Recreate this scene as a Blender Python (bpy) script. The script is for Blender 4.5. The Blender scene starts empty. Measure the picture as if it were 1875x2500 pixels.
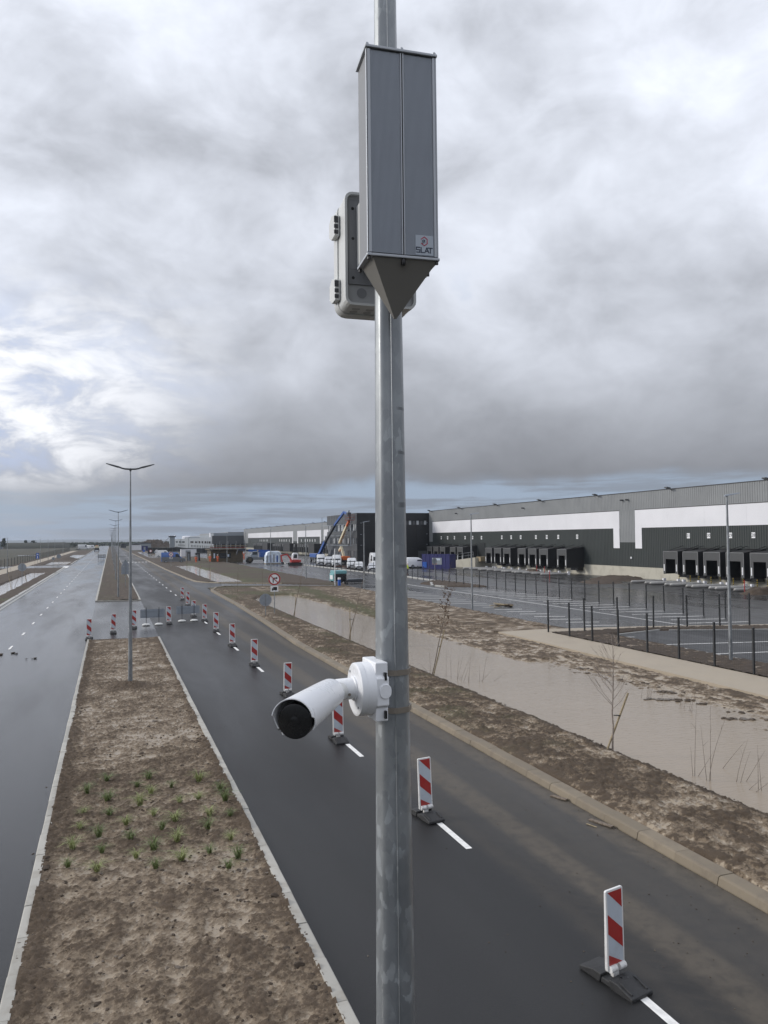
import bpy, bmesh, math, random
import numpy as np
from mathutils import Vector, Matrix

R = math.radians
scene = bpy.context.scene
COL = scene.collection

# ------------------------------------------------------------------ camera
CAM_H = 5.6
cam_data = bpy.data.cameras.new('camera')
cam_data.sensor_fit = 'VERTICAL'
cam_data.sensor_height = 24.0
cam_data.lens = 24.0 * 1878.0 / 2500.0
cam_data.clip_start = 0.05
cam_data.clip_end = 30000.0
cam = bpy.data.objects.new('camera', cam_data)
COL.objects.link(cam)
cam.matrix_world = (Matrix.Translation((0, 0, CAM_H)) @ Matrix.Rotation(R(-19.6), 4, 'Z')
                    @ Matrix.Rotation(R(90 + 1.92), 4, 'X') @ Matrix.Rotation(R(-0.6), 4, 'Z'))
scene.camera = cam

# ------------------------------------------------------------------ exposure
scene.view_settings.view_transform = 'Standard'
scene.view_settings.look = 'None'
scene.view_settings.gamma = 1.0
scene.view_settings.use_curve_mapping = False
scene.view_settings.exposure = 0.42
scene.cycles.max_bounces = 6
scene.cycles.use_denoising = True

# ------------------------------------------------------------------ world: clear blue sky behind a broken overcast cloud deck
SUN_AZ = R(-62)      # from +Y towards -X
SUN_EL = R(22)
world = bpy.data.worlds.new('World')
scene.world = world
world.use_nodes = True
wt = world.node_tree
wt.nodes.clear()

class NT:
    """tiny helper to wire nodes"""
    def __init__(s, tree): s.t = tree
    def n(s, typ, **kw):
        nd = s.t.nodes.new(typ)
        for k, v in kw.items():
            if k.startswith('i_'):
                nd.inputs[k[2:].replace('_', ' ')].default_value = v
            else:
                setattr(nd, k, v)
        return nd
    def l(s, a, b): s.t.links.new(a, b)
    def val(s, x, sock):
        if isinstance(x, (int, float)): sock.default_value = x
        else: s.l(x, sock)
    def m(s, op, a, b=0.0, c=None, clamp=False):
        nd = s.n('ShaderNodeMath', operation=op, use_clamp=clamp)
        s.val(a, nd.inputs[0]); s.val(b, nd.inputs[1])
        if c is not None: s.val(c, nd.inputs[2])
        return nd.outputs[0]
    def mr(s, v, a, b, c, d, smooth=True):
        nd = s.n('ShaderNodeMapRange')
        nd.interpolation_type = 'SMOOTHSTEP' if smooth else 'LINEAR'
        s.val(v, nd.inputs[0])
        for i, q in enumerate((a, b, c, d)): nd.inputs[1 + i].default_value = q
        return nd.outputs[0]
    def mix(s, f, a, b):
        nd = s.n('ShaderNodeMix', data_type='RGBA')
        s.val(f, nd.inputs[0])
        for x, i in ((a, 6), (b, 7)):
            if isinstance(x, tuple): nd.inputs[i].default_value = x if len(x) == 4 else (*x, 1)
            else: s.l(x, nd.inputs[i])
        return nd.outputs[2]
    def noise(s, vec, scale, detail=4, rough=0.55, dist=0.0, dim='3D'):
        nd = s.n('ShaderNodeTexNoise', noise_dimensions=dim)
        nd.inputs['Scale'].default_value = scale; nd.inputs['Detail'].default_value = detail
        nd.inputs['Roughness'].default_value = rough; nd.inputs['Distortion'].default_value = dist
        if vec is not None: s.l(vec, nd.inputs['Vector'])
        return nd.outputs[0]
    def ramp(s, f, stops):
        nd = s.n('ShaderNodeValToRGB')
        el = nd.color_ramp.elements
        while len(el) < len(stops): el.new(0.5)
        for e, (p, c) in zip(el, stops):
            e.position = p; e.color = c if len(c) == 4 else (*c, 1)
        s.l(f, nd.inputs[0])
        return nd.outputs[0]

def build_world():
    g = NT(wt)
    tc = g.n('ShaderNodeTexCoord')
    d = tc.outputs['Generated']
    sep = g.n('ShaderNodeSeparateXYZ'); g.l(d, sep.inputs[0])
    dx, dy, dz = sep.outputs
    zc = g.m('MAXIMUM', dz, 0.0)
    den = g.m('ADD', zc, 0.30)
    px = g.m('DIVIDE', dx, den); py = g.m('DIVIDE', dy, den)
    cmb = g.n('ShaderNodeCombineXYZ'); g.l(px, cmb.inputs[0]); g.l(py, cmb.inputs[1])
    P = cmb.outputs[0]
    sq = g.n('ShaderNodeMapping'); g.l(d, sq.inputs[0]); sq.inputs['Scale'].default_value = (1, 1, 1.5)
    Q = sq.outputs[0]
    big = g.noise(Q, 2.6, 4, 0.5, 0.5)
    mid = g.noise(Q, 6.5, 7, 0.55, 0.5)
    fine = g.noise(Q, 17.0, 6, 0.58, 0.4)
    # cloud thickness
    th = g.m('ADD', g.m('ADD', g.m('MULTIPLY', big, 0.52), g.m('MULTIPLY', mid, 0.34)), g.m('MULTIPLY', fine, 0.14))
    # towards the low sun on the left the deck is thin and broken, to the right a smooth grey shelf
    sx, sy, sz = math.sin(SUN_AZ) * math.cos(SUN_EL), math.cos(SUN_AZ) * math.cos(SUN_EL), math.sin(SUN_EL)
    dot = g.m('ADD', g.m('ADD', g.m('MULTIPLY', dx, sx), g.m('MULTIPLY', dy, sy)), g.m('MULTIPLY', dz, sz))
    glow = g.mr(dot, 0.40, 1.0, 0.0, 1.0)
    away = g.mr(dot, 0.72, 0.30, 0.0, 1.0)                      # 0 towards the sun, 1 away from it
    low = g.mr(dz, 0.04, 0.30, 1.0, 0.0)                        # 1 near the horizon
    shelf = g.m('MULTIPLY', low, away)
    soft = g.m('SUBTRACT', 1.0, g.m('MULTIPLY', shelf, 0.55))   # the shelf is smoother than the rest
    t2 = g.m('ADD', 0.5, g.m('MULTIPLY', g.m('SUBTRACT', th, 0.5), soft))
    t2 = g.m('ADD', t2, g.m('MULTIPLY', glow, -0.03))
    # mean brightness of the deck by height: a dark flat base away from the sun, paler overhead
    b_away = g.ramp(dz, [(0.05, (0.19,) * 3), (0.10, (0.27,) * 3), (0.20, (0.45,) * 3), (0.38, (0.56,) * 3), (0.60, (0.68,) * 3), (1.0, (0.86,) * 3)])
    b_sun = g.ramp(dz, [(0.05, (0.50,) * 3), (0.12, (0.64,) * 3), (0.30, (0.68,) * 3), (0.50, (0.75,) * 3), (1.0, (0.88,) * 3)])
    mean = g.mix(away, b_sun, b_away)
    # lumps of thicker and thinner cloud
    k = g.m('ADD', 1.0, g.m('MULTIPLY', g.m('SUBTRACT', 0.5, t2), 2.7))
    vm = g.n('ShaderNodeVectorMath', operation='SCALE'); g.l(mean, vm.inputs[0]); g.l(k, vm.inputs['Scale'])
    cloud = vm.outputs[0]
    # sunlit cumulus and blue-grey undersides low on the left
    sq2 = g.n('ShaderNodeMapping'); g.l(d, sq2.inputs[0]); sq2.inputs['Scale'].default_value = (1, 1, 2.3)
    cum = g.noise(sq2.outputs[0], 11.0, 9, 0.6, 0.4)
    near = g.m('SUBTRACT', 1.0, away)
    rng = g.m('MULTIPLY', g.mr(dz, 0.05, 0.10, 0, 1), g.mr(dz, 0.34, 0.18, 0, 1))
    under = g.m('MULTIPLY', g.m('MULTIPLY', g.mr(cum, 0.56, 0.36, 0, 0.75), near), rng)
    cloud = g.mix(under, cloud, (0.42, 0.49, 0.64, 1))
    cmask = g.m('MULTIPLY', g.m('MULTIPLY', g.mr(cum, 0.43, 0.66, 0, 0.92), rng), g.mr(dot, 0.34, 0.60, 0.0, 1.0))
    cloud = g.mix(cmask, cloud, (1.0, 0.965, 0.90, 1))
    tint = g.n('ShaderNodeMix', data_type='RGBA', blend_type='MULTIPLY'); tint.inputs[0].default_value = 1.0
    g.l(cloud, tint.inputs[6]); tint.inputs[7].default_value = (0.94, 0.988, 1.10, 1); cloud = tint.outputs[2]
    # clear pale-blue gap just above the horizon, its upper edge the ragged underside of the deck
    edge = g.m('ADD', g.mr(dot, 0.75, 0.15, 0.040, 0.072), g.m('MULTIPLY', g.m('SUBTRACT', mid, 0.5), 0.05))
    gap = g.mr(g.m('SUBTRACT', dz, edge), -0.012, 0.012, 1.0, 0.0)
    streaks = g.n('ShaderNodeMapping'); g.l(d, streaks.inputs[0]); streaks.inputs['Scale'].default_value = (3, 3, 42)
    sn = g.noise(streaks.outputs[0], 1.6, 6, 0.6, 0.3)
    clear = g.m('MULTIPLY', gap, g.mr(sn, 0.62, 0.45, 0.45, 1.0))
    holes = g.m('MULTIPLY', g.mr(t2, 0.385, 0.35, 0.0, 1.0), g.mr(dz, 0.4, 0.15, 0.0, 0.6))
    clear = g.m('MAXIMUM', clear, holes)
    sky = g.n('ShaderNodeTexSky', sky_type='NISHITA', sun_disc=False)
    sky.sun_elevation = SUN_EL; sky.sun_rotation = SUN_AZ
    sky.air_density = 1.0; sky.dust_density = 1.6; sky.ozone_density = 2.0
    bs = g.n('ShaderNodeBackground'); g.l(sky.outputs[0], bs.inputs[0]); bs.inputs[1].default_value = 0.05
    bc = g.n('ShaderNodeBackground'); g.l(cloud, bc.inputs[0]); bc.inputs[1].default_value = 0.90
    # thin high veil over the clear sky
    veil = g.n('ShaderNodeBackground'); veil.inputs[0].default_value = (0.43, 0.53, 0.70, 1); veil.inputs[1].default_value = 0.70
    mv = g.n('ShaderNodeMixShader'); mv.inputs[0].default_value = 0.75
    g.l(bs.outputs[0], mv.inputs[1]); g.l(veil.outputs[0], mv.inputs[2])
    mx = g.n('ShaderNodeMixShader'); g.l(clear, mx.inputs[0]); g.l(bc.outputs[0], mx.inputs[1]); g.l(mv.outputs[0], mx.inputs[2])
    out = g.n('ShaderNodeOutputWorld'); g.l(mx.outputs[0], out.inputs[0])
build_world()

sun_data = bpy.data.lights.new('sun', 'SUN')
sun_data.energy = 1.5
sun_data.angle = R(16)
sun_data.color = (1.0, 0.95, 0.88)
sun = bpy.data.objects.new('sun', sun_data)
COL.objects.link(sun)
sun.rotation_euler = Vector((-math.sin(SUN_AZ) * math.cos(SUN_EL), -math.cos(SUN_AZ) * math.cos(SUN_EL), -math.sin(SUN_EL))).to_track_quat('-Z', 'Y').to_euler()
sun.location = (0, 0, 50)

# ------------------------------------------------------------------ materials
def new_mat(name):
    m = bpy.data.materials.new(name); m.use_nodes = True
    g = NT(m.node_tree)
    return m, g, m.node_tree.nodes['Principled BSDF']

def plain(name, col, rough=0.6, metal=0.0, var=0.12, scale=6.0, bump=0.0, bscale=60.0, spec=0.5, coat=0.0):
    """paint-like material with a little uneven colour and gloss"""
    m, g, b = new_mat(name)
    tc = g.n('ShaderNodeTexCoord').outputs['Object']
    nz = g.noise(tc, scale, 5, 0.6)
    c0 = tuple(max(0, c * (1 - var)) for c in col); c1 = tuple(min(1, c * (1 + var)) for c in col)
    g.l(g.mix(g.mr(nz, 0.3, 0.7, 0, 1), c0, c1), b.inputs['Base Color'])
    g.l(g.mr(nz, 0.3, 0.7, max(0.02, rough - 0.08), min(1, rough + 0.08)), b.inputs['Roughness'])
    b.inputs['Metallic'].default_value = metal
    b.inputs['Specular IOR Level'].default_value = spec
    b.inputs['Coat Weight'].default_value = coat
    if bump:
        bp = g.n('ShaderNodeBump'); bp.inputs['Strength'].default_value = bump; bp.inputs['Distance'].default_value = 0.02
        g.l(g.noise(tc, bscale, 4, 0.6), bp.inputs['Height']); g.l(bp.outputs[0], b.inputs['Normal'])
    return m

def mat_asphalt(name, mud=False, gloss=0.0, base=0.011):
    m, g, b = new_mat(name)
    tc = g.n('ShaderNodeTexCoord').outputs['Object']
    sep = g.n('ShaderNodeSeparateXYZ'); g.l(tc, sep.inputs[0]); X, Y, Z = sep.outputs
    mp = g.n('ShaderNodeMapping'); g.l(tc, mp.inputs[0]); mp.inputs['Scale'].default_value = (1, 0.16, 1)
    st = mp.outputs[0]
    n1 = g.noise(st, 0.7, 5, 0.55, 0.4); n2 = g.noise(st, 0.25, 3, 0.5, 0.5); n3 = g.noise(tc, 90, 3, 0.7)
    n4 = g.noise(tc, 4.0, 5, 0.65, 0.3)
    col = g.mix(g.mr(n1, 0.3, 0.72, 0, 1), (base * 0.72, base * 0.74, base * 0.78, 1), (base * 1.5, base * 1.5, base * 1.5, 1))
    col = g.mix(g.m('MULTIPLY', g.mr(n3, 0.50, 0.72, 0, 1), 0.7), col, (base * 3.0, base * 2.5, base * 2.4, 1))
    n5 = g.noise(tc, 26, 4, 0.7)
    col = g.mix(g.mr(n5, 0.5, 0.72, 0, 0.55), col, (base * 2.2, base * 2.15, base * 2.1, 1))
    rough = g.m('ADD', g.mr(n2, 0.32, 0.68, 0.38 - gloss, 0.56 - gloss), g.m('MULTIPLY', g.m('SUBTRACT', n1, 0.5), 0.30))
    if mud:
        # dried tan mud carried along the lane, with darker wheel tracks
        w = g.m('ADD', X, g.m('MULTIPLY', g.m('SUBTRACT', n1, 0.5), 0.55))
        w = g.m('ADD', w, g.m('MULTIPLY', g.m('SUBTRACT', n4, 0.5), 0.12))
        def band(c, h, s):
            q = g.m('ABSOLUTE', g.m('SUBTRACT', w, c))
            return g.mr(q, h, h + s, 1.0, 0.0)
        mudm = g.m('MAXIMUM', g.m('MULTIPLY', band(7.32, 0.16, 0.42), 0.85), g.m('MULTIPLY', band(8.95, 0.10, 0.45), 0.9))
        mudm = g.m('MAXIMUM', mudm, g.m('MULTIPLY', band(6.45, 0.02, 0.35), 0.25))
        mudm = g.m('MAXIMUM', mudm, g.m('MULTIPLY', band(8.0, 0.6, 1.3), 0.32))
        mudm = g.m('MULTIPLY', mudm, g.mr(n4, 0.25, 0.6, 0.55, 1.0))
        # chevron tread prints in the wheel tracks
        wv = g.n('ShaderNodeTexWave', wave_type='BANDS', bands_direction='DIAGONAL')
        wv.inputs['Scale'].default_value = 2.2; wv.inputs['Distortion'].default_value = 2.5; wv.inputs['Detail'].default_value = 3
        g.l(tc, wv.inputs['Vector'])
        tr = g.m('MULTIPLY', g.m('MAXIMUM', band(6.78, 0.12, 0.16), band(8.12, 0.14, 0.18)), g.mr(wv.outputs['Fac'], 0.55, 0.9, 0, 0.22))
        mudm = g.m('MAXIMUM', mudm, tr)
        col = g.mix(mudm, col, g.mix(n4, (0.078, 0.066, 0.051, 1), (0.112, 0.095, 0.075, 1)))
        rough = g.m('ADD', rough, g.m('MULTIPLY', mudm, 0.22))
    g.l(col, b.inputs['Base Color'])
    g.l(g.m('MINIMUM', g.m('MAXIMUM', rough, 0.10), 0.95), b.inputs['Roughness'])
    b.inputs['Specular IOR Level'].default_value = 0.34
    bp = g.n('ShaderNodeBump'); bp.inputs['Strength'].default_value = 0.5; bp.inputs['Distance'].default_value = 0.006
    g.l(n3, bp.inputs['Height']); g.l(bp.outputs[0], b.inputs['Normal'])
    return m

def mat_soil(name, dark=(0.060, 0.043, 0.030), mid=(0.135, 0.102, 0.073), wet=(0.270, 0.215, 0.160), attr=True, green=False, bump=0.6):
    """soil: 'low' vertex attribute says how flat and silted the spot is (puddled silt is paler and smooth)"""
    m, g, b = new_mat(name)
    tc = g.n('ShaderNodeTexCoord').outputs['Object']
    n1 = g.noise(tc, 1.1, 6, 0.6, 0.4); n2 = g.noise(tc, 9.0, 6, 0.65, 0.3); n3 = g.noise(tc, 45.0, 4, 0.7)
    if attr:
        low = g.n('ShaderNodeAttribute', attribute_name='low').outputs['Fac']
    else:
        low = g.mr(n1, 0.42, 0.62, 0, 1)
    n4 = g.noise(tc, 22.0, 6, 0.7, 0.5)
    f = g.m('ADD', g.m('ADD', low, g.m('MULTIPLY', g.m('SUBTRACT', n2, 0.5), 0.75)), g.m('MULTIPLY', g.m('SUBTRACT', n4, 0.5), 1.25))
    col = g.mix(g.mr(f, 0.20, 0.46, 0, 1), g.mix(n3, tuple(c * 0.65 for c in dark), tuple(c * 1.45 for c in dark)), mid)
    silt = g.mr(f, 0.64, 0.76, 0, 1)
    col = g.mix(silt, col, g.mix(n1, tuple(c * 0.85 for c in wet), tuple(c * 1.1 for c in wet)))
    vo = g.n('ShaderNodeTexVoronoi'); vo.inputs['Scale'].default_value = 13; vo.inputs['Randomness'].default_value = 1.0; g.l(tc, vo.inputs['Vector'])
    vo2 = g.n('ShaderNodeTexVoronoi'); vo2.inputs['Scale'].default_value = 27; g.l(tc, vo2.inputs['Vector'])
    pock = g.m('MAXIMUM', g.m('MULTIPLY', g.mr(g.m('ADD', vo.outputs['Distance'], g.m('MULTIPLY', g.m('SUBTRACT', n4, 0.5), 0.5)), 0.26, 0.17, 0, 1), g.mr(n2, 0.46, 0.56, 0, 1)), g.m('MULTIPLY', g.mr(vo2.outputs['Distance'], 0.24, 0.16, 0, 1), g.mr(n2, 0.54, 0.44, 0, 0.8)))
    col = g.mix(g.m('MULTIPLY', pock, 0.8), col, tuple(c * 0.8 for c in dark))
    if green:
        ga = g.n('ShaderNodeAttribute', attribute_name='green').outputs['Fac']
        gm = g.m('MULTIPLY', ga, g.mr(n2, 0.40, 0.58, 0.1, 1.0))
        col = g.mix(gm, col, g.mix(n3, (0.045, 0.055, 0.018, 1), (0.085, 0.095, 0.034, 1)))
    g.l(col, b.inputs['Base Color'])
    g.l(g.mr(f, 0.35, 0.9, 0.85, 0.30), b.inputs['Roughness'])
    b.inputs['Specular IOR Level'].default_value = 0.4
    bp = g.n('ShaderNodeBump'); bp.inputs['Distance'].default_value = 0.04
    g.l(g.m('MULTIPLY', g.m('SUBTRACT', 1.0, silt), bump), bp.inputs['Strength'])
    g.l(g.m('ADD', g.m('ADD', n2, n4), g.m('MULTIPLY', n3, 0.5)), bp.inputs['Height']); g.l(bp.outputs[0], b.inputs['Normal'])
    return m

def mat_water(name, col=(0.40, 0.325, 0.255)):
    m, g, b = new_mat(name)
    tc = g.n('ShaderNodeTexCoord').outputs['Object']
    n = g.noise(tc, 0.25, 3, 0.5)
    g.l(g.mix(n, tuple(c * 0.9 for c in col), tuple(c * 1.08 for c in col)), b.inputs['Base Color'])
    b.inputs['Roughness'].default_value = 0.035
    b.inputs['IOR'].default_value = 1.36
    mp = g.n('ShaderNodeMapping'); g.l(tc, mp.inputs[0]); mp.inputs['Scale'].default_value = (0.8, 3.2, 1)
    mp.inputs['Rotation'].default_value = (0, 0, R(18))
    bp = g.n('ShaderNodeBump'); bp.inputs['Strength'].default_value = 0.45; bp.inputs['Distance'].default_value = 0.025
    g.l(g.noise(mp.outputs[0], 3.5, 4, 0.5, 0.4), bp.inputs['Height']); g.l(bp.outputs[0], b.inputs['Normal'])
    return m

def mat_concrete(name, col, dirt=(0.16, 0.13, 0.10), amount=0.5, rough=0.75, scale=2.5):
    m, g, b = new_mat(name)
    tc = g.n('ShaderNodeTexCoord').outputs['Object']
    oi = g.n('ShaderNodeObjectInfo').outputs['Random']
    off = g.n('ShaderNodeVectorMath', operation='ADD'); g.l(tc, off.inputs[0])
    cx = g.n('ShaderNodeCombineXYZ'); g.l(g.m('MULTIPLY', oi, 37.0), cx.inputs[0]); g.l(cx.outputs[0], off.inputs[1])
    v = off.outputs[0]
    n1 = g.noise(v, scale, 6, 0.65, 0.3); n2 = g.noise(v, 60, 4, 0.7)
    c = g.mix(oi, tuple(q * 0.86 for q in col), tuple(q * 1.10 for q in col))
    c = g.mix(g.m('MULTIPLY', g.mr(n1, 0.42, 0.72, 0, 1), amount), c, dirt)
    c = g.mix(g.m('MULTIPLY', g.mr(n2, 0.5, 0.8, 0, 1), 0.3), c, tuple(q * 0.6 for q in col))
    g.l(c, b.inputs['Base Color'])
    g.l(g.mr(n1, 0.3, 0.7, rough, rough - 0.2), b.inputs['Roughness'])
    bp = g.n('ShaderNodeBump'); bp.inputs['Strength'].default_value = 0.25; bp.inputs['Distance'].default_value = 0.005
    g.l(n2, bp.inputs['Height']); g.l(bp.outputs[0], b.inputs['Normal'])
    return m

def mat_galv(name, near=False):
    """hot-dip galvanised steel with its spangle and white-rust patches"""
    m, g, b = new_mat(name)
    tc = g.n('ShaderNodeTexCoord').outputs['Object']
    mp = g.n('ShaderNodeMapping'); g.l(tc, mp.inputs[0]); mp.inputs['Scale'].default_value = (1, 1, 0.55)
    v = mp.outputs[0]
    wob = g.n('ShaderNodeTexNoise'); wob.inputs['Scale'].default_value = 26; wob.inputs['Detail'].default_value = 4; g.l(v, wob.inputs['Vector'])
    va = g.n('ShaderNodeVectorMath', operation='MULTIPLY_ADD'); g.l(wob.outputs['Color'], va.inputs[0]); va.inputs[1].default_value = (0.05, 0.05, 0.05); g.l(v, va.inputs[2])
    vo = g.n('ShaderNodeTexVoronoi'); vo.inputs['Scale'].default_value = 46; g.l(va.outputs[0], vo.inputs['Vector'])
    cell = g.n('ShaderNodeSeparateColor'); g.l(vo.outputs['Color'], cell.inputs[0])
    n1 = g.noise(v, 9, 6, 0.6, 0.6); n2 = g.noise(v, 3.0, 5, 0.6); n3 = g.noise(v, 130, 3, 0.6)
    patch = g.m('MULTIPLY', g.mr(cell.outputs[0], 0.72, 0.86, 0, 1), g.mr(n1, 0.42, 0.58, 0, 1))
    base = g.mix(g.mr(n2, 0.3, 0.7, 0, 1), (0.20, 0.213, 0.225, 1), (0.36, 0.38, 0.395, 1))
    base = g.mix(g.m('MULTIPLY', g.mr(cell.outputs[1], 0.1, 0.9, 0, 1), 0.35), base, (0.20, 0.215, 0.23, 1))
    base = g.mix(g.m('MULTIPLY', patch, 0.28), base, (0.60, 0.64, 0.66, 1))
    base = g.mix(g.mr(n3, 0.6, 0.8, 0, 0.25), base, (0.16, 0.17, 0.18, 1))
    if near:
        # rub marks of old fixing bands
        sep = g.n('ShaderNodeSeparateXYZ'); g.l(tc, sep.inputs[0])
        acc = None
        for z, h in ((5.957, 0.006), (5.835, 0.006), (5.690, 0.010), (5.522, 0.006)):
            q = g.m('ABSOLUTE', g.m('SUBTRACT', g.m('ADD', sep.outputs[2], g.m('MULTIPLY', g.m('SUBTRACT', n1, 0.5), 0.006)), z))
            k = g.mr(q, h * 0.5, h * 0.9, 1, 0)
            acc = k if acc is None else g.m('MAXIMUM', acc, k)
        acc = g.m('MULTIPLY', acc, g.mr(sep.outputs[0], 0.0, 0.02, 0, 0.65))
        base = g.mix(acc, base, (0.10, 0.105, 0.11, 1))
    g.l(base, b.inputs['Base Color'])
    b.inputs['Metallic'].default_value = 0.55
    g.l(g.m('ADD', g.mr(n1, 0.3, 0.7, 0.34, 0.50), g.m('MULTIPLY', patch, 0.15)), b.inputs['Roughness'])
    bp = g.n('ShaderNodeBump'); bp.inputs['Strength'].default_value = 0.10; bp.inputs['Distance'].default_value = 0.004
    g.l(n1, bp.inputs['Height']); g.l(bp.outputs[0], b.inputs['Normal'])
    return m

def mat_glass(name, col=(0.03, 0.035, 0.04), rough=0.05):
    m, g, b = new_mat(name)
    b.inputs['Base Color'].default_value = (*col, 1); b.inputs['Roughness'].default_value = rough
    b.inputs['Specular IOR Level'].default_value = 0.6
    return m

def mat_bark(name, a=(0.10, 0.075, 0.055), c=(0.22, 0.18, 0.14)):
    m, g, b = new_mat(name)
    tc = g.n('ShaderNodeTexCoord').outputs['Object']
    n = g.noise(tc, 30, 5, 0.65)
    g.l(g.mix(g.mr(n, 0.35, 0.65, 0, 1), a, c), b.inputs['Base Color']); b.inputs['Roughness'].default_value = 0.85
    return m

def mat_field(name):
    m, g, b = new_mat(name)
    tc = g.n('ShaderNodeTexCoord').outputs['Object']
    n1 = g.noise(tc, 0.012, 6, 0.6, 0.5); n2 = g.noise(tc, 0.16, 6, 0.65, 0.3); n3 = g.noise(tc, 1.6, 4, 0.7)
    c = g.mix(g.mr(n2, 0.35, 0.65, 0, 1), (0.026, 0.027, 0.012, 1), (0.058, 0.046, 0.028, 1))
    c = g.mix(g.mr(n1, 0.42, 0.60, 0, 0.7), c, (0.024, 0.030, 0.012, 1))
    c = g.mix(g.mr(n3, 0.4, 0.7, 0, 0.4), c, (0.05, 0.04, 0.028, 1))
    g.l(c, b.inputs['Base Color']); b.inputs['Roughness'].default_value = 0.9
    return m

def mat_splashed(name, col, rough):
    """roadside plastic and film with mud splashes thickening towards the foot"""
    m, g, b = new_mat(name)
    tc = g.n('ShaderNodeTexCoord').outputs['Object']
    oi = g.n('ShaderNodeObjectInfo').outputs['Random']
    sep = g.n('ShaderNodeSeparateXYZ'); g.l(tc, sep.inputs[0])
    off = g.n('ShaderNodeCombineXYZ'); g.l(g.m('MULTIPLY', oi, 91.0), off.inputs[0])
    v = g.n('ShaderNodeVectorMath', operation='ADD'); g.l(tc, v.inputs[0]); g.l(off.outputs[0], v.inputs[1])
    n1 = g.noise(v.outputs[0], 38, 4, 0.65); n2 = g.noise(v.outputs[0], 5, 4, 0.6)
    h = g.mr(sep.outputs[2], 0.12, 0.75, 0.14, 0.0)
    spl = g.mr(g.m('ADD', n1, h), 0.70, 0.80, 0, 0.6)
    film = g.m('MULTIPLY', g.m('ADD', g.m('MULTIPLY', h, 1.8), 0.10), g.mr(n2, 0.35, 0.7, 0.2, 1.0))
    c = g.mix(film, col, (0.20, 0.165, 0.125, 1))
    c = g.mix(spl, c, (0.13, 0.10, 0.072, 1))
    g.l(c, b.inputs['Base Color']); g.l(g.m('ADD', rough, g.m('MULTIPLY', spl, 0.4)), b.inputs['Roughness'])
    return m
M = {}
M['asphalt_lane'] = mat_asphalt('wet asphalt with mud', mud=True)
M['asphalt'] = mat_asphalt('wet asphalt', gloss=0.30, base=0.012)
M['asphalt_yard'] = mat_asphalt('yard asphalt', gloss=0.20, base=0.026)
M['asphalt_new'] = mat_asphalt('new black asphalt', gloss=0.0, base=0.011)
M['soil'] = mat_soil('rutted topsoil', dark=(0.090, 0.064, 0.042), mid=(0.200, 0.152, 0.103), wet=(0.295, 0.235, 0.166))
M['soil_verge'] = mat_soil('verge soil', dark=(0.073, 0.051, 0.032), mid=(0.188, 0.141, 0.093), wet=(0.315, 0.253, 0.178), green=True)
M['soil_far'] = mat_soil('far soil', attr=True, green=True)
M['field'] = mat_field('rough field')
M['water'] = mat_water('muddy water', (0.285, 0.228, 0.163))
M['water_skylit'] = mat_water('sky-whitened muddy water', (0.60, 0.56, 0.51))  # muddy water with the white sky reflection painted into its base colour
M['kerb'] = mat_concrete('kerb concrete', (0.40, 0.385, 0.345), dirt=(0.20, 0.165, 0.12), amount=0.45)
M['kerb_tan'] = mat_concrete('silted kerb concrete', (0.205, 0.168, 0.118), dirt=(0.11, 0.084, 0.056), amount=0.6)
M['kerb_grey'] = mat_concrete('grey kerb concrete', (0.42, 0.42, 0.40), amount=0.25)
M['path'] = mat_concrete('stabilised sand path', (0.36, 0.305, 0.232), dirt=(0.28, 0.23, 0.165), amount=0.5, scale=0.8)
M['plinth'] = mat_concrete('plinth concrete', (0.42, 0.40, 0.335), dirt=(0.26, 0.24, 0.19), amount=0.5, scale=0.7)
M['paint'] = plain('road paint', (0.78, 0.77, 0.74), 0.55, var=0.12, scale=9, bump=0.2, bscale=120)
M['galv'] = mat_galv('galvanised steel')
M['galv_near'] = mat_galv('galvanised octagonal pole', near=True)
M['lamp_dark'] = plain('dark lamp casting', (0.05, 0.053, 0.06), 0.45)
M['lens'] = plain('lamp lens', (0.55, 0.57, 0.58), 0.2)
M['white'] = plain('white paint', (0.78, 0.79, 0.80), 0.35, var=0.03)
M['cam_white'] = plain('camera white', (0.80, 0.81, 0.83), 0.32, var=0.02, bump=0.04, bscale=400)
M['black'] = plain('black plastic', (0.012, 0.012, 0.013), 0.30)
M['rubber'] = plain('black rubber', (0.024, 0.024, 0.025), 0.62, var=0.35, scale=14, bump=0.35, bscale=70)
M['red'] = mat_splashed('red reflective film', (0.37, 0.022, 0.022), 0.36)
M['film'] = mat_splashed('white reflective film', (0.50, 0.55, 0.61), 0.36)
M['beacon'] = mat_splashed('beacon plastic', (0.76, 0.76, 0.75), 0.42)
M['steel'] = plain('stainless band', (0.235, 0.205, 0.17), 0.45, metal=0.3)
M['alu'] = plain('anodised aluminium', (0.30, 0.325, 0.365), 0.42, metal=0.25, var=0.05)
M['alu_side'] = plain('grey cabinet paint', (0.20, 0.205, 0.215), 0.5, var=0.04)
M['alu_rail'] = plain('aluminium rail', (0.42, 0.44, 0.47), 0.4, metal=0.3, var=0.04)
M['cone'] = plain('grey sheet metal', (0.20, 0.192, 0.175), 0.5, var=0.04)
M['abs'] = plain('light grey plastic', (0.60, 0.61, 0.60), 0.45, var=0.03)
M['abs_dark'] = plain('darker grey plate', (0.36, 0.365, 0.37), 0.5, var=0.05)  # a darker grey than the box plastic
M['sticker'] = plain('silver sticker', (0.38, 0.42, 0.47), 0.35, metal=0.2, var=0.03)
M['navy'] = plain('navy print', (0.03, 0.04, 0.07), 0.5)
M['logo_red'] = plain('logo red', (0.42, 0.05, 0.09), 0.5)
M['sign_grey'] = plain('sign back', (0.30, 0.33, 0.37), 0.42, metal=0.35, var=0.06)
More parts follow.
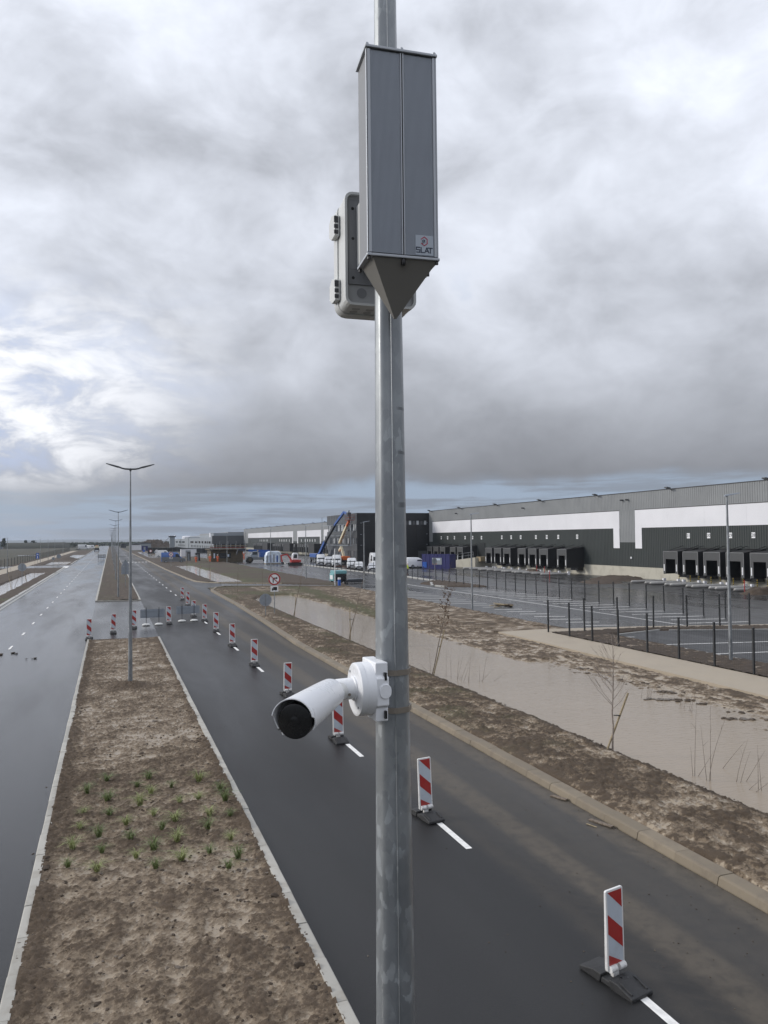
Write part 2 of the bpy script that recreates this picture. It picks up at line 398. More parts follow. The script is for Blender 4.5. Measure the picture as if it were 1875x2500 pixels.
M['sign_blue'] = plain('sign blue', (0.02, 0.10, 0.42), 0.4)
M['fence'] = plain('black powder coat', (0.014, 0.016, 0.018), 0.45)
M['clad_dark'] = plain('dark green cladding', (0.020, 0.027, 0.026), 0.55, var=0.10, scale=0.4)
M['clad_grey'] = plain('grey cladding', (0.225, 0.235, 0.24), 0.5, var=0.08, scale=0.3)
M['clad_white'] = plain('white cladding', (0.72, 0.72, 0.75), 0.45, var=0.04, scale=0.2)
M['clad_black'] = plain('black cladding', (0.010, 0.011, 0.013), 0.5, var=0.15, scale=0.4)
M['clad_mid'] = plain('anthracite cladding', (0.065, 0.070, 0.075), 0.5, var=0.08, scale=0.4)
M['clad_light'] = plain('light office cladding', (0.25, 0.275, 0.30), 0.5, var=0.06, scale=0.2)
M['cap'] = plain('dark flashing', (0.03, 0.032, 0.036), 0.5)
M['tarp'] = plain('dock shelter fabric', (0.011, 0.011, 0.012), 0.6)
M['pad'] = plain('dock pad', (0.052, 0.054, 0.056), 0.55, var=0.12)
M['frame_alu'] = plain('dock frame', (0.24, 0.245, 0.25), 0.4, metal=0.3)
M['door'] = plain('dock door', (0.016, 0.019, 0.020), 0.4)
M['glass'] = mat_glass('window glass')
M['blind'] = plain('roller blind', (0.50, 0.52, 0.54), 0.6)
M['guide'] = mat_concrete('concrete wheel guide', (0.38, 0.37, 0.35), amount=0.3)
M['yellow'] = plain('yellow paint', (0.62, 0.45, 0.03), 0.45)
M['blue_boom'] = plain('blue boom paint', (0.02, 0.085, 0.32), 0.4)
M['orange'] = plain('orange paint', (0.62, 0.13, 0.02), 0.45)
M['cream'] = plain('cream boom paint', (0.64, 0.57, 0.40), 0.5)
M['container'] = plain('navy container', (0.018, 0.020, 0.12), 0.5, var=0.15)
M['van_blue'] = plain('blue van paint', (0.025, 0.10, 0.33), 0.3, coat=0.4)
M['van_grey'] = plain('grey van paint', (0.16, 0.17, 0.18), 0.35)
M['van_white'] = plain('white van paint', (0.58, 0.59, 0.60), 0.3, var=0.06)
M['car_silver'] = plain('silver car paint', (0.50, 0.51, 0.53), 0.28, metal=0.3)
M['turq'] = plain('turquoise loader paint', (0.16, 0.36, 0.38), 0.45)
M['hivis_o'] = plain('orange hi-vis', (0.75, 0.12, 0.03), 0.7)
M['hivis_y'] = plain('yellow hi-vis', (0.50, 0.68, 0.06), 0.7)
M['cloth'] = plain('dark work trousers', (0.03, 0.03, 0.035), 0.85)
M['skin'] = plain('skin', (0.45, 0.28, 0.20), 0.6)
M['brown'] = plain('brown boarded hut', (0.085, 0.066, 0.040), 0.7, var=0.2, scale=1.5)
M['wood'] = mat_bark('wood stake', (0.22, 0.17, 0.10), (0.38, 0.31, 0.20))
M['bark'] = mat_bark('bark')
M['birch'] = mat_bark('pale bark', (0.14, 0.11, 0.09), (0.34, 0.29, 0.25))
M['dead_leaf'] = plain('dead leaves', (0.12, 0.065, 0.035), 0.8, var=0.3)
M['leaf'] = plain('evergreen leaves', (0.035, 0.050, 0.025), 0.8, var=0.4, scale=1.0)
M['grass'] = plain('grass blades', (0.135, 0.175, 0.055), 0.6, var=0.35, scale=9)
M['grass_pale'] = plain('straw blades', (0.26, 0.29, 0.11), 0.6, var=0.3, scale=9)
M['wrap'] = plain('plastic wrap', (0.62, 0.70, 0.80), 0.25, var=0.15, scale=1.2)
M['red_machine'] = plain('red machine paint', (0.42, 0.035, 0.03), 0.4)
M['sandbag'] = plain('white ballast', (0.62, 0.62, 0.60), 0.7)
M['clod'] = mat_soil('clods', attr=False, bump=0.8, wet=(0.10, 0.075, 0.052), mid=(0.085, 0.062, 0.044))
M['berm'] = plain('overgrown berm', (0.015, 0.017, 0.009), 0.9, var=0.45, scale=0.12)
M['hill'] = plain('distant country', (0.10, 0.115, 0.12), 0.9, var=0.3, scale=0.004)
M['rust'] = plain('rusty barrier', (0.25, 0.06, 0.04), 0.7)

# ------------------------------------------------------------------ mesh helpers
class MB:
    """collects vertices and faces; build() links them as one mesh object"""
    def __init__(s, o=(0, 0, 0)):
        s.v = []; s.f = []; s.o = Vector(o)
    def add(s, verts, faces):
        k = len(s.v)
        s.v += [tuple(Vector(p) - s.o) for p in verts]
        s.f += [tuple(i + k for i in f) for f in faces]
        return s
    def box(s, x0, x1, y0, y1, z0, z1, mat=None):
        p = [(x, y, z) for z in (z0, z1) for y in (y0, y1) for x in (x0, x1)]
        if mat is not None: p = [mat @ Vector(q) for q in p]
        return s.add(p, [(0, 2, 3, 1), (4, 5, 7, 6), (0, 1, 5, 4), (2, 6, 7, 3), (0, 4, 6, 2), (1, 3, 7, 5)])
    def prism(s, pts, a, b, axis='y', mat=None):
        """closed 2-D outline extruded from a to b along an axis"""
        n = len(pts); P = []
        for t in (a, b):
            for u, w in pts:
                q = {'y': (u, t, w), 'x': (t, u, w), 'z': (u, w, t)}[axis]
                P.append(mat @ Vector(q) if mat is not None else q)
        F = [tuple(range(n)), tuple(range(2 * n - 1, n - 1, -1))] + [(i, i + n, (i + 1) % n + n, (i + 1) % n) for i in range(n)]
        return s.add(P, F)
    def tube(s, path, r, n=8, caps=True, phase=0.0):
        path = [Vector(p) for p in path]
        rs = r if isinstance(r, (list, tuple)) else [r] * len(path)
        P = []; F = []
        prev = None
        for i, p in enumerate(path):
            t = (path[min(i + 1, len(path) - 1)] - path[max(i - 1, 0)]).normalized()
            if prev is None:
                ref = Vector((1, 0, 0)) if abs(t.z) > 0.9 else Vector((0, 0, 1))
                a = (ref - t * ref.dot(t)).normalized()
            else:
                a = (prev - t * prev.dot(t)).normalized()
            prev = a; b = t.cross(a)
            for j in range(n):
                w = phase + 2 * math.pi * j / n
                P.append(p + (a * math.cos(w) + b * math.sin(w)) * rs[i])
        for i in range(len(path) - 1):
            for j in range(n):
                F.append((i * n + j, i * n + (j + 1) % n, (i + 1) * n + (j + 1) % n, (i + 1) * n + j))
        if caps:
            F.append(tuple(range(n - 1, -1, -1))); F.append(tuple((len(path) - 1) * n + j for j in range(n)))
        return s.add(P, F)
    def lathe(s, c, prof, n=16, axis=(0, 0, 1)):
        """rings of (radius, distance along axis) round a centre"""
        ax = Vector(axis).normalized()
        ref = Vector((1, 0, 0)) if abs(ax.x) < 0.9 else Vector((0, 1, 0))
        a = (ref - ax * ref.dot(ax)).normalized(); b = ax.cross(a); c = Vector(c)
        P = []; F = []
        for r, t in prof:
            for j in range(n):
                w = 2 * math.pi * j / n
                P.append(c + ax * t + (a * math.cos(w) + b * math.sin(w)) * r)
        for i in range(len(prof) - 1):
            for j in range(n):
                F.append((i * n + j, i * n + (j + 1) % n, (i + 1) * n + (j + 1) % n, (i + 1) * n + j))
        F.append(tuple(range(n - 1, -1, -1))); F.append(tuple((len(prof) - 1) * n + j for j in range(n)))
        return s.add(P, F)
    def quad(s, *p): return s.add(p, [tuple(range(len(p)))])
    def mesh(s, name, mat, smooth=False, bevel=0.0):
        me = bpy.data.meshes.new(name)
        me.from_pydata(s.v, [], s.f)
        if len(s.f) < 3000:
            bm = bmesh.new(); bm.from_mesh(me)
            bmesh.ops.recalc_face_normals(bm, faces=bm.faces)
            if bevel: bmesh.ops.bevel(bm, geom=[e for e in bm.edges if len(e.link_faces) == 2 and e.calc_face_angle(0) > 0.5],
                            offset=bevel, segments=2, affect='EDGES', profile=0.5)
            bm.to_mesh(me); bm.free()
        me.materials.append(mat)
        if smooth:
            me.shade_smooth()
            try: me.set_sharp_from_angle(angle=R(40))
            except Exception: pass
        me.update()
        return me
    def build(s, name, mat, parent=None, smooth=False, bevel=0.0):
        o = bpy.data.objects.new(name, s.mesh(name, mat, smooth, bevel))
        COL.objects.link(o)
        if parent is not None: o.parent = parent
        return o

def tag(o, label=None, cat=None, group=None, kind=None):
    if label: o['label'] = label
    if cat: o['category'] = cat
    if group: o['group'] = group
    if kind: o['kind'] = kind
    return o
def thing(name, label, cat, loc=(0, 0, 0), rz=0.0, group=None):
    o = bpy.data.objects.new(name, None); COL.objects.link(o)
    o.empty_display_size = 0.3
    o.location = loc; o.rotation_euler = (0, 0, rz)
    return tag(o, label, cat, group)
def instance(name, mesh, parent, loc=(0, 0, 0), rot=(0, 0, 0)):
    o = bpy.data.objects.new(name, mesh); COL.objects.link(o)
    o.parent = parent; o.location = loc; o.rotation_euler = rot
    return o
def copy_tree(o, parent=None):
    c = o.copy(); COL.objects.link(c)
    if parent is not None: c.parent = parent
    for ch in list(o.children): copy_tree(ch, c)
    return c
ORD = ['first', 'second', 'third', 'fourth', 'fifth', 'sixth', 'seventh', 'eighth', 'ninth', 'tenth', 'eleventh', 'twelfth', 'thirteenth', 'fourteenth', 'fifteenth']

# ------------------------------------------------------------------ vectorised gradient noise for terrain
_rng = np.random.RandomState(11)
_perm = _rng.permutation(4096)
_ang = _rng.rand(4096) * 2 * np.pi
_gx, _gy = np.cos(_ang), np.sin(_ang)
def _h(ix, iy): return _perm[(_perm[ix & 4095] + iy) & 4095]
def perlin(x, y):
    xi = np.floor(x).astype(int); yi = np.floor(y).astype(int)
    xf = x - xi; yf = y - yi
    u = xf * xf * xf * (xf * (xf * 6 - 15) + 10); v = yf * yf * yf * (yf * (yf * 6 - 15) + 10)
    def gd(ix, iy, fx, fy):
        k = _h(ix, iy); return _gx[k] * fx + _gy[k] * fy
    a = gd(xi, yi, xf, yf); b = gd(xi + 1, yi, xf - 1, yf); c = gd(xi, yi + 1, xf, yf - 1); d = gd(xi + 1, yi + 1, xf - 1, yf - 1)
    return (a * (1 - u) + b * u) * (1 - v) + (c * (1 - u) + d * u) * v
def fbm(x, y, s, o=4, g=0.5):
    r = 0; a = 1; t = 0
    for i in range(o):
        r = r + a * perlin(x * s + 17.3 * i, y * s - 9.1 * i); t += a; a *= g; s *= 2.03
    return r / t
def sstep(x, a, b):
    t = np.clip((x - a) / (b - a), 0, 1); return t * t * (3 - 2 * t)
def cloddy(X, Y, s):
    """lumpy broken soil: sharp crests of ridged noise, 0..1"""
    w = fbm(X, Y, s * 0.45, 3)
    r = 1 - np.abs(fbm(X + w * 0.25, Y + w * 0.25, s, 4, 0.55)) * 2.6
    return np.clip(0.5 * np.clip(r, 0, 1) + 0.5 * np.clip(0.5 + fbm(X, Y, s * 1.9, 4, 0.6) * 1.5, 0, 1), 0, 1)
def grid_obj(name, xs, ys, H, mat, attrs=None, kind='structure', parent=None, warp=None, flat=False):
    nx, ny = len(xs), len(ys)
    XX, YY = np.meshgrid(xs, ys)
    if warp is not None: XX = warp(XX, YY)
    co = np.stack([XX.ravel(), YY.ravel(), H.ravel()], 1).astype(np.float32)
    idx = np.arange(nx * ny).reshape(ny, nx)
    q = np.stack([idx[:-1, :-1], idx[:-1, 1:], idx[1:, 1:], idx[1:, :-1]], -1).reshape(-1, 4).astype(np.int32)
    me = bpy.data.meshes.new(name)
    me.vertices.add(len(co)); me.vertices.foreach_set('co', co.ravel())
    me.loops.add(q.size); me.loops.foreach_set('vertex_index', q.ravel())
    me.polygons.add(len(q)); me.polygons.foreach_set('loop_start', np.arange(0, q.size, 4, dtype=np.int32))
    me.update(calc_edges=True)
    for k, a in (attrs or {}).items():
        at = me.attributes.new(k, 'FLOAT', 'POINT'); at.data.foreach_set('value', a.ravel().astype(np.float32))
    if not flat: me.shade_smooth()
    me.materials.append(mat)
    o = bpy.data.objects.new(name, me); COL.objects.link(o)
    if kind: o['kind'] = kind
    if parent is not None: o.parent = parent
    return o
def sheet(name, pts, z, mat, kind='structure', parent=None, thick=0.0):
    mb = MB()
    if thick: mb.prism(pts, z - thick, z, 'z')
    else: mb.quad(*[(x, y, z) for x, y in pts])
    o = mb.build(name, mat, parent)
    if kind: o['kind'] = kind
    return o
# ================================================================== SETTING
rnd = random.Random(5)
# far country: one sheet to the horizon
sheet('ground', [(-9000, -3000), (9000, -3000), (9000, 12000), (-9000, 12000)], -0.60, M['field'])
# low hills on the horizon
mb = MB()
pts = []
xs = np.linspace(-5200, 6500, 160)
hh = 13 + 9 * fbm(xs, xs * 0 + 3, 0.0011, 4) * 2
for x, h in zip(xs, hh): pts.append((x, max(3, h)))
V = []; F = []
for x, h in pts: V += [(x, 4300, -0.7), (x, 4700, h), (x, 5600, -0.7)]
for i in range(len(pts) - 1):
    a = i * 3; b = a + 3
    F += [(a, b, b + 1, a + 1), (a + 1, b + 1, b + 2, a + 2)]
mb.add(V, F); o = mb.build('hills', M['hill'], smooth=True); o['kind'] = 'structure'

# --- roads
KR = [(9.12, -12), (9.12, 30), (9.17, 40), (9.62, 52), (10.0, 66), (10.2, 84)]      # right kerb face of the right carriageway
road = sheet('road', [(-8.35, -12), (-1.22, -12), (-1.22, 1100), (-9.2, 1100), (-8.75, 190), (-8.45, 90)], 0.0, M['asphalt'])
lane = sheet('road', [(2.68, -12)] + [(x, y) for x, y in KR] + [(10.35, 86), (11.2, 90), (12.6, 92.4), (13.3, 99.6), (11.6, 102), (10.6, 105), (10.3, 112),
             (9.75, 150), (9.4, 240), (8.6, 350), (7.6, 560), (6.0, 1100), (2.68, 1100)], 0.004, M['asphalt_lane'])
cross = sheet('road', [(-1.22, 46.45), (2.68, 46.1), (2.68, 75.3), (-1.22, 75.9)], 0.002, M['asphalt_yard'])
entry = sheet('road', [(12.6, 92.4), (16, 91.0), (20, 88.6), (26.5, 84.6), (30, 82.5), (30, 85.0), (26, 88.0), (20, 94.2), (16, 97.6), (13.3, 99.6)], 0.002, M['asphalt_yard'])

# lane dashes: pieces of the road
def dash(parent, x, y0, y1, w=0.12, z=0.008):
    return MB().quad((x - w / 2, y0, z), (x + w / 2, y0, z), (x + w / 2, y1, z), (x - w / 2, y1, z)).build('lane_dash', M['paint'], parent)
BY = [8.33, 14.45, 20.7, 27.31, 34.23, 40.92, 47.76, 54.25]
dash(lane, 6.06, 0.6, 2.1)
for y in BY: dash(lane, 6.08, y - 1.75, y - 0.15)
y = 61.0
while y < 330:
    dash(lane, 6.35 - min(1.0, (y - 61) * 0.004), y, y + 1.5, w=0.14); y += 6.4
y = 6.0
while y < 330:
    dash(road, -4.93 - (y - 30) * 0.0009, y, y + 1.4, w=0.11); y += 6.4
# white crossing bars across the far lane
for k in range(8):
    MB().box(3.4 + k * 0.85, 3.9 + k * 0.85, 206, 209, 0.006, 0.010).build('crossing_bar', M['paint'], lane)

# --- kerbs, stone by stone near the camera
def kerb_line(name, path, prof, mat, y_fine, step=1.0, gap=0.005, label=None):
    """prof: outline in (across, up); stones along path"""
    root = thing(name, None, None); root['kind'] = 'structure'
    P = [Vector((x, y, 0)) for x, y in path]
    seg = []
    L = 0
    for a, b in zip(P, P[1:]): seg.append((L, (b - a).length, a, b)); L += (b - a).length
    def at(t):
        for s0, l, a, b in seg:
            if t <= s0 + l + 1e-6: return a + (b - a) * ((t - s0) / l), (b - a).normalized()
        s0, l, a, b = seg[-1]; return b, (b - a).normalized()
    stone = MB().prism(prof, gap / 2, step - gap / 2, 'y').mesh('kerb_stone', mat, bevel=0.007)
    t = 0; far = MB()
    while t < L - 0.01:
        p, d = at(t)
        rz = math.atan2(-d.x, d.y)
        if p.y < y_fine and t + step <= L:
            instance('kerb_stone', stone, root, (p.x + rnd.uniform(-.006, .006), p.y, rnd.uniform(-.008, .008)), (0, 0, rz + rnd.uniform(-.004, .004)))
            t += step
        else:
            ln = min(step * 1, L - t) if p.y < 130 else min(12, L - t)
            m = Matrix.Translation(p) @ Matrix.Rotation(rz, 4, 'Z')
            far.prism(prof, 0.008, ln - 0.008, 'y', mat=m)
            t += ln
    if far.v:
        o = far.build('kerb_stone', mat, root); o['kind'] = 'stuff'
    return root
profL = [(-0.005, -0.3), (0.145, -0.3), (0.145, 0.085), (0.01, 0.085), (-0.005, 0.07)]
kerb_line('kerb', [(-1.23, 3.0), (-1.20, 46.4)], profL, M['kerb'], 34)
profR = [(-0.155, -0.3), (0.005, -0.3), (0.005, 0.07), (-0.01, 0.085), (-0.155, 0.085)]
kerb_line('kerb', [(2.68, 3.0), (2.68, 46.1)], profR, M['kerb'], 34)
kerb_line('kerb', [(-1.12, 46.42), (2.58, 46.08)], [(0.0, -0.3), (0.15, -0.3), (0.15, 0.06), (0.0, 0.06)], M['clod'], 0)
prof2 = [(0.0, -0.3), (0.36, -0.3), (0.36, 0.135), (0.10, 0.135), (0.06, 0.115), (0.03, 0.0)]
kerb_line('kerb', KR + [(10.35, 86), (11.2, 90), (12.6, 92.4), (16, 91.0), (20, 88.6), (26.0, 85.0)], prof2, M['kerb_tan'], 42)
kerb_line('kerb', [(20, 94.2), (16, 97.6), (13.3, 99.6), (11.6, 102), (10.6, 105), (10.3, 112), (9.75, 150), (9.4, 240), (8.6, 350), (7.6, 560)], [(0, -0.3), (0.3, -0.3), (0.3, 0.13), (0.05, 0.13), (0, 0.02)], M['kerb_tan'], 0)
kerb_line('kerb', [(-8.35, -12), (-8.45, 90), (-8.60, 172)], [(-0.62, -0.3), (0.0, -0.3), (0.0, 0.03), (-0.30, 0.03), (-0.31, 0.13), (-0.62, 0.13)], M['kerb_grey'], 0)
kerb_line('kerb', [(-8.65, 196), (-8.95, 300), (-9.2, 1000)], [(-0.3, -0.3), (0.0, -0.3), (0.0, 0.13), (-0.3, 0.13)], M['kerb_grey'], 0)
kerb_line('kerb', [(-1.30, 75.8), (-1.30, 700)], [(0, -0.3), (0.2, -0.3), (0.2, 0.10), (0, 0.10)], M['kerb'], 0)
kerb_line('kerb', [(2.70, 75.3), (2.70, 160), (2.4, 700)], [(-0.2, -0.3), (0.0, -0.3), (0.0, 0.10), (-0.2, 0.10)], M['kerb'], 0)
kerb_line('kerb', [(-1.1, 75.6), (2.5, 75.1)], [(0.0, -0.3), (0.2, -0.3), (0.2, 0.10), (0.0, 0.10)], M['kerb'], 0)

# --- central reservation, near bed: rutted wet topsoil with silted puddles
xs = np.arange(-1.10, 2.56, 0.032); ys = np.concatenate([np.arange(5.0, 22, 0.032), np.arange(22, 46.12, 0.06)])
XX, YY = np.meshgrid(xs, ys)
c = cloddy(XX, YY, 2.6); c2 = cloddy(XX + 31, YY, 7.0)
dist = fbm(XX, YY, 0.55, 3)
plant = sstep(YY, 14.4, 15.2) * (1 - sstep(YY, 20.0, 21.0))
edge = np.maximum(1 - sstep(XX, -1.08, -0.72), sstep(XX, 2.25, 2.55)) * 0.45
rut = 0.5 + 0.5 * np.sin((XX * 1.0 + 0.5 * fbm(XX, YY, 0.5, 3)) * 12.0) ; rut = rut * sstep(14.0 - YY, 0, 2)
rough = 0.36 + 0.18 * plant + 0.5 * edge + 0.55 * dist + 0.18 * sstep(YY, 28, 40)
c3 = cloddy(XX - 5, YY + 9, 15.0); mot = fbm(XX + 2, YY, 1.7, 4, 0.6)
hgt = 0.36 * c + 0.38 * c2 + 0.26 * c3 + 0.11 * rut * sstep(14.5 - YY, 0, 2) + 0.18 * dist + 0.35 * mot + 0.30 * edge + 0.04 * plant
lvl = 0.50
h = np.maximum(hgt, lvl) - lvl
low = np.clip(0.80 - (hgt - lvl) / 0.40 - 0.40 * (rough - 0.40), 0, 1)
holes = sstep(fbm(XX + 7, YY - 3, 6.5, 3), 0.27, 0.36)
Hm = 0.035 + 0.20 * h * (0.55 + 0.9 * np.clip(rough, 0, 1)) - 0.02 * holes * (h > 0.02)
mound = np.exp(-(((XX - 0.75) / 0.85) ** 2 + ((YY - 30.9) / 0.95) ** 2) * 1.3)
Hm += mound * (0.10 + 0.08 * c2); low = np.clip(low - mound * 1.2 - 0.5 * holes, 0, 1)
grid_obj('median_soil', xs, ys, Hm, M['soil'], {'low': low}, flat=True)

# --- right verge, flooded ditch and mud bank in one terrain sheet
xs = np.concatenate([np.arange(9.45, 13.2, 0.05), np.arange(13.2, 17.0, 0.3), np.arange(17.0, 21.4, 0.07), np.arange(21.4, 24.6, 0.4), np.arange(24.6, 26.6, 0.12)])
ys = np.concatenate([np.arange(3.0, 28, 0.05), np.arange(28, 50, 0.085), np.arange(50, 93, 0.16)])
U, YY = np.meshgrid(xs, ys)
def road_shift(Y): return np.interp(Y, [0, 40, 52, 66, 84, 93], [0, 0.05, 0.5, 0.88, 1.08, 1.15])
XX = U + road_shift(YY) * np.clip((13.2 - U) / 3.7, 0, 1)
c = cloddy(XX, YY, 2.2); c2 = cloddy(XX - 11, YY + 5, 5.5); big = fbm(XX, YY, 0.35, 3)
shore = 12.38 + 0.22 * fbm(XX * 0 + 2, YY, 0.55, 3) + 0.05 * fbm(XX, YY, 3, 2)
prof = np.interp(U - (shore - 12.38), [9.44, 9.52, 10.2, 11.9, 12.42, 12.9, 13.3], [0.04, 0.135, 0.14, 0.09, -0.11, -0.30, -0.45])
nearH = prof + (0.12 * c + 0.09 * c2 + 0.05 * cloddy(XX, YY, 13.0) - 0.09) * np.interp(U, [9.4, 9.5, 9.9, 12.6, 13.2], [0.0, 0.4, 1, 1, 0.3])
rise = np.interp(YY, [0, 24, 30, 60, 74], [19.6, 19.3, 17.7, 17.6, 17.4])
rise = rise + 0.5 * fbm(XX * 0 + 5, YY, 0.22, 3)
wadj = 0.8
farP = np.interp(XX - rise, [-1.2, -0.2, 0.3, 1.5, 3.2], [-0.45, -0.17, -0.08, -0.035, 0.02])
farP = np.where(YY < 31, np.interp(XX, [16.5, 17.6, 18.6, 20.4, 21.3], [-0.40, -0.165, -0.145, -0.05, 0.0]), farP) * sstep(31.5 - YY, -1, 1) * (YY < 33) + farP * (1 - sstep(31.5 - YY, -1, 1) * (YY < 33))
amp = 0.16 * np.interp(XX, [16.8, 17.6, 20.9, 21.6], [0.2, 1, 0.9, 0.0]) + 0.14 * sstep(XX, 24.4, 24.9) * (1 - sstep(YY, 36, 38))
amp = np.where(YY > 42, np.interp(XX, [16.8, 17.8, 26], [0.2, 1, 0.8]) * 0.24, amp)
streak = cloddy(XX * 1.6, YY * 0.7, 1.0)
farH = farP + amp * (0.45 * c + 0.3 * c2 + 0.55 * streak - 0.62) + 0.05 * big * sstep(XX, 17.5, 19)
farH = np.where((XX > 21.0) & (XX < 24.4) & (YY < 40.6), -0.12, farH)
farH = np.where((XX > 24.4) & (YY < 38.4), farH * 0.5 + 0.035, farH)
H = np.where(XX < 15, nearH, farH)
# the pond closes before the side road
endY = np.interp(XX, [12.6, 13.4, 15, 17.2, 17.8], [71.5, 74, 76.6, 76.6, 72])
close = sstep(YY - endY, -0.6, 1.2)
H = H * (1 - close) + (0.05 + 0.16 * (0.5 * c + 0.5 * streak - 0.45) + 0.1 * big) * close
# keep clear below the side road and parking
ent = sstep(YY - np.interp(XX, [9, 12.6, 16, 20, 26.5, 30], [90, 92.0, 90.6, 88.2, 84.2, 82]), -0.5, 0.0)
H = H * (1 - ent) - 0.15 * ent
pk = (XX > 26.0) & (YY > 40); H = np.where(pk, -0.1, H)
mot = fbm(XX + 4, YY, 1.3, 4, 0.6); c3 = cloddy(XX, YY - 7, 12.0)
relv = np.where(XX < 15, 0.42 * c + 0.30 * c2 + 0.15 * c3 + 0.25 * big + 0.40 * mot, 0.34 * c + 0.25 * c2 + 0.36 * streak + 0.2 * big + 0.35 * mot)
low = np.clip(np.where(XX < 15, 0.92, 1.12) - (relv - 0.36) / 0.32, 0, 1)
low = np.where(XX < 15, low * (0.55 + 0.45 * sstep(fbm(XX, YY, 0.3, 3) + 0.25 * sstep(16 - YY, 0, 8), -0.25, 0.15)) * (1 - 0.5 * sstep(XX, 11.9, 12.3)), low)
low = np.clip(low + 0.25 * sstep(-H, 0.02, 0.08) * (XX > 15), 0, 1)
gN = (XX < 15) * sstep(fbm(XX + 3, YY, 0.5, 3), 0.02, 0.3) * 0.45 * sstep(YY, 15, 20)
gF = np.exp(-((XX - 18.6 - 0.05 * (YY - 55)) / 0.9) ** 2) * sstep(YY, 46, 54) * 1.0 + sstep(YY, 68, 74) * sstep(fbm(XX, YY, 0.16, 3), -0.05, 0.2) * 0.8 * (XX < 21)
green = np.clip(gN + gF, 0, 1); low = np.clip(low - 0.4 * green, 0, 1)
def warp_v(X, Y): return X + road_shift(Y) * np.clip((13.2 - X) / 3.7, 0, 1)
grid_obj('verge_soil', xs, ys, H, M['soil_verge'], {'low': low, 'green': green}, warp=warp_v, flat=True)
sheet('water', [(11.6, -6), (21.6, -6), (21.6, 36), (19.5, 60), (18.6, 74), (17.6, 78), (14, 78), (11.6, 72)], -0.10, M['water'])

# beyond the side road: verge, long pond and waste ground
xs = np.arange(9.7, 27.0, 0.35); ys = np.concatenate([np.arange(85, 180, 0.7), np.arange(180, 420, 2.0)])
U, YY = np.meshgrid(xs, ys)
edge_x = np.interp(YY, [85, 100, 105, 112, 150, 240, 350, 420], [14.5, 13.6, 10.85, 10.6, 10.05, 9.7, 8.9, 8.6])
XX = edge_x + (U - 9.7) / 17.3 * (26.6 - edge_x)
c = cloddy(XX, YY, 0.7); st = cloddy(XX * 1.2, YY * 0.4, 0.5); big = fbm(XX, YY, 0.09, 3)
H = 0.10 + 0.22 * (0.5 * c + 0.5 * st - 0.5) + 0.15 * big * sstep(XX, 18, 21)
def ell_pond(x0, x1, y0, y1, sharp=0.5):
    wx = 0.35 * fbm(XX, YY, 0.2, 3)
    return sstep(np.minimum(np.minimum(XX - x0 + wx, x1 - XX + wx), np.minimum(YY - y0, y1 - YY) * 0.16), -0.1, sharp)
pw = np.maximum(ell_pond(13.0, 16.9, 101, 174), ell_pond(11.7, 15.8, 252, 392))
H = H * (1 - pw) - 0.4 * pw
road_cut = sstep(np.interp(XX, [13, 16, 20, 26], [100.0, 98.0, 94.6, 88.4]) - YY, 0.0, 0.5)
H = np.where(road_cut > 0, H * (1 - road_cut) - 0.15 * road_cut, H)
green = np.clip(sstep(fbm(XX + 9, YY, 0.1, 3), 0.02, 0.2) * (XX > 16) + 0.3 * sstep(fbm(XX, YY, 0.3, 2), 0, .3), 0, 1)
low = np.clip(1.1 - (0.5 * c + 0.5 * st) / 0.5, 0, 0.85)
def warp_b(X, Y):
    e = np.interp(Y, [85, 100, 105, 112, 150, 240, 350, 420], [14.5, 13.6, 10.85, 10.6, 10.05, 9.7, 8.9, 8.6]); return e + (X - 9.7) / 17.3 * (26.6 - e)
grid_obj('verge_soil', xs, ys, H, M['soil_far'], {'low': low, 'green': green}, warp=warp_b)
sheet('water', [(12, 99.5), (18, 99.5), (18, 176), (12, 176)], -0.06, M['water_skylit'])
sheet('water', [(10.8, 248), (17.2, 248), (17.2, 395), (10.8, 395)], -0.06, M['water_skylit'])

# far part of the central reservation
xs = np.linspace(-1.12, 2.55, 26); ys = np.concatenate([np.arange(75.7, 130, 0.35), np.arange(130, 700, 3.0)])
XX, YY = np.meshgrid(xs, ys)
c = cloddy(XX, YY * 0.6, 1.2)
H = 0.05 + 0.12 * c; low = np.clip(1.1 - c / 0.55, 0, 0.7)
grid_obj('median_soil', xs, ys, H, M['soil_far'], {'low': low, 'green': 0.45 * sstep(fbm(XX, YY, 0.25, 3), -0.1, 0.3)})

# left side: verge, three flooded ditches, cycle path
xs = np.linspace(-22.0, -8.95, 52); ys = np.concatenate([np.arange(-8, 40, 0.35), np.arange(40, 180, 0.7), np.arange(180, 480, 2.0)])
XX, YY = np.meshgrid(xs, ys)
c = cloddy(XX, YY, 0.7); big = fbm(XX, YY, 0.12, 3)
H = 0.08 + 0.20 * (c - 0.5) + 0.1 * big
wx = 0.3 * fbm(XX, YY, 0.2, 3)
def lp(x0, x1, y0, y1): return sstep(np.minimum(np.minimum(XX - x0 + wx, x1 - XX + wx), np.minimum(YY - y0, y1 - YY) * 0.14), -0.1, 0.4)
pw = np.maximum(np.maximum(lp(-13.45, -10.75, 52, 152), lp(-15.0, -9.75, 199, 229)), lp(-14.2, -9.5, 262, 338))
H = H * (1 - pw) - 0.4 * pw
H = np.where((YY > 174) & (YY < 195), -0.2, H)
H = np.where((XX < -17.3) & (XX > -20.6), -0.1, H)
heap = np.exp(-(((XX + 12.0) / 2.6) ** 2 + ((YY - 246) / 7) ** 2)); H += heap * 0.9
green = np.clip(sstep(fbm(XX + 5, YY, 0.16, 3), -0.05, 0.2) * 0.8 * (1 - sstep(YY, 90, 110)), 0, 1)
low = np.clip(1.0 - c / 0.5, 0, 0.6) * (1 - heap)
grid_obj('verge_soil', xs, ys, H, M['soil_far'], {'low': low, 'green': green})
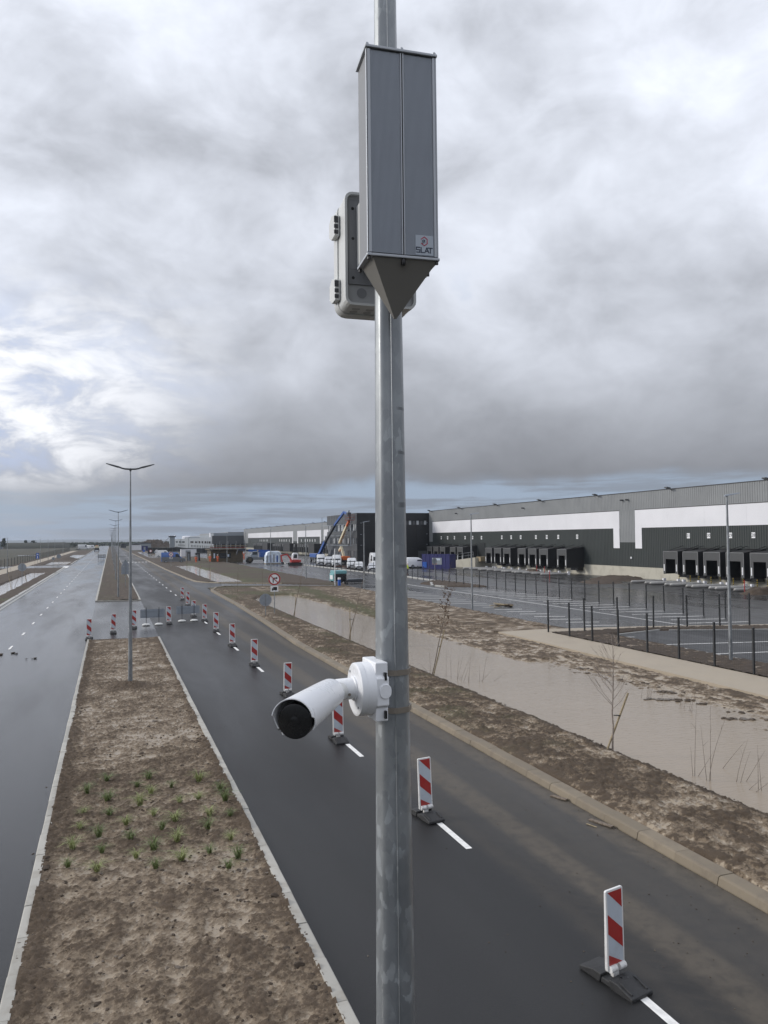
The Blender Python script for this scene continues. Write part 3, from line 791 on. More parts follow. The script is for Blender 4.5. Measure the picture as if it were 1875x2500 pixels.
sheet('water', [(-14.6, 48), (-10.0, 48), (-10.0, 155), (-14.6, 155)], -0.06, M['water_skylit'])
sheet('water', [(-16, 197), (-9.2, 197), (-9.2, 232), (-16, 232)], -0.06, M['water_skylit'])
sheet('water', [(-15.2, 258), (-9.2, 258), (-9.2, 342), (-15.2, 342)], -0.06, M['water_skylit'])
sheet('water', [(-35, 334), (-26.5, 334), (-26.5, 346), (-35, 346)], -0.02, M['water_skylit'])
sheet('path', [(-20.6, -8), (-17.3, -8), (-17.4, 480), (-20.2, 480)], 0.03, M['path'])
sheet('road', [(-24, 178), (-8.6, 175), (-8.6, 194), (-24, 191)], 0.02, M['asphalt_yard'])
MB().box(-9.6, -8.5, 174, 184, 0.012, 0.03).build('road_marking', M['paint'], road)
# grassy field left of the fence, standing proud of the base sheet
xs = np.linspace(-240, -21.5, 130); ys = np.linspace(-40, 690, 140)
XX, YY = np.meshgrid(xs, ys)
Hf = -0.10 + 0.5 * fbm(XX, YY, 0.02, 4) * sstep(-XX, 24, 40) - 0.02
Hf = np.where((XX > -37) & (XX < -25) & (YY > 325) & (YY < 355), -0.12, Hf)
grid_obj('field', xs, ys, Hf, M['field'])
# long overgrown berm beyond the field
xs = np.linspace(-330, -24, 160); ys = np.linspace(672, 740, 18)
XX, YY = np.meshgrid(xs, ys)
prof = np.sin(np.clip((YY - 672) / 68, 0, 1) * math.pi) ** 0.6
H = (5.0 + 0.4 * fbm(XX, YY, 0.05, 4)) * prof * sstep(-XX, 25, 37) - 0.3
grid_obj('berm', xs, ys, H, M['berm'])

# --- car parks, yard, paths on the right
sheet('parking_lot', [(26.2, 39.4), (38.9, 36.4), (66, 30), (66, 430), (26.4, 430), (26.4, 100), (26.0, 82), (26.0, 60)], -0.012, M['asphalt_yard'])
pk1 = bpy.data.objects['parking_lot']
pk2 = sheet('parking_lot', [(26.45, 8), (45, 8), (45, 33.2), (36, 35.0), (30.1, 37.2), (26.45, 36.4)], 0.0, M['asphalt_new'])
path = sheet('path', [(21.15, 5), (23.95, 5), (24.05, 38.9), (30, 38.7), (38.3, 36.4), (38.4, 36.9), (30, 39.4), (24.3, 40.5), (21.4, 40.4)], 0.03, M['path'], thick=0.15)
# soil between the two car parks and along the fence
def soil_patch(x0, x1, y0, y1, dx, hz=0.06, amp=0.12, seed=0, tilt=0.0, mat='soil_far', green=0.0, shape=None):
    xs = np.arange(x0, x1, dx); ys = np.arange(y0, y1, dx)
    XX, YY = np.meshgrid(xs, ys)
    c = cloddy(XX + seed, YY, 1.6); b = fbm(XX, YY + seed, 0.5, 3)
    H = hz + amp * (c - 0.5)
    if shape is not None:
        e = shape(XX, YY); H = H * e - 0.12 * (1 - e)
    return grid_obj('soil', xs, ys, H, M[mat], {'low': np.clip(1.0 - c / 0.55, 0, 0.75), 'green': green * sstep(b, 0, .3)})
soil_patch(24.05, 39.5, 34.0, 39.4, 0.09, shape=lambda X, Y: sstep(Y - np.interp(X, [24, 30, 36, 40], [36.6, 37.5, 35.2, 33.8]), 0, 0.1) * (1 - sstep(Y - np.interp(X, [24, 30, 38.3, 40], [38.8, 38.6, 36.3, 35.8]), 0, .1)))
soil_patch(24.0, 26.5, 8.0, 37.2, 0.08, hz=0.05)
kerb_line('kerb', [(26.5, 8), (26.5, 36.5), (30.1, 37.35), (36.0, 35.1), (45, 33)], [(-0.08, -0.2), (0.04, -0.2), (0.04, 0.05), (-0.08, 0.05)], M['kerb_grey'], 0)
def stall(parent, p, q, w=0.10, z=0.0):
    p = Vector((*p, z)); q = Vector((*q, z)); d = (q - p).normalized(); n = Vector((-d.y, d.x, 0)) * w / 2
    return MB().quad(p - n, q - n, q + n, p + n).build('stall_line', M['paint'], parent)
for (a, b) in (((26.6, 32.4), (33.0, 31.0)), ((26.6, 28.98), (31.5, 28.1)), ((26.6, 25.6), (31.5, 24.7)), ((26.6, 35.6), (27.2, 35.5))): stall(pk2, a, b, 0.12, 0.005)
stall(pk1, (33.5, 38.9), (33.5, 90), 0.14, -0.005)
for k in range(18):
    y = 38.75 + k * 1.99
    if y < 74: stall(pk1, (34.5 if k % 2 == 0 else 34.8, y + 0.9), (38.45, y), 0.17, -0.005)
for k in range(21):
    y = 40.6 + k * 1.98
    if y < 84: stall(pk1, (26.3 if y > 58 else 27.9, y + 0.75 if y < 58 else y + 1.0), (29.9, y), 0.17, -0.005)
# kerbed soil island between car park and yard, and the long kerb in front of the parked cars
soil_patch(34.6, 40.6, 77.2, 91.0, 0.16, hz=0.10, amp=0.22, shape=lambda X, Y: sstep(X - np.interp(Y, [77, 80, 86, 91], [39.5, 35.2, 35.0, 38.6]), 0, 0.3) * sstep(np.interp(Y, [77, 85, 91], [39.8, 40.4, 39.8]) - X, 0, 0.3))
kerb_line('kerb', [(39.0, 90), (39.6, 101.5), (39.0, 118), (38.8, 150), (37.6, 175)], [(-0.15, -0.2), (0.15, -0.2), (0.15, 0.14), (-0.15, 0.14)], M['kerb_grey'], 0)
kerb_line('kerb', [(36.9, 86.8), (35.0, 82.0), (35.3, 78.9)], [(-0.15, -0.2), (0.15, -0.2), (0.15, 0.14), (-0.15, 0.14)], M['kerb_grey'], 0)
# dirt mounds in front of the dock
def mound(cx, cy, rx, ry, h, seed, rz=0.0, n=44):
    xs = np.linspace(-1.15, 1.15, n); ys = np.linspace(-1.15, 1.15, n)
    XX, YY = np.meshgrid(xs, ys)
    WX = cx + XX * rx * math.cos(rz) - YY * ry * math.sin(rz); WY = cy + XX * rx * math.sin(rz) + YY * ry * math.cos(rz)
    r = np.sqrt(XX ** 2 + YY ** 2) + 0.5 * fbm(WX + seed, WY, 0.35, 3)
    c = cloddy(WX, WY, 1.1)
    e = 1 - sstep(r, 0.25, 1.0)
    H = h * e * (0.55 + 0.7 * c) - 0.12 * (1 - e)
    nx, ny = len(xs), len(ys)
    o = grid_obj('dirt_mound', xs, ys, H, M['soil_far'], {'low': np.clip(0.5 - 0.6 * c, 0, 1), 'green': 0 * H})
    me = o.data
    co = np.stack([WX.ravel(), WY.ravel(), H.ravel()], 1).astype(np.float32); me.vertices.foreach_set('co', co.ravel()); me.update()
    return o
mound(62.0, 84.0, 9.5, 4.2, 0.30, 3, rz=R(52))
mound(55.8, 79.0, 5.5, 3.4, 0.22, 5, rz=R(40))
mound(57.5, 56.5, 2.6, 1.6, 0.55, 8)
mound(61.0, 104.0, 5.5, 1.6, 0.5, 9, rz=R(70))
# the last stretches: waste ground behind the car parks up to the hut
# ================================================================== LAMP POSTS OF THE CENTRAL RESERVATION
def pole_r(z): return (0.171 - 0.01525 * z) / 2 / math.cos(R(22.5)) * 0.97
def lamp_arm(side):
    """one upswept arm with a flat luminaire"""
    m = MB(); m.tube([(side * 0.02, 0, 8.36), (side * 0.20, 0, 8.37), (side * 0.34, 0, 8.40)], [0.034, 0.032, 0.030], 8)
    h = MB()
    secs = [(0.30, 8.385, .045, .045), (0.42, 8.43, .075, .05), (0.60, 8.48, .09, .045), (0.82, 8.545, .075, .03), (0.90, 8.565, .05, .018)]
    V = []; F = []
    for x, z, hw, t in secs: V += [(side * x, -hw, z - t * .5), (side * x, hw, z - t * .5), (side * x, hw * .8, z + t * .7), (side * x, -hw * .8, z + t * .7)]
    for i in range(len(secs) - 1):
        for j in range(4): F.append((i * 4 + j, i * 4 + (j + 1) % 4, i * 4 + 4 + (j + 1) % 4, i * 4 + 4 + j))
    F += [(3, 2, 1, 0), tuple(len(V) - 4 + k for k in range(4))]
    h.add(V, F)
    l = MB().quad((side * .46, -.055, 8.405), (side * .78, -.045, 8.505), (side * .78, .045, 8.505), (side * .46, .055, 8.405))
    return m, h, l
def make_median_lamp(mat, smoothpole=False):
    root = thing('street_lamp', None, 'street lamp', group='double-armed lamps along the central reservation')
    p = MB()
    zs = list(np.linspace(0.0, 8.3, 30))
    N = 48; V = []; F = []
    for z in zs:
        for j in range(N):
            a = 2 * math.pi * j / N; dl = ((a - R(35.3)) % R(45)) - R(22.5)
            apo = pole_r(z) * math.cos(R(22.5)); r = min(apo / math.cos(dl), apo * 1.042)   # octagon with rolled corners
            V.append((r * math.cos(a), r * math.sin(a), z))
    for i in range(len(zs) - 1):
        for j in range(N): F.append((i * N + j, i * N + (j + 1) % N, (i + 1) * N + (j + 1) % N, (i + 1) * N + j))
    F.append(tuple((len(zs) - 1) * N + j for j in range(N)))
    po = p.add(V, F).build('pole', mat, root, smooth=True)
    sa = R(-99.5)
    MB().tube([(math.cos(sa) * pole_r(z) * .992, math.sin(sa) * pole_r(z) * .992, z) for z in zs], .0020, 6).build('weld_seam', mat, root, smooth=True)
    MB().lathe((0, 0, 0), [(.10, -.02), (.10, .02), (.098, .025)], 16).build('base_plate', M['galv'], root)
    MB().lathe((0, 0, 8.28), [(.04, 0), (.04, .10), (.02, .12)], 10).build('pole_cap', M['lamp_dark'], root)
    for s in (-1, 1):
        a, h, l = lamp_arm(s)
        ao = a.build('lamp_arm', M['lamp_dark'], root, smooth=True)
        ho = h.build('lamp_head', M['lamp_dark'], root, smooth=True)
        l.build('lens', M['lens'], ho)
    return root
near_pole = make_median_lamp(M['galv_near'])
near_pole.location = (0.735, 2.01, 0)
tag(near_pole, 'big galvanised octagonal pole in the foreground carrying the white camera and grey cabinet')
lamp0 = copy_tree(near_pole)
for ch in lamp0.children:
    if ch.name.startswith('weld') or (ch.name.startswith('pole') and 'cap' not in ch.name):
        ch.data = ch.data.copy(); ch.data.materials[0] = M['galv']
LY = [31.55, 79.4, 114.4, 150, 190, 230, 275, 320, 365, 410, 460, 510]
for i, y in enumerate(LY):
    o = lamp0 if i == 0 else copy_tree(lamp0)
    o.location = (0.74 if y < 200 else 0.6, y, 0.02); o.rotation_euler.z = R(rnd.uniform(-2, 2))
    if i == 0: l = 'grey double-armed street lamp standing in a dark soil mound on the near median bed'
    else: l = '%s double-armed street lamp on the far median, counted from the crossover' % ORD[i - 1]
    o['label'] = l

# ================================================================== THINGS ON THE FOREGROUND POLE
# --- ribbed aluminium power cabinet
W_, D_, H_ = 0.185, 0.108, 0.527
cab = thing('power_cabinet', 'tall grey ribbed aluminium cabinet fixed high on the foreground pole', 'cabinet', (0.602, 1.79, 6.307), R(-5.0))
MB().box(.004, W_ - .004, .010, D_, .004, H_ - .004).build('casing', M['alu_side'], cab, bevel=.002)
def ribbed(x0, x1):
    n = int((x1 - x0) / .0029); dx = (x1 - x0) / n
    V = []; F = []
    prof = []
    for i in range(n):
        a = x0 + i * dx
        prof += [(a, .0036), (a + dx * .18, .0025), (a + dx * .62, .0025), (a + dx * .80, .0036)]
    prof.append((x1, .0036))
    for x, y in prof: V += [(x, y, .006), (x, y, H_ - .006)]
    for i in range(len(prof) - 1): F.append((2 * i, 2 * i + 2, 2 * i + 3, 2 * i + 1))
    k = len(V); V += [(x0, .010, .006), (x0, .010, H_ - .006), (x1, .010, .006), (x1, .010, H_ - .006)]
    e = 2 * (len(prof) - 1)
    F += [(k, 0, 1, k + 1), (e, k + 2, k + 3, e + 1)]
    return MB().add(V, F)
for a, b in ((.0115, .0885), (.0985, .1740)):
    ribbed(a, b).build('front_panel', M['alu'], cab)
for a, b in ((.0, .0015), (.003, .011), (.0890, .0920), (.0950, .0980), (.1745, .1815)):
    MB().box(a, b, .0006, .010, .005, H_ - .005).build('rail', M['alu_rail'], cab, bevel=.0006)
MB().box(.1822, .185, .0006, D_, .004, H_ - .004).build('rail', M['alu_rail'], cab)
MB().box(.0921, .0949, .005, .010, .005, H_ - .005).build('centre_groove', M['black'], cab)
MB().box(.0016, .0029, .004, .010, .005, H_ - .005).build('centre_groove', M['black'], cab)
for nm, z0, z1 in (('top_cap', H_ - .003, H_ + .004), ('bottom_cap', -.005, .002)):
    c_ = MB().box(-.0025, W_ + .0025, -.003, D_ + .002, z0, z1).build(nm, M['alu_rail'], cab, bevel=.0015)
    zz = z1 + .003 if nm == 'top_cap' else z0 - .004
    for x, y in ((.004, .004), (W_ * .51, .004), (W_ - .004, .004), (.004, D_ - .006), (W_ - .004, D_ - .006)):
        MB().lathe((x, y, zz - .004), [(.0045, 0), (.0045, .006), (.003, .008)], 10).build('bolt', M['alu_rail'] if nm == 'top_cap' else M['black'], c_)
# drip cone under it: folded sheet, four-sided, apex towards the pole
ax_ = Vector((.700, 1.862, 6.172)) - Vector((.602, 1.79, 6.307)); ax_ = Matrix.Rotation(R(5.0), 3, 'Z') @ ax_
b4 = [(.0135, .003, -.0055), (W_ - .003, .003, -.0055), (W_ - .006, D_ - .006, -.0055), (.008, D_ - .012, -.0055)]
ap = [(ax_.x - .003, ax_.y, ax_.z), (ax_.x + .004, ax_.y, ax_.z), (ax_.x + .004, ax_.y + .006, ax_.z), (ax_.x - .003, ax_.y + .006, ax_.z)]
MB().add(b4 + ap, [(0, 1, 5, 4), (1, 2, 6, 5), (2, 3, 7, 6), (3, 0, 4, 7), (0, 3, 2, 1), (4, 5, 6, 7)]).build('drip_cone', M['cone'], cab)
MB().tube([(.093, .006, -.004), (.093, .0035, -.016), (.0925, .006, -.0215)], [.0055, .006, .005], 10).build('cable_plug', M['black'], cab, smooth=True)
MB().tube([(W_ - .012, .055, -.012), (W_ - .012, .055, -.026)], .005, 8).build('cable_plug', M['black'], cab)
# bracket between cabinet and pole
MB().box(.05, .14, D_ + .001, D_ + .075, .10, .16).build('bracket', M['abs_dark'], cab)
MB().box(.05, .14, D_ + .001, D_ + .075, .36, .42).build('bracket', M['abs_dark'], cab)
# sticker with its mark and lettering
st = MB().box(.1245, .1715, .0018, .0026, .008, .0585).build('sticker', M['sticker'], cab)
def stroke(mb, pts, w, y0, y1, closed=False):
    pts = [Vector((p[0], p[1])) for p in pts]
    n = len(pts)
    for i in range(n if closed else n - 1):
        a, b = pts[i], pts[(i + 1) % n]; d = (b - a).normalized(); q = Vector((-d.y, d.x)) * w / 2; e = d * w * .35
        P = [(a - e - q), (b + e - q), (b + e + q), (a - e + q)]
        mb.prism([(p.x, p.y) for p in P], y0, y1, 'y')
lx, lz, lh = .1268, .0145, .0125
t = MB(); w = .0023
y0, y1 = .0011, .00175
stroke(t, [(lx + .0090, lz + lh), (lx, lz + lh), (lx, lz + lh / 2), (lx + .0090, lz + lh / 2), (lx + .0090, lz), (lx, lz)], w, y0, y1)
stroke(t, [(lx + .0125, lz + lh), (lx + .0125, lz), (lx + .0200, lz)], w, y0, y1)
stroke(t, [(lx + .0225, lz), (lx + .0275, lz + lh), (lx + .0330, lz)], w, y0, y1)
stroke(t, [(lx + .0250, lz + lh * .32), (lx + .0310, lz + lh * .32)], w, y0, y1)
stroke(t, [(lx + .0305, lz + lh), (lx + .0425, lz + lh)], w, y0, y1); stroke(t, [(lx + .0370, lz + lh), (lx + .0370, lz)], w, y0, y1)
t.build('lettering', M['navy'], st)
hx, hz, hr = .1478, .0435, .0112
hexp = [(hx + hr * math.cos(R(a)) * .80, hz + hr * math.sin(R(a))) for a in (155, 90, 30, -30, -90, -150)]
t = MB(); stroke(t, hexp, .0021, y0, y1); t.build('logo_ring', M['logo_red'], st)
t = MB()
stroke(t, [(hx - .0055, hz + .0005), (hx - .001, hz + .0035), (hx + .002, hz + .002)], .0014, y0, y1)
stroke(t, [(hx - .0055, hz - .0025), (hx + .0005, hz + .0005), (hx + .002, hz - .002)], .0014, y0, y1)
stroke(t, [(hx - .0045, hz - .0055), (hx - .0005, hz - .0035)], .0014, y0, y1)
t.build('logo_stripes', M['navy'], st)

# --- plastic equipment box on the far side of the pole
enc = thing('equipment_box', 'light grey plastic equipment box with hinged lid behind the pole', 'equipment box', (0.637, 2.105, 6.272), R(-3))
ew, ed, eh = .212, .120, .328
def rrect(x0, x1, z0, z1, r, n=4):
    P = []
    for cx, cz, a0 in ((x1 - r, z1 - r, 0), (x0 + r, z1 - r, 90), (x0 + r, z0 + r, 180), (x1 - r, z0 + r, 270)):
        for k in range(n + 1):
            a = R(a0 + 90 * k / n); P.append((cx + r * math.cos(a), cz + r * math.sin(a)))
    return P
MB().prism(rrect(0, ew, 0, eh, .022), 0.004, ed * .62, 'y').build('body', M['abs'], enc, smooth=True)
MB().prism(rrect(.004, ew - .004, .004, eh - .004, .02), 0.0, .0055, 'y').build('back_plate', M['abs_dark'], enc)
rim = MB(); o_ = rrect(-.001, ew + .001, -.001, eh + .001, .023); i_ = rrect(.006, ew - .006, .006, eh - .006, .017)
n = len(o_); V = [(x, y, z) for y in (-.012, .02) for x, z in o_] + [(x, y, z) for y in (-.012, .02) for x, z in i_]
F = []
for i in range(n):
    j = (i + 1) % n
    F += [(i, j, n + j, n + i), (2 * n + i, 3 * n + i, 3 * n + j, 2 * n + j), (i, 2 * n + i, 2 * n + j, j), (n + i, n + j, 3 * n + j, 3 * n + i)]
rim.add(V, F).build('rear_rim', M['abs'], enc)
MB().prism(rrect(-.004, ew + .004, -.004, eh + .004, .034), ed * .62 + .001, ed, 'y').build('lid', M['abs'], enc, smooth=True)
for z in (.030, .222):
    h = MB().prism([(ed * .45, z), (ed * .45, z + .062), (ed * .80, z + .074), (ed * 1.06, z + .060), (ed * 1.06, z + .018), (ed * .80, z)], -.017, -.0015, 'x').build('latch', M['abs'], enc, bevel=.002)
    for k in range(3): MB().box(-.0182, -.006, ed * .43, ed * .455, z + .006 + .017 * k, z + (.017 + .017 * k if k < 2 else .058)).build('latch_slot', M['cap'], h)
    MB().prism([(ed * .45, z), (ed * .45, z + .062), (ed * .80, z + .070), (ed * 1.0, z + .05), (ed * .8, z)], ew + .0015, ew + .010, 'x').build('latch', M['abs'], enc, bevel=.002)
sp = MB().box(.010, .062, -.0045, -.0005, .105, .310).build('mounting_strip', M['alu_side'], enc)
MB().box(.010, .125, -.0045, -.0005, .062, .1045).build('mounting_strip', M['alu_side'], enc)
for z in (.283, .195, .080): MB().lathe((.024, -.0048, z), [(.0045, 0), (.0045, .002)], 12, (0, 1, 0)).build('screw', M['black'], sp)
MB().box(.034, .135, -.062, -.005, .108, .290).build('spacer_block', M['abs'], enc, bevel=.006)
kn = MB().lathe((0, 0, -.0008), [(.012, 0), (.012, .001)], 14).mesh('cable_knockout', M['abs_dark'])
for k in range(8): instance('cable_knockout', kn, enc, (.040 + .042 * (k % 4), .03 + .03 * (k // 4), 0))
for k in range(2): MB().lathe((.050 + .075 * k, -.0009, .038), [(.015, 0), (.0145, .0008)], 16, (0, 1, 0)).build('cable_knockout', M['alu_side'], enc)

# --- bullet camera on a round back box
camr = thing('security_camera', 'white bullet security camera on a round back box strapped to the pole', 'security camera', (0.690, 2.0, 5.19))
O = (0.690, 2.0, 5.19)
cy = 2.0; cz = 5.192
br = MB(O); br.prism([(1.945, 5.112), (1.945, 5.150), (1.935, 5.155), (1.935, 5.228), (1.945, 5.233), (1.945, 5.268), (2.06, 5.268), (2.06, 5.112)], .664, .699, 'x').build('mounting_bracket', M['cam_white'], camr, bevel=.003)
MB(O).prism(rrect(.672, .704, 5.174, 5.212, .015), 1.9315, 1.9365, 'y').build('knockout', M['cam_white'], camr, bevel=.001)
for z in (5.131, 5.232):
    MB(O).box(.686, .692, 1.9335, 1.944, z - .010, z + .010).build('bracket_slot', M['black'], camr)
bb = MB(O).lathe((.664, cy, cz), [(.0715, 0), (.0715, .022), (.0705, .0235), (.0705, .026), (.0715, .027), (.0705, .040), (.064, .043), (.060, .0425)], 48, (-1, 0, 0)).build('back_box', M['cam_white'], camr, smooth=True)
for a in (50, 230): MB(O).lathe((.664 - .0425, cy + .056 * math.cos(R(a)), cz + .056 * math.sin(R(a))), [(.0035, 0), (.0035, .0016)], 10, (-1, 0, 0)).build('screw', M['alu_side'], bb)
am = MB(O).lathe((.622, cy, cz + .003), [(.033, 0), (.033, .005), (.029, .007), (.0275, .050), (.0245, .056)], 28, (-1, 0, 0)).build('arm', M['cam_white'], camr, smooth=True)
for dz in (0.002,): MB(O).lathe((.600, cy - .0255, cz - .008), [(.0042, -.001), (.0042, .002)], 10, (0, -1, 0)).build('screw', M['steel'], am)
MB(O).tube([(.586, cy - .004, cz), (.562, cy - .030, cz + .002), (.532, cy - .078, cz + .004)], [.0245, .0235, .020], 16).build('swivel_joint', M['abs'], camr, smooth=True)
# body along its own axis: tail near the joint, lens towards the viewer
tail = Vector((.529, 1.919, 5.195)); lensc = Vector((.384, 1.683, 5.196))
axv = (lensc - tail).normalized(); rt = axv.cross(Vector((0, 0, 1))).normalized(); upv = rt.cross(axv)
BL = (lensc - tail).length
def bp_(s, a, r): return tail + axv * s + (rt * math.cos(a) + upv * math.sin(a)) * r
body = MB(O).lathe(tail, [(.016, -.004), (.028, .003), (.032, .016), (.0375, BL - .030)], 36, axv).build('body', M['cam_white'], camr, smooth=True)
MB(O).lathe(tail, [(.0388, BL - .030), (.0395, BL - .006), (.0385, BL - .001), (.0345, BL)], 40, axv).build('front_ring', M['black'], camr, smooth=True)
ln = MB(O).lathe(tail, [(.0340, BL - .003), (.0340, BL - .0015), (.015, BL - .0015), (.013, BL - .004)], 36, axv).build('lens_window', M['black'], camr, smooth=False)
MB(O).lathe(tail, [(.012, BL - .0025), (.011, BL + .0005), (.007, BL + .0012)], 24, axv).build('lens', M['black'], ln, smooth=True)
# weather shield: an open shell over the top and sides
n = 34; V = []; F = []
ss = [-.012, .010, .05, .10, BL - .02, BL + .016]
for inner in (0, 1):
    for si, s in enumerate(ss):
        k = sstep(np.array(s), -.012, .02) * 1.0
        for j in range(n + 1):
            a = R(-32) + (R(212) - R(-32)) * j / n
            r = (.0385 + .0085 * max(0, s) / BL) * (.96 + .04 * float(k)) - (.0022 if inner else 0)
            # the sides are flatter than a circle
            p = tail + axv * s + rt * math.cos(a) * r * 1.02 + upv * (max(math.sin(a), -.62) * r + .0065)
            # the front lip is cut back at its lower corners
            if si == len(ss) - 1 and math.sin(a) < .15: p -= axv * (.012 + .012 * min(1, (.15 - math.sin(a)) * 2))
            V.append(p)
m_ = n + 1; half = len(ss) * m_
for i in range(len(ss) - 1):
    for j in range(n):
        a = i * m_ + j; F += [(a, a + 1, a + m_ + 1, a + m_), (half + a, half + a + m_, half + a + m_ + 1, half + a + 1)]
for j in range(n):
    a = (len(ss) - 1) * m_ + j; F += [(a, a + 1, half + a + 1, half + a), (j, half + j, half + j + 1, j + 1)]
for i in range(len(ss) - 1):
    a = i * m_; F += [(a, a + m_, half + a + m_, half + a)]; a += n; F += [(a, half + a, half + a + m_, a + m_)]
sh = MB(O).add(V, F).build('weather_shield', M['cam_white'], camr, smooth=True)
# side panel below the shield on the visible side
V = []
for s, d0, d1 in ((.015, -.012, -.044), (BL - .035, -.018, -.040)):
    for dz in (d0, d1):
        for q in (.030, (.0385 if dz == d0 else .034) + .0085 * s / BL): V.append(tail + axv * s + rt * q + upv * dz)
F = [(0, 1, 3, 2), (4, 6, 7, 5), (0, 4, 5, 1), (2, 3, 7, 6), (0, 2, 6, 4), (1, 5, 7, 3)]
MB(O).add(V, F).build('side_panel', M['cam_white'], camr, bevel=.0015)
MB(O).lathe(tail + axv * (BL - .022) + rt * .044 - upv * .022, [(.004, -.002), (.004, .002)], 10, rt).build('screw', M['alu_side'], sh)
# steel bands round the pole, pulled into the bracket
for z in (5.131, 5.232):
    V = []; F = []; pr = pole_r(z) * 1.005 + .0012
    ang = [R(a) for a in np.linspace(-172, 40, 26)]
    for a in ang:
        k = math.cos(((a - R(22.5 - 12 - 20.2 - 90 + 45)) % R(45)) - R(22.5))
        r = pr * math.cos(R(22.5)) / k
        for dz in (-.0075, .0075):
            for rr in (r, r + .0035): V.append((0.735 + rr * math.cos(a), 2.01 + rr * math.sin(a), z + .002 + dz))
    for i in range(len(ang) - 1):
        b = i * 4; F += [(b + 1, b + 5, b + 7, b + 3), (b, b + 2, b + 6, b + 4), (b, b + 4, b + 5, b + 1), (b + 2, b + 3, b + 7, b + 6)]
    F += [(0, 1, 3, 2), (len(V) - 4, len(V) - 2, len(V) - 1, len(V) - 3)]
    MB(O).add(V, F).build('steel_band', M['steel'], camr)

# ================================================================== STRIPED BEACONS
def make_beacon():
    root = thing('traffic_beacon', None, 'traffic beacon', group='red and white beacons closing off the lane')
    # ballast foot: two stepped halves with a handle gap
    V = []; F = []
    foot = MB()
    pr = [(-.40, 0), (.36, 0), (.385, .03), (.36, .05), (.13, .105), (-.17, .105), (-.40, .045)]
    foot.prism([(-.44, 0), (-.085, 0), (-.06, .115), (-.20, .115), (-.44, .05)], -.18, .18, 'x'); foot.prism([(.44, 0), (.085, 0), (.06, .115), (.20, .115), (.44, .05)], -.18, .18, 'x')
    foot.prism([(-.10, 0.004), (.10, 0.004), (.10, .075), (-.10, .075)], -.165, .165, 'x')
    f = foot.build('rubber_foot', M['rubber'], root, bevel=.012)
    for x in (-.13, .13): MB().prism([(-.40, .055), (-.22, .100), (-.17, .122), (-.24, .124), (-.40, .078)], x - .012, x + .012, 'x').build('foot_ridge', M['rubber'], f, bevel=.005)
    for x, y in ((-.03, -.13), (.05, -.10), (.045, -.165)): MB().lathe((x, y, .1152), [(.018, 0), (.017, .002)], 10).build('foot_hole', M['black'], f)
    # tapered hollow panel
    P = rrect(-.150, .150, .16, 1.165, .024, 3)
    V = []; n = len(P)
    for y, k in ((-.030, 1), (.022, 1)):
        for x, z in P:
            tk = .62 + .38 * (1.165 - z) / 1.0
            V.append((x * k, y * tk, z))
    F = [tuple(range(n)), tuple(range(2 * n - 1, n - 1, -1))] + [(i, i + n, (i + 1) % n + n, (i + 1) % n) for i in range(n)]
    MB().add(V, F).build('panel', M['beacon'], root, bevel=.006)
    # reflective face and its red stripes
    x0, x1, z0, z1 = -.124, .124, .235, 1.138
    def fy(z, off): return -.030 * (.62 + .38 * (1.165 - z)) - off
    def face(pts, off): return MB().add([(x, fy(z, off), z) for x, z in pts] + [(x, fy(z, 0) + .004, z) for x, z in pts],
        [tuple(range(len(pts)))] + [(i, (i + 1) % len(pts), len(pts) + (i + 1) % len(pts), len(pts) + i) for i in range(len(pts))])
    face([(x0, z0), (x1, z0), (x1, z1), (x0, z1)], .0015).build('reflective_face', M['film'], root)
    s = .268
    for st in ([(x0 + .006, z1), (x1, z1), (x1, z1 - s * .86)],
               [(x0, z1 - s * 1.0), (x1, z1 - s * 1.84), (x1, z1 - s * 2.72), (x0, z1 - s * 1.90)],
               [(x0, z1 - s * 2.86), (x1 - .012, z0), (x0, z0)]):
        face(st, .003).build('red_stripe', M['red'], root)
    for a, b in ((-.130, -.022), (.026, .130)):
        MB().tube([(a, -.044, .200), (b, -.044, .200)], .042, 14).build('hinge_roll', M['beacon'], root, smooth=True)
    MB().box(-.05, .05, -.025, .025, .06, .20).build('socket', M['beacon'], root)
    return root
bc = make_beacon()
first = True
def put_beacon(x, y, label, rz=0.0, lean=0.0):
    global first
    o = bc if first else copy_tree(bc); first = False
    o.location = (x, y, 0.006); o.rotation_euler = (R(rnd.uniform(-1.6, 1.6)), R(rnd.uniform(-1.3, 1.3)), R(rz + rnd.uniform(-4, 4))); o['label'] = label
    return o
BX = [5.98, 5.97, 5.96, 5.99, 6.02, 6.05, 6.08, 6.13]
lab = ['nearest and largest red and white striped beacon, on the dash at lower right',
       'striped beacon just right of the foreground pole, second nearest of the lane row',
       'striped beacon right below the white camera, partly hidden by it, third in the lane row',
       'striped beacon just left above the white camera, fourth in the lane row',
       'striped beacon fifth in the lane row, between the median bed corner and the kerb',
       'striped beacon sixth in the lane row, one short of the grey sign boards',
       'striped beacon seventh in the lane row, right of the grey sign boards',
       'striped beacon standing beside the right edge of the right-hand grey sign board']
rz = [9, 4, 3, 2, 0, 1, -2, -1]
for i, y in enumerate(BY): put_beacon(BX[i], y, lab[i], rz[i])
put_beacon(5.72, 57.6, 'striped beacon hidden to its waist behind the right-hand grey sign board', 2)
put_beacon(6.22, 67.5, 'striped beacon beyond the sign boards, nearer of the last two', 2)
put_beacon(6.36, 74.2, 'farthest striped beacon, on a low foot beyond the sign boards', -2)
put_beacon(3.70, 53.3, 'striped beacon standing between the two grey sign boards', -2)
put_beacon(1.43, 51.6, 'striped beacon just right of the near street lamp, left of the sign boards', 0)
put_beacon(0.18, 49.5, 'striped beacon left of the near street lamp across the median gap', 1)
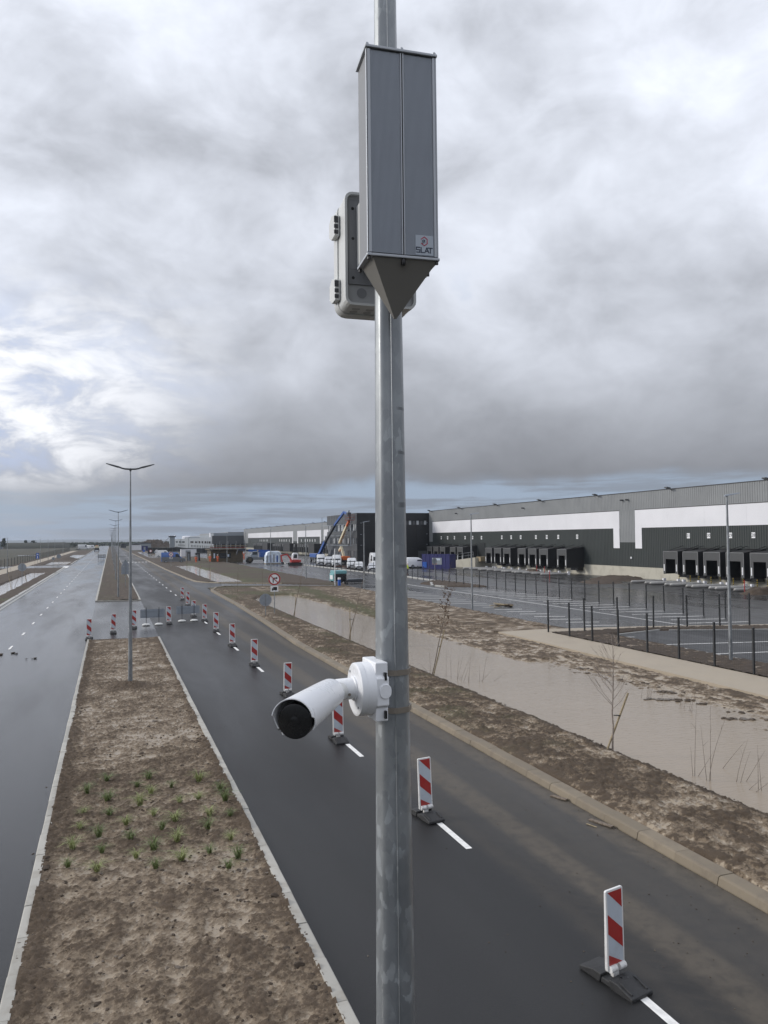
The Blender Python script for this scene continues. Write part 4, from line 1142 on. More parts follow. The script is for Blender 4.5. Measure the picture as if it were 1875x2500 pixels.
put_beacon(-1.12, 47.0, 'leftmost striped beacon, at the corner of the near median kerb', 0)

# ================================================================== GREY SIGN BOARDS ON BALLASTED POSTS (seen from behind)
def board(x0, x1, y, z0, z1, label):
    cx = (x0 + x1) / 2
    r = thing('sign_board', label, 'sign board', (cx, y, 0), R(2), group='sign boards facing the other way')
    w = x1 - x0
    MB().box(-w / 2, w / 2, 0, .012, z0, z1).build('board', M['sign_grey'], r)
    for z in (z0 + .10, z1 - .12): MB().box(-w / 2 + .02, w / 2 - .02, -.02, -.001, z - .015, z + .015).build('stiffener', M['sign_grey'], r)
    for s in (-1, 1):
        x = s * w * .26
        p = MB().tube([(x, -.04, 0.08), (x, -.04, z1 + .13)], .020, 8).build('post', M['lamp_dark'], r)
        V = MB().lathe((x, -.04, 0.008), [(.20, 0), (.27, .03), (.26, .08), (.17, .12), (.05, .14)], 12)
        V.v = [(q[0], q[1] * 0.9, q[2]) for q in V.v]
        V.build('ballast', M['sandbag'], p, smooth=True)
    return r
board(1.86, 3.41, 53.1, .50, 1.06, 'left one of two bare grey sign boards on white ballasted posts, near the street lamp')
board(4.26, 5.82, 54.5, .53, 1.07, 'right one of two bare grey sign boards on white ballasted posts, beside the lane row')

# ================================================================== ROAD SIGNS
def disc(mb, c, r, y0, y1, n=36): return mb.lathe((c[0], y0, c[1]), [(r, 0), (r, y1 - y0)], n, (0, 1, 0))
def truck_ban(x, y, zc, r, label, name='road_sign'):
    t = thing(name, label, 'road sign', (x, y, 0), R(-3), group='no right turn for lorries signs')
    zt = zc + r
    MB().tube([(0, .03, -.2), (0, .03, zt - .05)], .03, 10).build('post', M['galv'], t)
    d = disc(MB(), (0, zc), r, -.004, .008).build('sign_disc', M['white'], t)
    ring = MB(); n = 48
    V = []; F = []
    for i in range(n):
        a = 2 * math.pi * i / n
        for rr in (r * .985, r * .76):
            for yy in (-.0075, -.0042): V.append((rr * math.cos(a), yy, zc + rr * math.sin(a)))
    for i in range(n):
        b = i * 4; e = ((i + 1) % n) * 4
        F += [(b, e, e + 2, b + 2), (b, b + 1, e + 1, e), (b + 2, e + 2, e + 3, b + 3)]
    ring.add(V, F).build('red_ring', M['red'], d)
    a = MB()
    stroke(a, [(-.20 * r, zc - .52 * r), (-.20 * r, zc + .16 * r), (.30 * r, zc + .16 * r)], .17 * r, -.0065, -.0042)
    a.prism([(.26 * r, zc - .06 * r), (.26 * r, zc + .38 * r), (.56 * r, zc + .16 * r)], -.0065, -.0042, 'y')
    a.build('turn_arrow', M['black'], d)
    s = MB(); stroke(s, [(-.58 * r, zc + .52 * r), (.55 * r, zc - .55 * r)], .15 * r, -.0085, -.0066); s.build('red_slash', M['red'], d)
    pz = zc - r - .26; pw = r * .62
    pl = MB().box(-pw, pw, -.004, .008, pz - .20, pz + .22).build('plate', M['white'], t, bevel=.003)
    q = MB()
    q.box(-.09, .19, -.0062, -.0042, pz - .06, pz + .14); q.prism([(-.19, pz - .07), (-.19, pz + .01), (-.155, pz + .075), (-.10, pz + .075), (-.10, pz - .07)], -.0062, -.0042, 'y')
    q.box(-.19, .19, -.0062, -.0042, pz - .09, pz - .055)
    for wx in (-.13, .10): disc(q, (wx, pz - .095), .04, -.0064, -.0042, 14)
    q.build('lorry_symbol', M['black'], pl)
    return t
truck_ban(11.25, 55.5, 2.68, .45, 'round no right turn sign with lorry plate on the verge by the flooded ditch')
truck_ban(11.5, 160, 2.72, .45, 'round no right turn sign with lorry plate in front of the blue van')
def sign_back(x, y, zc, r, label, post_top=None, dark=True, name='road_sign', group='round signs seen from behind'):
    t = thing(name, label, 'road sign', (x, y, 0), R(rnd.uniform(-4, 4)), group=group)
    MB().tube([(0, -.035, -.2), (0, -.035, zc + r * .92)], .03, 10).build('post', M['galv'], t)
    disc(MB(), (0, zc), r, -.006, .004).build('sign_disc', M['sign_grey'], t)
    for z in (zc - r * .4, zc + r * .4): MB().box(-r * .7, r * .7, -.02, -.0065, z - .02, z + .02).build('clamp', M['sign_grey'], t)
    return t
sign_back(10.42, 54.6, 1.27, .44, 'grey back of a low round sign left of the no right turn sign')
sign_back(-10.25, 104.7, 2.41, .49, 'grey back of the large round sign on the left verge nearest the camera')
sign_back(-11.35, 195.6, 2.06, .50, 'grey back of a round sign on the left verge past the side turning')
sign_back(-11.5, 179.4, 1.9, .30, 'thin dark edge-on sign on the left verge beside the side turning')
# blue cycle sign on the left
t = thing('road_sign', 'blue round and square path sign beside the left cycle path', 'road sign', (-17.45, 214.5, 0))
MB().tube([(0, .03, 0), (0, .03, 2.7)], .04, 8).build('post', M['galv'], t)
d = disc(MB(), (0, 2.32), .36, -.006, .006).build('sign_disc', M['sign_blue'], t)
MB().box(-.20, .20, -.010, -.007, 2.24, 2.40).build('symbol', M['white'], d)
d = MB().box(-.36, .36, -.006, .006, 1.25, 1.92).build('plate', M['sign_blue'], t)
MB().box(-.08, .08, -.010, -.007, 1.30, 1.86).build('symbol', M['white'], d)
# triangle over a square, seen from behind, on the far median
t = thing('road_sign', 'grey backs of a triangular sign over a square plate on the far median', 'road sign', (1.70, 96, 0), R(-3))
MB().tube([(0, -.035, 0), (0, -.035, 3.3)], .03, 8).build('post', M['galv'], t)
MB().prism([(-.50, 2.55), (.50, 2.55), (.0, 3.40)], -.006, .004, 'y').build('triangle_plate', M['sign_grey'], t)
MB().prism(rrect(-.46, .46, 1.62, 2.52, .05), -.006, .004, 'y').build('square_plate', M['sign_grey'], t)
for z in (1.9, 2.3, 2.8): MB().box(-.38 if z < 2.6 else -.2, .38 if z < 2.6 else .2, -.02, -.0065, z - .02, z + .02).build('clamp', M['sign_grey'], t)
# give-way sign back on the parking island
t = thing('road_sign', 'pale back of an octagonal sign on the car park island by the yard fence', 'road sign', (39.2, 91, 0), R(12))
MB().tube([(0, -.05, 0), (0, -.05, 2.9)], .035, 8).build('post', M['galv'], t)
MB().prism([(.42 * math.cos(R(22.5 + 45 * k)), 2.55 + .42 * math.sin(R(22.5 + 45 * k))) for k in range(8)], -.006, .006, 'y').build('sign_plate', M['clad_light'], t)
# cluster of far signs by the long pond on the right
for x, y, zc, kind, l in ((12.4, 262, 2.1, 'r', 'red-rimmed round sign far along the right verge, by the second long pond'),
                          (13.2, 250, 1.9, 'g', 'grey sign back far along the right verge, nearer the blue van'),
                          (11.2, 285, 1.9, 'b', 'small blue sign far along the right verge, behind the red-rimmed one'),
                          (12.9, 236, 2.4, 'w', 'tall pale sign far along the right verge, nearest the blue van')):
    t = thing('road_sign', l, 'road sign', (x, y, 0))
    MB().tube([(0, .03, -.2), (0, .03, zc + .3)], .04, 8).build('post', M['galv'], t)
    d = disc(MB(), (0, zc), .42, -.006, .006, 20).build('sign_disc', M['red'] if kind == 'r' else M['sign_blue'] if kind == 'b' else M['sign_grey'] if kind == 'g' else M['white'], t)
    if kind == 'r': disc(MB(), (0, zc), .30, -.009, -.0062, 20).build('sign_face', M['white'], d)
    if kind == 'w': MB().box(-.4, .4, -.006, .006, zc - 1.0, zc - .5).build('plate', M['white'], t)

# ================================================================== CAR PARK AND PATH LAMPS
def make_single_lamp():
    root = thing('street_lamp', None, 'street lamp', group='single-headed lamps round the car parks')
    MB().tube([(0, 0, z) for z in np.linspace(0, 7.3, 12)], [0.085 - .0060 * z for z in np.linspace(0, 7.3, 12)], 10).build('pole', M['galv'], root, smooth=True)
    MB().lathe((0, 0, 0), [(.14, -.02), (.14, .02)], 12).build('base_plate', M['galv'], root)
    h = MB(); secs = [(-.12, 7.30, .05, .05), (0, 7.325, .075, .055), (.12, 7.35, .085, .05), (.55, 7.42, .07, .035), (.66, 7.44, .05, .02)]
    V = []; F = []
    for x, z, hw, t in secs: V += [(x, -hw, z - t * .4), (x, hw, z - t * .4), (x, hw * .75, z + t * .7), (x, -hw * .75, z + t * .7)]
    for i in range(len(secs) - 1):
        for j in range(4): F.append((i * 4 + j, i * 4 + (j + 1) % 4, i * 4 + 4 + (j + 1) % 4, i * 4 + 4 + j))
    F += [(3, 2, 1, 0), tuple(len(V) - 4 + k for k in range(4))]
    ho = h.add(V, F).build('lamp_head', M['sign_grey'], root)
    MB().quad((.15, -.06, 7.33), (.5, -.05, 7.39), (.5, .05, 7.39), (.15, .06, 7.33)).build('lens', M['lens'], ho)
    return root
sl = make_single_lamp()
labs = ['nearest single-headed lamp on the right, between the fence and the black car park',
        'single-headed lamp at the edge of the lined car park, second from the right',
        'single-headed lamp just left of the foreground pole beside the parked cars',
        'single-headed lamp at the car park edge behind the small turquoise loader',
        'single-headed lamp at the car park edge in front of the red excavator',
        'single-headed lamp in front of the brown hut, left of two',
        'single-headed lamp beside the blue telehandler, right of the brown hut']
for i, (x, y) in enumerate(((25.85, 27.1), (26.0, 53.2), (25.9, 79.3), (25.5, 104), (25.8, 130.3), (25.6, 181), (27.6, 167))):
    o = sl if i == 0 else copy_tree(sl)
    o.location = (x, y, 0); o.rotation_euler.z = R(-8 if i < 3 else 20); o['label'] = labs[i]
labs2 = ['far', 'farther', 'farthest']
for i, (x, y, l) in enumerate(((-16.6, 146, 'slim lamp pole without a visible head on the left mud strip, nearest one'), (-17.0, 217, 'slim lamp pole beside the left cycle path near the blue sign'),
                               (-17.3, 248, 'slim lamp pole beside the left cycle path, past the blue sign'), (-17.6, 282, 'slim lamp pole on the left path, beyond the dirt heap'), (-17.6, 330, 'slim lamp pole farthest along the left path'),)):
    o = copy_tree(sl); o.location = (x, y, -.1); o.scale = (.8, .8, .86); o.rotation_euler.z = R(180); o['label'] = l; o['group'] = 'slim lamps along the left path'

# ================================================================== FENCES
def fence(label, pts, h, name='mesh_fence', wires=True, post_r=.035, wire_gap=.10, group=None, wr=.0019):
    """square posts with welded-mesh panels between them"""
    t = thing(name, label, 'fence', (pts[0][0], pts[0][1], 0), group=group)
    o3 = (pts[0][0], pts[0][1], 0)
    pm = MB().box(-post_r, post_r, -post_r, post_r, -.1, h).mesh('post', M['fence'])
    cap = MB().box(-post_r - .005, post_r + .005, -post_r - .005, post_r + .005, h, h + .02).mesh('post_cap', M['fence'])
    for i, (x, y) in enumerate(pts):
        p = instance('post', pm, t, (x - o3[0], y - o3[1], 0), (R(rnd.uniform(-.6, .6)), R(rnd.uniform(-.6, .6)), 0))
        instance('post_cap', cap, p)
        if wires and i < len(pts) - 1:
            a = Vector((x, y, 0)); b = Vector((*pts[i + 1], 0)); L = (b - a).length; d = (b - a) / L
            mb = MB(o3)
            n = max(2, int(L / wire_gap))
            for k in range(1, n):
                q = a + d * (L * k / n)
                mb.box(q.x - wr, q.x + wr, q.y - wr, q.y + wr, .06, h - .05)
            for z in (.08, h * .34, h * .67, h - .06):
                mb.tube([a + Vector((0, 0, z)), b + Vector((0, 0, z))], wr * 1.3, 4, caps=False)
            mb.build('mesh_panel', M['fence'], t)
    return t
fence('black mesh fence along the sand path, closest run on the right', [(24.0 + .002 * (39.1 - y), y) for y in (39.14, 36.95, 34.8, 32.6, 30.4, 28.25, 26.1, 24.0, 21.85, 19.7, 17.5)], 1.87)
fence('short black mesh fence crossing between the two car parks', [(26.0, 38.45), (28.15, 38.25), (30.5, 38.0), (32.75, 37.75), (34.9, 37.4), (36.7, 36.9)], 1.95, wires=True)
fence('long black fence between the lined car park and the dock yard', [(38.6, 36.8 + 2.015 * k) for k in range(33)], 1.80, wires=False)
fence('black mesh fence in front of the row of parked cars', [(38.6 + .06 * math.sin(k), 106 + 2.5 * k) for k in range(22)], 1.8, wires=False)
fence('grey wire fence along the left cycle path', [(-21.2, y) for y in np.arange(14, 470, 6.0)], 1.9, wires=True, wire_gap=.6, wr=.004, post_r=.04)

# wall lamps etc. come with the buildings
# ================================================================== SAPLINGS, TWIGS, GRASS
def sapling(label, x, y, h, lean, seed, leaves=False, stake=None, mat='bark', spread=.5, twigs=16, bare_to=.35, name='young_tree', ground=0.0):
    r_ = random.Random(seed)
    t = thing(name, label, 'young tree', (x, y, ground), group='young staked trees in the verge')
    lv = Vector((lean[0], lean[1], 0))
    path = [Vector((0, 0, -.1)) + lv * k * 0 for k in range(1)]
    N = 9; P = []
    for k in range(N):
        f = k / (N - 1)
        P.append(Vector((lv.x * f + r_.uniform(-.015, .015), lv.y * f + r_.uniform(-.015, .015), -.08 + (h + .08) * f)))
    MB().tube(P, [.024 * (1 - f * .85) + .002 for f in np.linspace(0, 1, N)], 7).build('trunk', M[mat], t, smooth=True)
    cr = MB(); lf = MB()
    for k in range(twigs):
        f = bare_to + (1 - bare_to) * (k + r_.random()) / twigs
        i = min(N - 2, int(f * (N - 1))); a = P[i].lerp(P[i + 1], f * (N - 1) - i)
        az = r_.uniform(0, 2 * math.pi); L = spread * (1.25 - .8 * f) * r_.uniform(.5, 1.0) * h * .45
        el = R(r_.uniform(35, 65))
        d = Vector((math.cos(az) * math.cos(el), math.sin(az) * math.cos(el), math.sin(el)))
        b = a + d * L * .55 + Vector((0, 0, -.02)); c_ = a + d * L + Vector((0, 0, .10 * L))
        cr.tube([a, b, c_], [.0100 * (1.2 - f), .0065 * (1.2 - f), .003], 4, caps=False)
        for q in range(3):
            m0 = a.lerp(c_, r_.uniform(.35, .9)); az2 = az + r_.uniform(-1, 1); l2 = L * r_.uniform(.2, .45)
            e = m0 + Vector((math.cos(az2) * .7, math.sin(az2) * .7, .7)) * l2
            cr.tube([m0, e], [.0042, .0020], 3, caps=False)
            if leaves:
                for w in range(3):
                    p = m0.lerp(e, r_.random()) + Vector((r_.uniform(-.04, .04), r_.uniform(-.04, .04), r_.uniform(-.05, .02)))
                    u = Vector((r_.uniform(-1, 1), r_.uniform(-1, 1), r_.uniform(-1, .3))).normalized() * r_.uniform(.035, .06); v = u.cross(Vector((r_.random(), r_.random(), r_.random()))).normalized() * .025
                    lf.quad(p, p + u * .5 + v, p + u, p + u * .5 - v)
    cr.build('crown', M[mat], t)
    if leaves: lf.build('dead_leaves', M['dead_leaf'], t)
    if stake:
        (ax, ay), (bx, by, bz) = stake
        s = MB().tube([(ax, ay, -.1), (bx, by, bz)], .026, 8).build('stake', M['wood'], t)
        f = .62
        p = Vector((ax, ay, 0)).lerp(Vector((bx, by, bz)), f); q = Vector((lv.x * p.z / h, lv.y * p.z / h, p.z))
        MB().tube([p + Vector((0, -.05, .0)), q + Vector((.03, -.02, .01)), q + Vector((.05, .03, 0)), p + Vector((-.05, .03, 0)), p + Vector((0, -.05, .0))], .012, 6).build('tie', M['black'], t)
    return t
sapling('bare young tree with a leaning wooden stake on the bank, nearest on the right', 12.28, 17.0, 2.75, (.10, .05), 3, stake=((-.20, .06), (.48, -.04, 1.48)), mat='birch', spread=.95, twigs=26, bare_to=.40)
sapling('leaning young tree with brown dead leaves just right of the pole', 12.45, 29.3, 3.35, (.95, .2), 7, leaves=True, stake=((.06, .0), (.62, .1, 1.75)), spread=.55, twigs=34, bare_to=.50)
sapling('leaning thin sapling left of the pole with a stake standing in the pond edge', 12.45, 41.0, 3.75, (1.05, .2), 9, stake=((.10, .0), (.10, .1, 1.75)), spread=.35, twigs=16, bare_to=.5)
sapling('leaning staked sapling right of the lorry ban sign', 12.42, 54.6, 3.8, (.85, .1), 12, stake=((.08, .0), (.22, .05, 1.4)), spread=.35, twigs=16, bare_to=.45)
sapling('thin upright sapling on the verge left of the lorry ban sign', 12.4, 80.2, 2.85, (.08, 0), 14, spread=.3, twigs=10, bare_to=.5)
sapling('small sapling near the side road behind the lorry ban sign', 16.6, 89, 2.6, (.05, 0), 15, spread=.3, twigs=12, bare_to=.4)
sapling('staked sapling hidden low right of the pole base line in the island soil', 37.8, 84, 2.6, (.6, 0), 16, spread=.5, twigs=14, bare_to=.4)
for i, (x, y, l) in enumerate(((12.9, 108, 'staked sapling at the near end of the long pond'), (13.0, 122, 'second staked sapling along the long pond'), (12.7, 140, 'third sapling along the long pond, thin'), (12.4, 152, 'last sapling along the long pond, before the van sign'))):
    sapling(l, x, y, 3.0 - .2 * i, (.15 * (i % 2), 0), 20 + i, stake=((.1, 0), (.15, .05, 1.6)) if i < 2 else None, spread=.3, twigs=9, bare_to=.5)
for i, (x, y, lx, l, stk) in enumerate(((-11.0, 101.5, -.2, 'leaning stake and twig on the left ditch bank beside the large sign back', 1), (-11.0, 103.9, .9, 'slanting sapling on the left ditch bank right behind the large sign', 0),
                               (-10.7, 116, -.7, 'sapling with two crossing stakes on the left ditch bank', 1), (-10.5, 124, .1, 'thin upright sapling farther on the left ditch bank', 0), (-10.7, 140, .1, 'last thin sapling on the left ditch bank before the turning', 0))):
    sapling(l, x, y, 2.8, (lx, 0), 40 + i, stake=((-.1, 0), (-.5, 0, 2.2)) if stk else None, spread=.3, twigs=8, bare_to=.5)

def whip_clump(x, y, whips, label, seed):
    r_ = random.Random(seed)
    t = thing('willow_shoot', label, 'bare shoots', (x, y, -.12), group='bare shoots standing in the flooded ditch')
    for (dx, dy, lx, ly, h, bend) in whips:
        P = []
        for k in range(7):
            f = k / 6
            P.append(Vector((dx + lx * f ** (1.0 + bend), dy + ly * f, -.15 + (h + .15) * (f if bend >= 0 else f ** 1.2))))
        m = MB().tube(P, [.0078 * (1 - .75 * k / 6) for k in range(7)], 5)
        o = m.build('shoot', M['bark'], t)
        if h > .9:
            q = P[4]; MB().tube([q, q + Vector((r_.uniform(-.12, .2), r_.uniform(-.1, .1), .14))], [.004, .0015], 4).build('side_shoot', M['bark'], o)
    return t
whip_clump(13.0, 14.5, [(0, .35, .15, .05, 1.75, .3), (.05, 0, -.15, .0, 1.3, 0), (-.1, .3, .75, .1, .55, 0), (-.02, .38, -.05, 0, .7, 0), (0.1, -.05, .05, 0, 1.75, .4), (.0, -.1, .95, .2, 1.75, .5)], 'tallest curved bare shoots in the flooded ditch, nearest the staked tree', 1)
whip_clump(13.9, 15.1, [(0, 0, .9, 0, .62, .1)], 'single low slanting shoot between the two near clumps in the water', 2)
whip_clump(13.55, 14.1, [(0, .05, .5, .1, .95, .4), (.05, 0, .35, 0, .7, .3), (.1, 0, .85, .1, .65, 0)], 'slanting fan of bare shoots near the right edge of the water', 3)
whip_clump(13.65, 13.4, [(0, .2, .02, 0, 1.0, 0), (.0, .1, -.06, 0, .8, 0), (-.6, .2, .9, .1, .25, 0), (-.5, .1, .9, -.1, .35, 0), (0, 0, .4, 0, .5, .2)], 'bare shoots at the extreme right edge of the flooded ditch', 4)
whip_clump(13.0, 28.2, [(-.1, .2, -.02, 0, 1.0, 0), (-.06, .8, .03, 0, 1.1, 0), (.2, .3, .12, 0, .95, .2), (.1, -.2, .45, 0, .9, .2), (0.05, 0, .28, 0, .9, .1), (.25, -.6, .16, 0, 1.1, 0), (.05, -.5, .3, 0, .6, 0), (.15, .1, .2, 0, .3, .1), (.2, -.8, .02, 0, .45, 0)], 'row of thin upright shoots in the water right of the dead-leaf sapling', 5)
whip_clump(13.8, 27.45, [(0, 0, .3, 0, 1.35, .2), (-.15, .1, .7, 0, .45, .1), (.2, -.05, .85, 0, .3, .1), (-.12, .0, .02, 0, .7, 0)], 'tall single shoot with two low branches in the water, middle of the ditch', 6)
whip_clump(12.9, 30.5, [(0, 0, -.05, 0, .9, 0), (0, 0, -.6, 0, .45, 0), (.1, 0, .4, 0, .8, 0)], 'thin shoots at the foot of the dead-leaf sapling', 7)
whip_clump(17.6, 22.4, [(-.15, .1, .12, 0, .55, .2), (.0, 0, .25, .1, .6, .2), (.1, .1, .2, 0, .45, 0), (-.2, -.2, .6, -.5, .12, 0), (.3, .2, .25, 0, .7, .1), (.35, -.3, .2, 0, .5, 0)], 'bent shoots in the shallows by the staked tree', 8)
whip_clump(17.6, 20.4, [(0, -.1, .45, 0, 1.0, .1), (-.05, -.1, .2, 0, .55, 0), (.1, .3, .2, 0, .5, 0), (.2, .6, .15, 0, .45, 0), (-.1, -.3, .1, 0, .3, 0)], 'tall slanting shoot with smaller ones by the mud islands', 9)
whip_clump(12.85, 43.5, [(0, 0, .02, 0, 1.3, 0), (.1, -.8, .4, 0, 1.1, .2), (.1, -1.6, .1, 0, 1.2, 0), (.3, -2.2, .4, 0, 1.0, .2), (.2, -.4, .2, 0, .7, 0), (.6, -1.4, .9, 0, 1.4, .1)], 'thin shoots in the pond left of the foreground pole', 10)

# grass tufts planted in rows in the median bed
def tuft_mesh(seed, pale):
    r_ = random.Random(seed); g = MB()
    for k in range(80):
        az = r_.uniform(0, 2 * math.pi); L = r_.uniform(.14, .32); ln = r_.uniform(.25, .95)
        b = Vector((r_.uniform(-.025, .025), r_.uniform(-.025, .025), 0)); d = Vector((math.cos(az), math.sin(az), 0)); n = Vector((-d.y, d.x, 0)) * .0028
        p1 = b + d * L * ln * .35 + Vector((0, 0, L * .55)); p2 = b + d * L * ln + Vector((0, 0, L * (.85 - .45 * ln)))
        g.add([b - n, b + n, p1 + n * .8, p1 - n * .8, p2], [(0, 1, 2, 3), (3, 2, 4)])
    return g.mesh('blades', M['grass_pale'] if pale else M['grass'])
tm = [tuft_mesh(i, i >= 5) for i in range(7)]
TUFTS = [(-0.07, 18.99), (-0.47, 18.26), (-0.05, 17.58), (0.85, 18.77), (0.58, 18.31), (1.3, 18.03), (1.92, 18.2), (2.29, 17.37), (0.85, 17.74), (0.59, 17.03), (1.38, 16.84), (1.78, 16.99), (2.3, 16.67), (-0.5, 16.94), (-0.01, 16.63), (0.83, 16.31), (1.21, 15.84), (1.88, 15.9), (2.27, 15.69), (-0.53, 16.05), (0.3, 15.98), (0.94, 15.48), (1.76, 15.16), (-0.19, 15.52), (0.36, 15.12), (1.16, 14.77), (2.1, 14.5), (-0.63, 15.1), (-0.13, 14.73), (0.43, 14.26), (0.74, 14.53), (1.66, 14.04), (1.17, 13.9), (2.1, 13.62), (-0.67, 14.29), (-0.2, 13.95), (0.73, 13.71), (1.89, 13.26)]
soil = bpy.data.objects['median_soil']
k = 0
TUFTS.sort(key=lambda p: -p[1])
rows = [sorted(TUFTS[i:i + 5]) for i in range(0, len(TUFTS), 5)]
for i, (x, y) in enumerate(TUFTS):
    ri = [k for k, rw in enumerate(rows) if (x, y) in rw][0]; ci = rows[ri].index((x, y))
    t = thing('grass_tuft', 'green grass tuft, %s from left in the %s row from the lamp' % (ORD[ci], ORD[ri]), 'grass tuft', (x, y, .07), R(rnd.uniform(0, 360)), group='grass tufts planted in the near median bed')
    o = instance('blades', tm[rnd.randrange(7) if rnd.random() < .75 else 5], t); 
    s = rnd.uniform(.95, 1.5); o.scale = (s * 1.1, s * 1.25, s * rnd.uniform(.65, .95))

# clods and scraps lying about
def clod_mesh(seed, r=.1, sub_=2):
    me = bpy.data.meshes.new('clod'); bm = bmesh.new(); bmesh.ops.create_icosphere(bm, subdivisions=sub_, radius=r)
    r_ = random.Random(seed)
    for v in bm.verts: v.co *= r_.uniform(.62, 1.25); v.co.z *= .55
    bm.to_mesh(me); bm.free(); me.materials.append(M['clod']); me.shade_smooth(); return me
cm = [clod_mesh(i) for i in range(5)]
cs = [clod_mesh(i + 9, sub_=1) for i in range(9)]
clist = [(-4.9, 42.6, .0, 5, 'dark mud clod lying on the left carriageway, larger one'), (-3.55, 40.4, .0, 2.2, 'dark mud clod lying on the left carriageway, smaller one')]
for x, y, z, s, l in clist:
    r_ = random.Random(int(y * 10)); mb = []
    t = thing('mud_clod', l, 'mud clod', (x, y, .012), group='mud clods dropped on the road')
    for k in range(6 if s > 3 else 3):
        o = instance('lump', cm[k % 5], t, (r_.uniform(-.11, .11) * s, r_.uniform(-.05, .05) * s, .02), (0, 0, r_.random() * 6)); q = r_.uniform(.3, .9); o.scale = (q * 1.5, q, q * .8)
isl = MB()
r_ = random.Random(77)
for (cx, cy, n, sx, sy) in ((19.1, 23.0, 22, .45, .18), (18.2, 21.95, 34, .8, .14), (18.2, 18.9, 26, .65, .13), (18.8, 21.0, 8, .2, .1), (19.3, 28.2, 14, .4, .25), (20.0, 26.7, 24, .9, .3), (17.8, 37.4, 9, .35, .12), (19.1, 36.6, 6, .2, .1), (19.8, 19.5, 30, .9, .7), (19.6, 24.5, 26, .8, .9), (18.9, 34.0, 24, .8, 1.6), (18.6, 40.0, 30, .8, 2.5)):
    for k in range(n):
        s = r_.uniform(.25, 1.0); me = cm[r_.randrange(5)]
        x = cx + r_.gauss(0, sx * .55); y = cy + r_.gauss(0, sy * .55) - (x - cx) * .55
        vs = [(x + v.co.x * s * 1.3, y + v.co.y * s, -.095 + v.co.z * s * .8) for v in me.vertices]
        isl.add(vs, [tuple(p.vertices) for p in me.polygons])
o = isl.build('mud_islands', M['clod'], smooth=True); tag(o, kind='stuff')
# verge and median crumbs
cr = MB(); r_ = random.Random(78)
for k in range(5200):
    if k < 2800: x = r_.uniform(-1.0, 2.45); y = 5.5 + 26 * r_.random() ** 1.4; z = .055
    else: x = r_.uniform(9.6, 12.35); y = 7 + 30 * r_.random() ** 1.3; z = .13 - .03 * (x - 9.6)
    s = r_.uniform(.06, .36) * (2.0 if r_.random() < .07 else .9); me = cs[r_.randrange(9)]; aa = r_.random() * 6.3; ca, sa_ = math.cos(aa) * s, math.sin(aa) * s
    if k < 2800 and r_.random() < .25: x = r_.choice((-1.02, 2.42)) + r_.gauss(0, .09); s *= 1.3; z = .07
    cr.add([(x + v.co.x * 1.4 * ca - v.co.y * sa_, y + v.co.x * 1.4 * sa_ + v.co.y * ca, z + v.co.z * s) for v in me.vertices], [tuple(p.vertices) for p in me.polygons])
o = cr.build('soil_crumbs', M['clod'], smooth=True); tag(o, kind='stuff')
gr = MB()
for k in range(700):
    x = r_.uniform(3, 9.05) if r_.random() < .55 else 9.1 - abs(r_.gauss(0, .5)); y = 5 + 40 * r_.random() ** 1.5; s = r_.uniform(.04, .13)
    me = cm[r_.randrange(5)]
    gr.add([(x + v.co.x * s, y + v.co.y * s, .006 + max(0, v.co.z) * s) for v in me.vertices], [tuple(p.vertices) for p in me.polygons])
o = gr.build('road_grit', M['clod']); tag(o, kind='stuff')
for x, y, L, a, l in ((9.02, 14.4, .42, 1.9, 'dark broken plank in the gutter, farther of two'), (8.98, 12.85, .55, 1.85, 'dark broken plank in the gutter, nearer of two')):
    o = MB().box(-L / 2, L / 2, -.045, .045, 0, .03).build('plank', M['bark'], bevel=.006); o.location = (x, y, .012); o.rotation_euler = (0, R(2), a); tag(o, l, 'plank', 'broken planks in the gutter')
o = MB().box(-.12, .12, -.01, .01, 0, .012).build('stick', M['wood']); o.location = (8.75, 12.83, .012); o.rotation_euler.z = 1.9; tag(o, 'small pale stick lying on the lane by the planks', 'stick')
for x, y, a in ((10.55, 21.2, .3),):
    o = MB().box(-.2, .2, -.04, .04, 0, .02).build('plank', M['wood']); o.location = (x, y, .15); o.rotation_euler.z = a; tag(o, 'pale wooden scrap lying on the right verge soil', 'plank')
# yellow-framed marker hidden behind the pole on the far bank
t = thing('marker_board', 'yellow-edged marker board peeping out right of the foreground pole', 'marker board', (14.45, 38.2, -.1))
MB().box(.0, .42, 0, .03, .18, .98).build('board', M['yellow'], t)
MB().box(.05, .37, -.012, -.001, .24, .92).build('panel', M['black'], t)
for s in (.1, .3): MB().tube([(s, .05, -.3), (s, .05, .2)], .02, 6).build('leg', M['galv'], t)
# debris heap on the car park
t = thing('debris_heap', 'heap of boards and rubbish lying on the lined car park', 'debris heap', (29.5, 54.9, 0), R(-15))
for k in range(9):
    r2 = random.Random(k + 5)
    L = r2.uniform(.5, 1.5)
    o = MB().box(-L / 2, L / 2, -.08, .08, 0, .05).build('board', M['wood'] if k % 3 else M['bark'], t); o.location = (r2.uniform(-.8, .5), r2.uniform(-.25, .25), .02 + .05 * (k % 5)); o.rotation_euler = (0, R(r2.uniform(-9, 9)), r2.uniform(-.7, .7))
for k in range(6):
    o = instance('rubble', cm[k % 5], t, (.45 + .2 * math.cos(k), .2 * math.sin(k * 2), .10), (0, 0, k)); o.scale = (2.2, 1.6, 2.2)
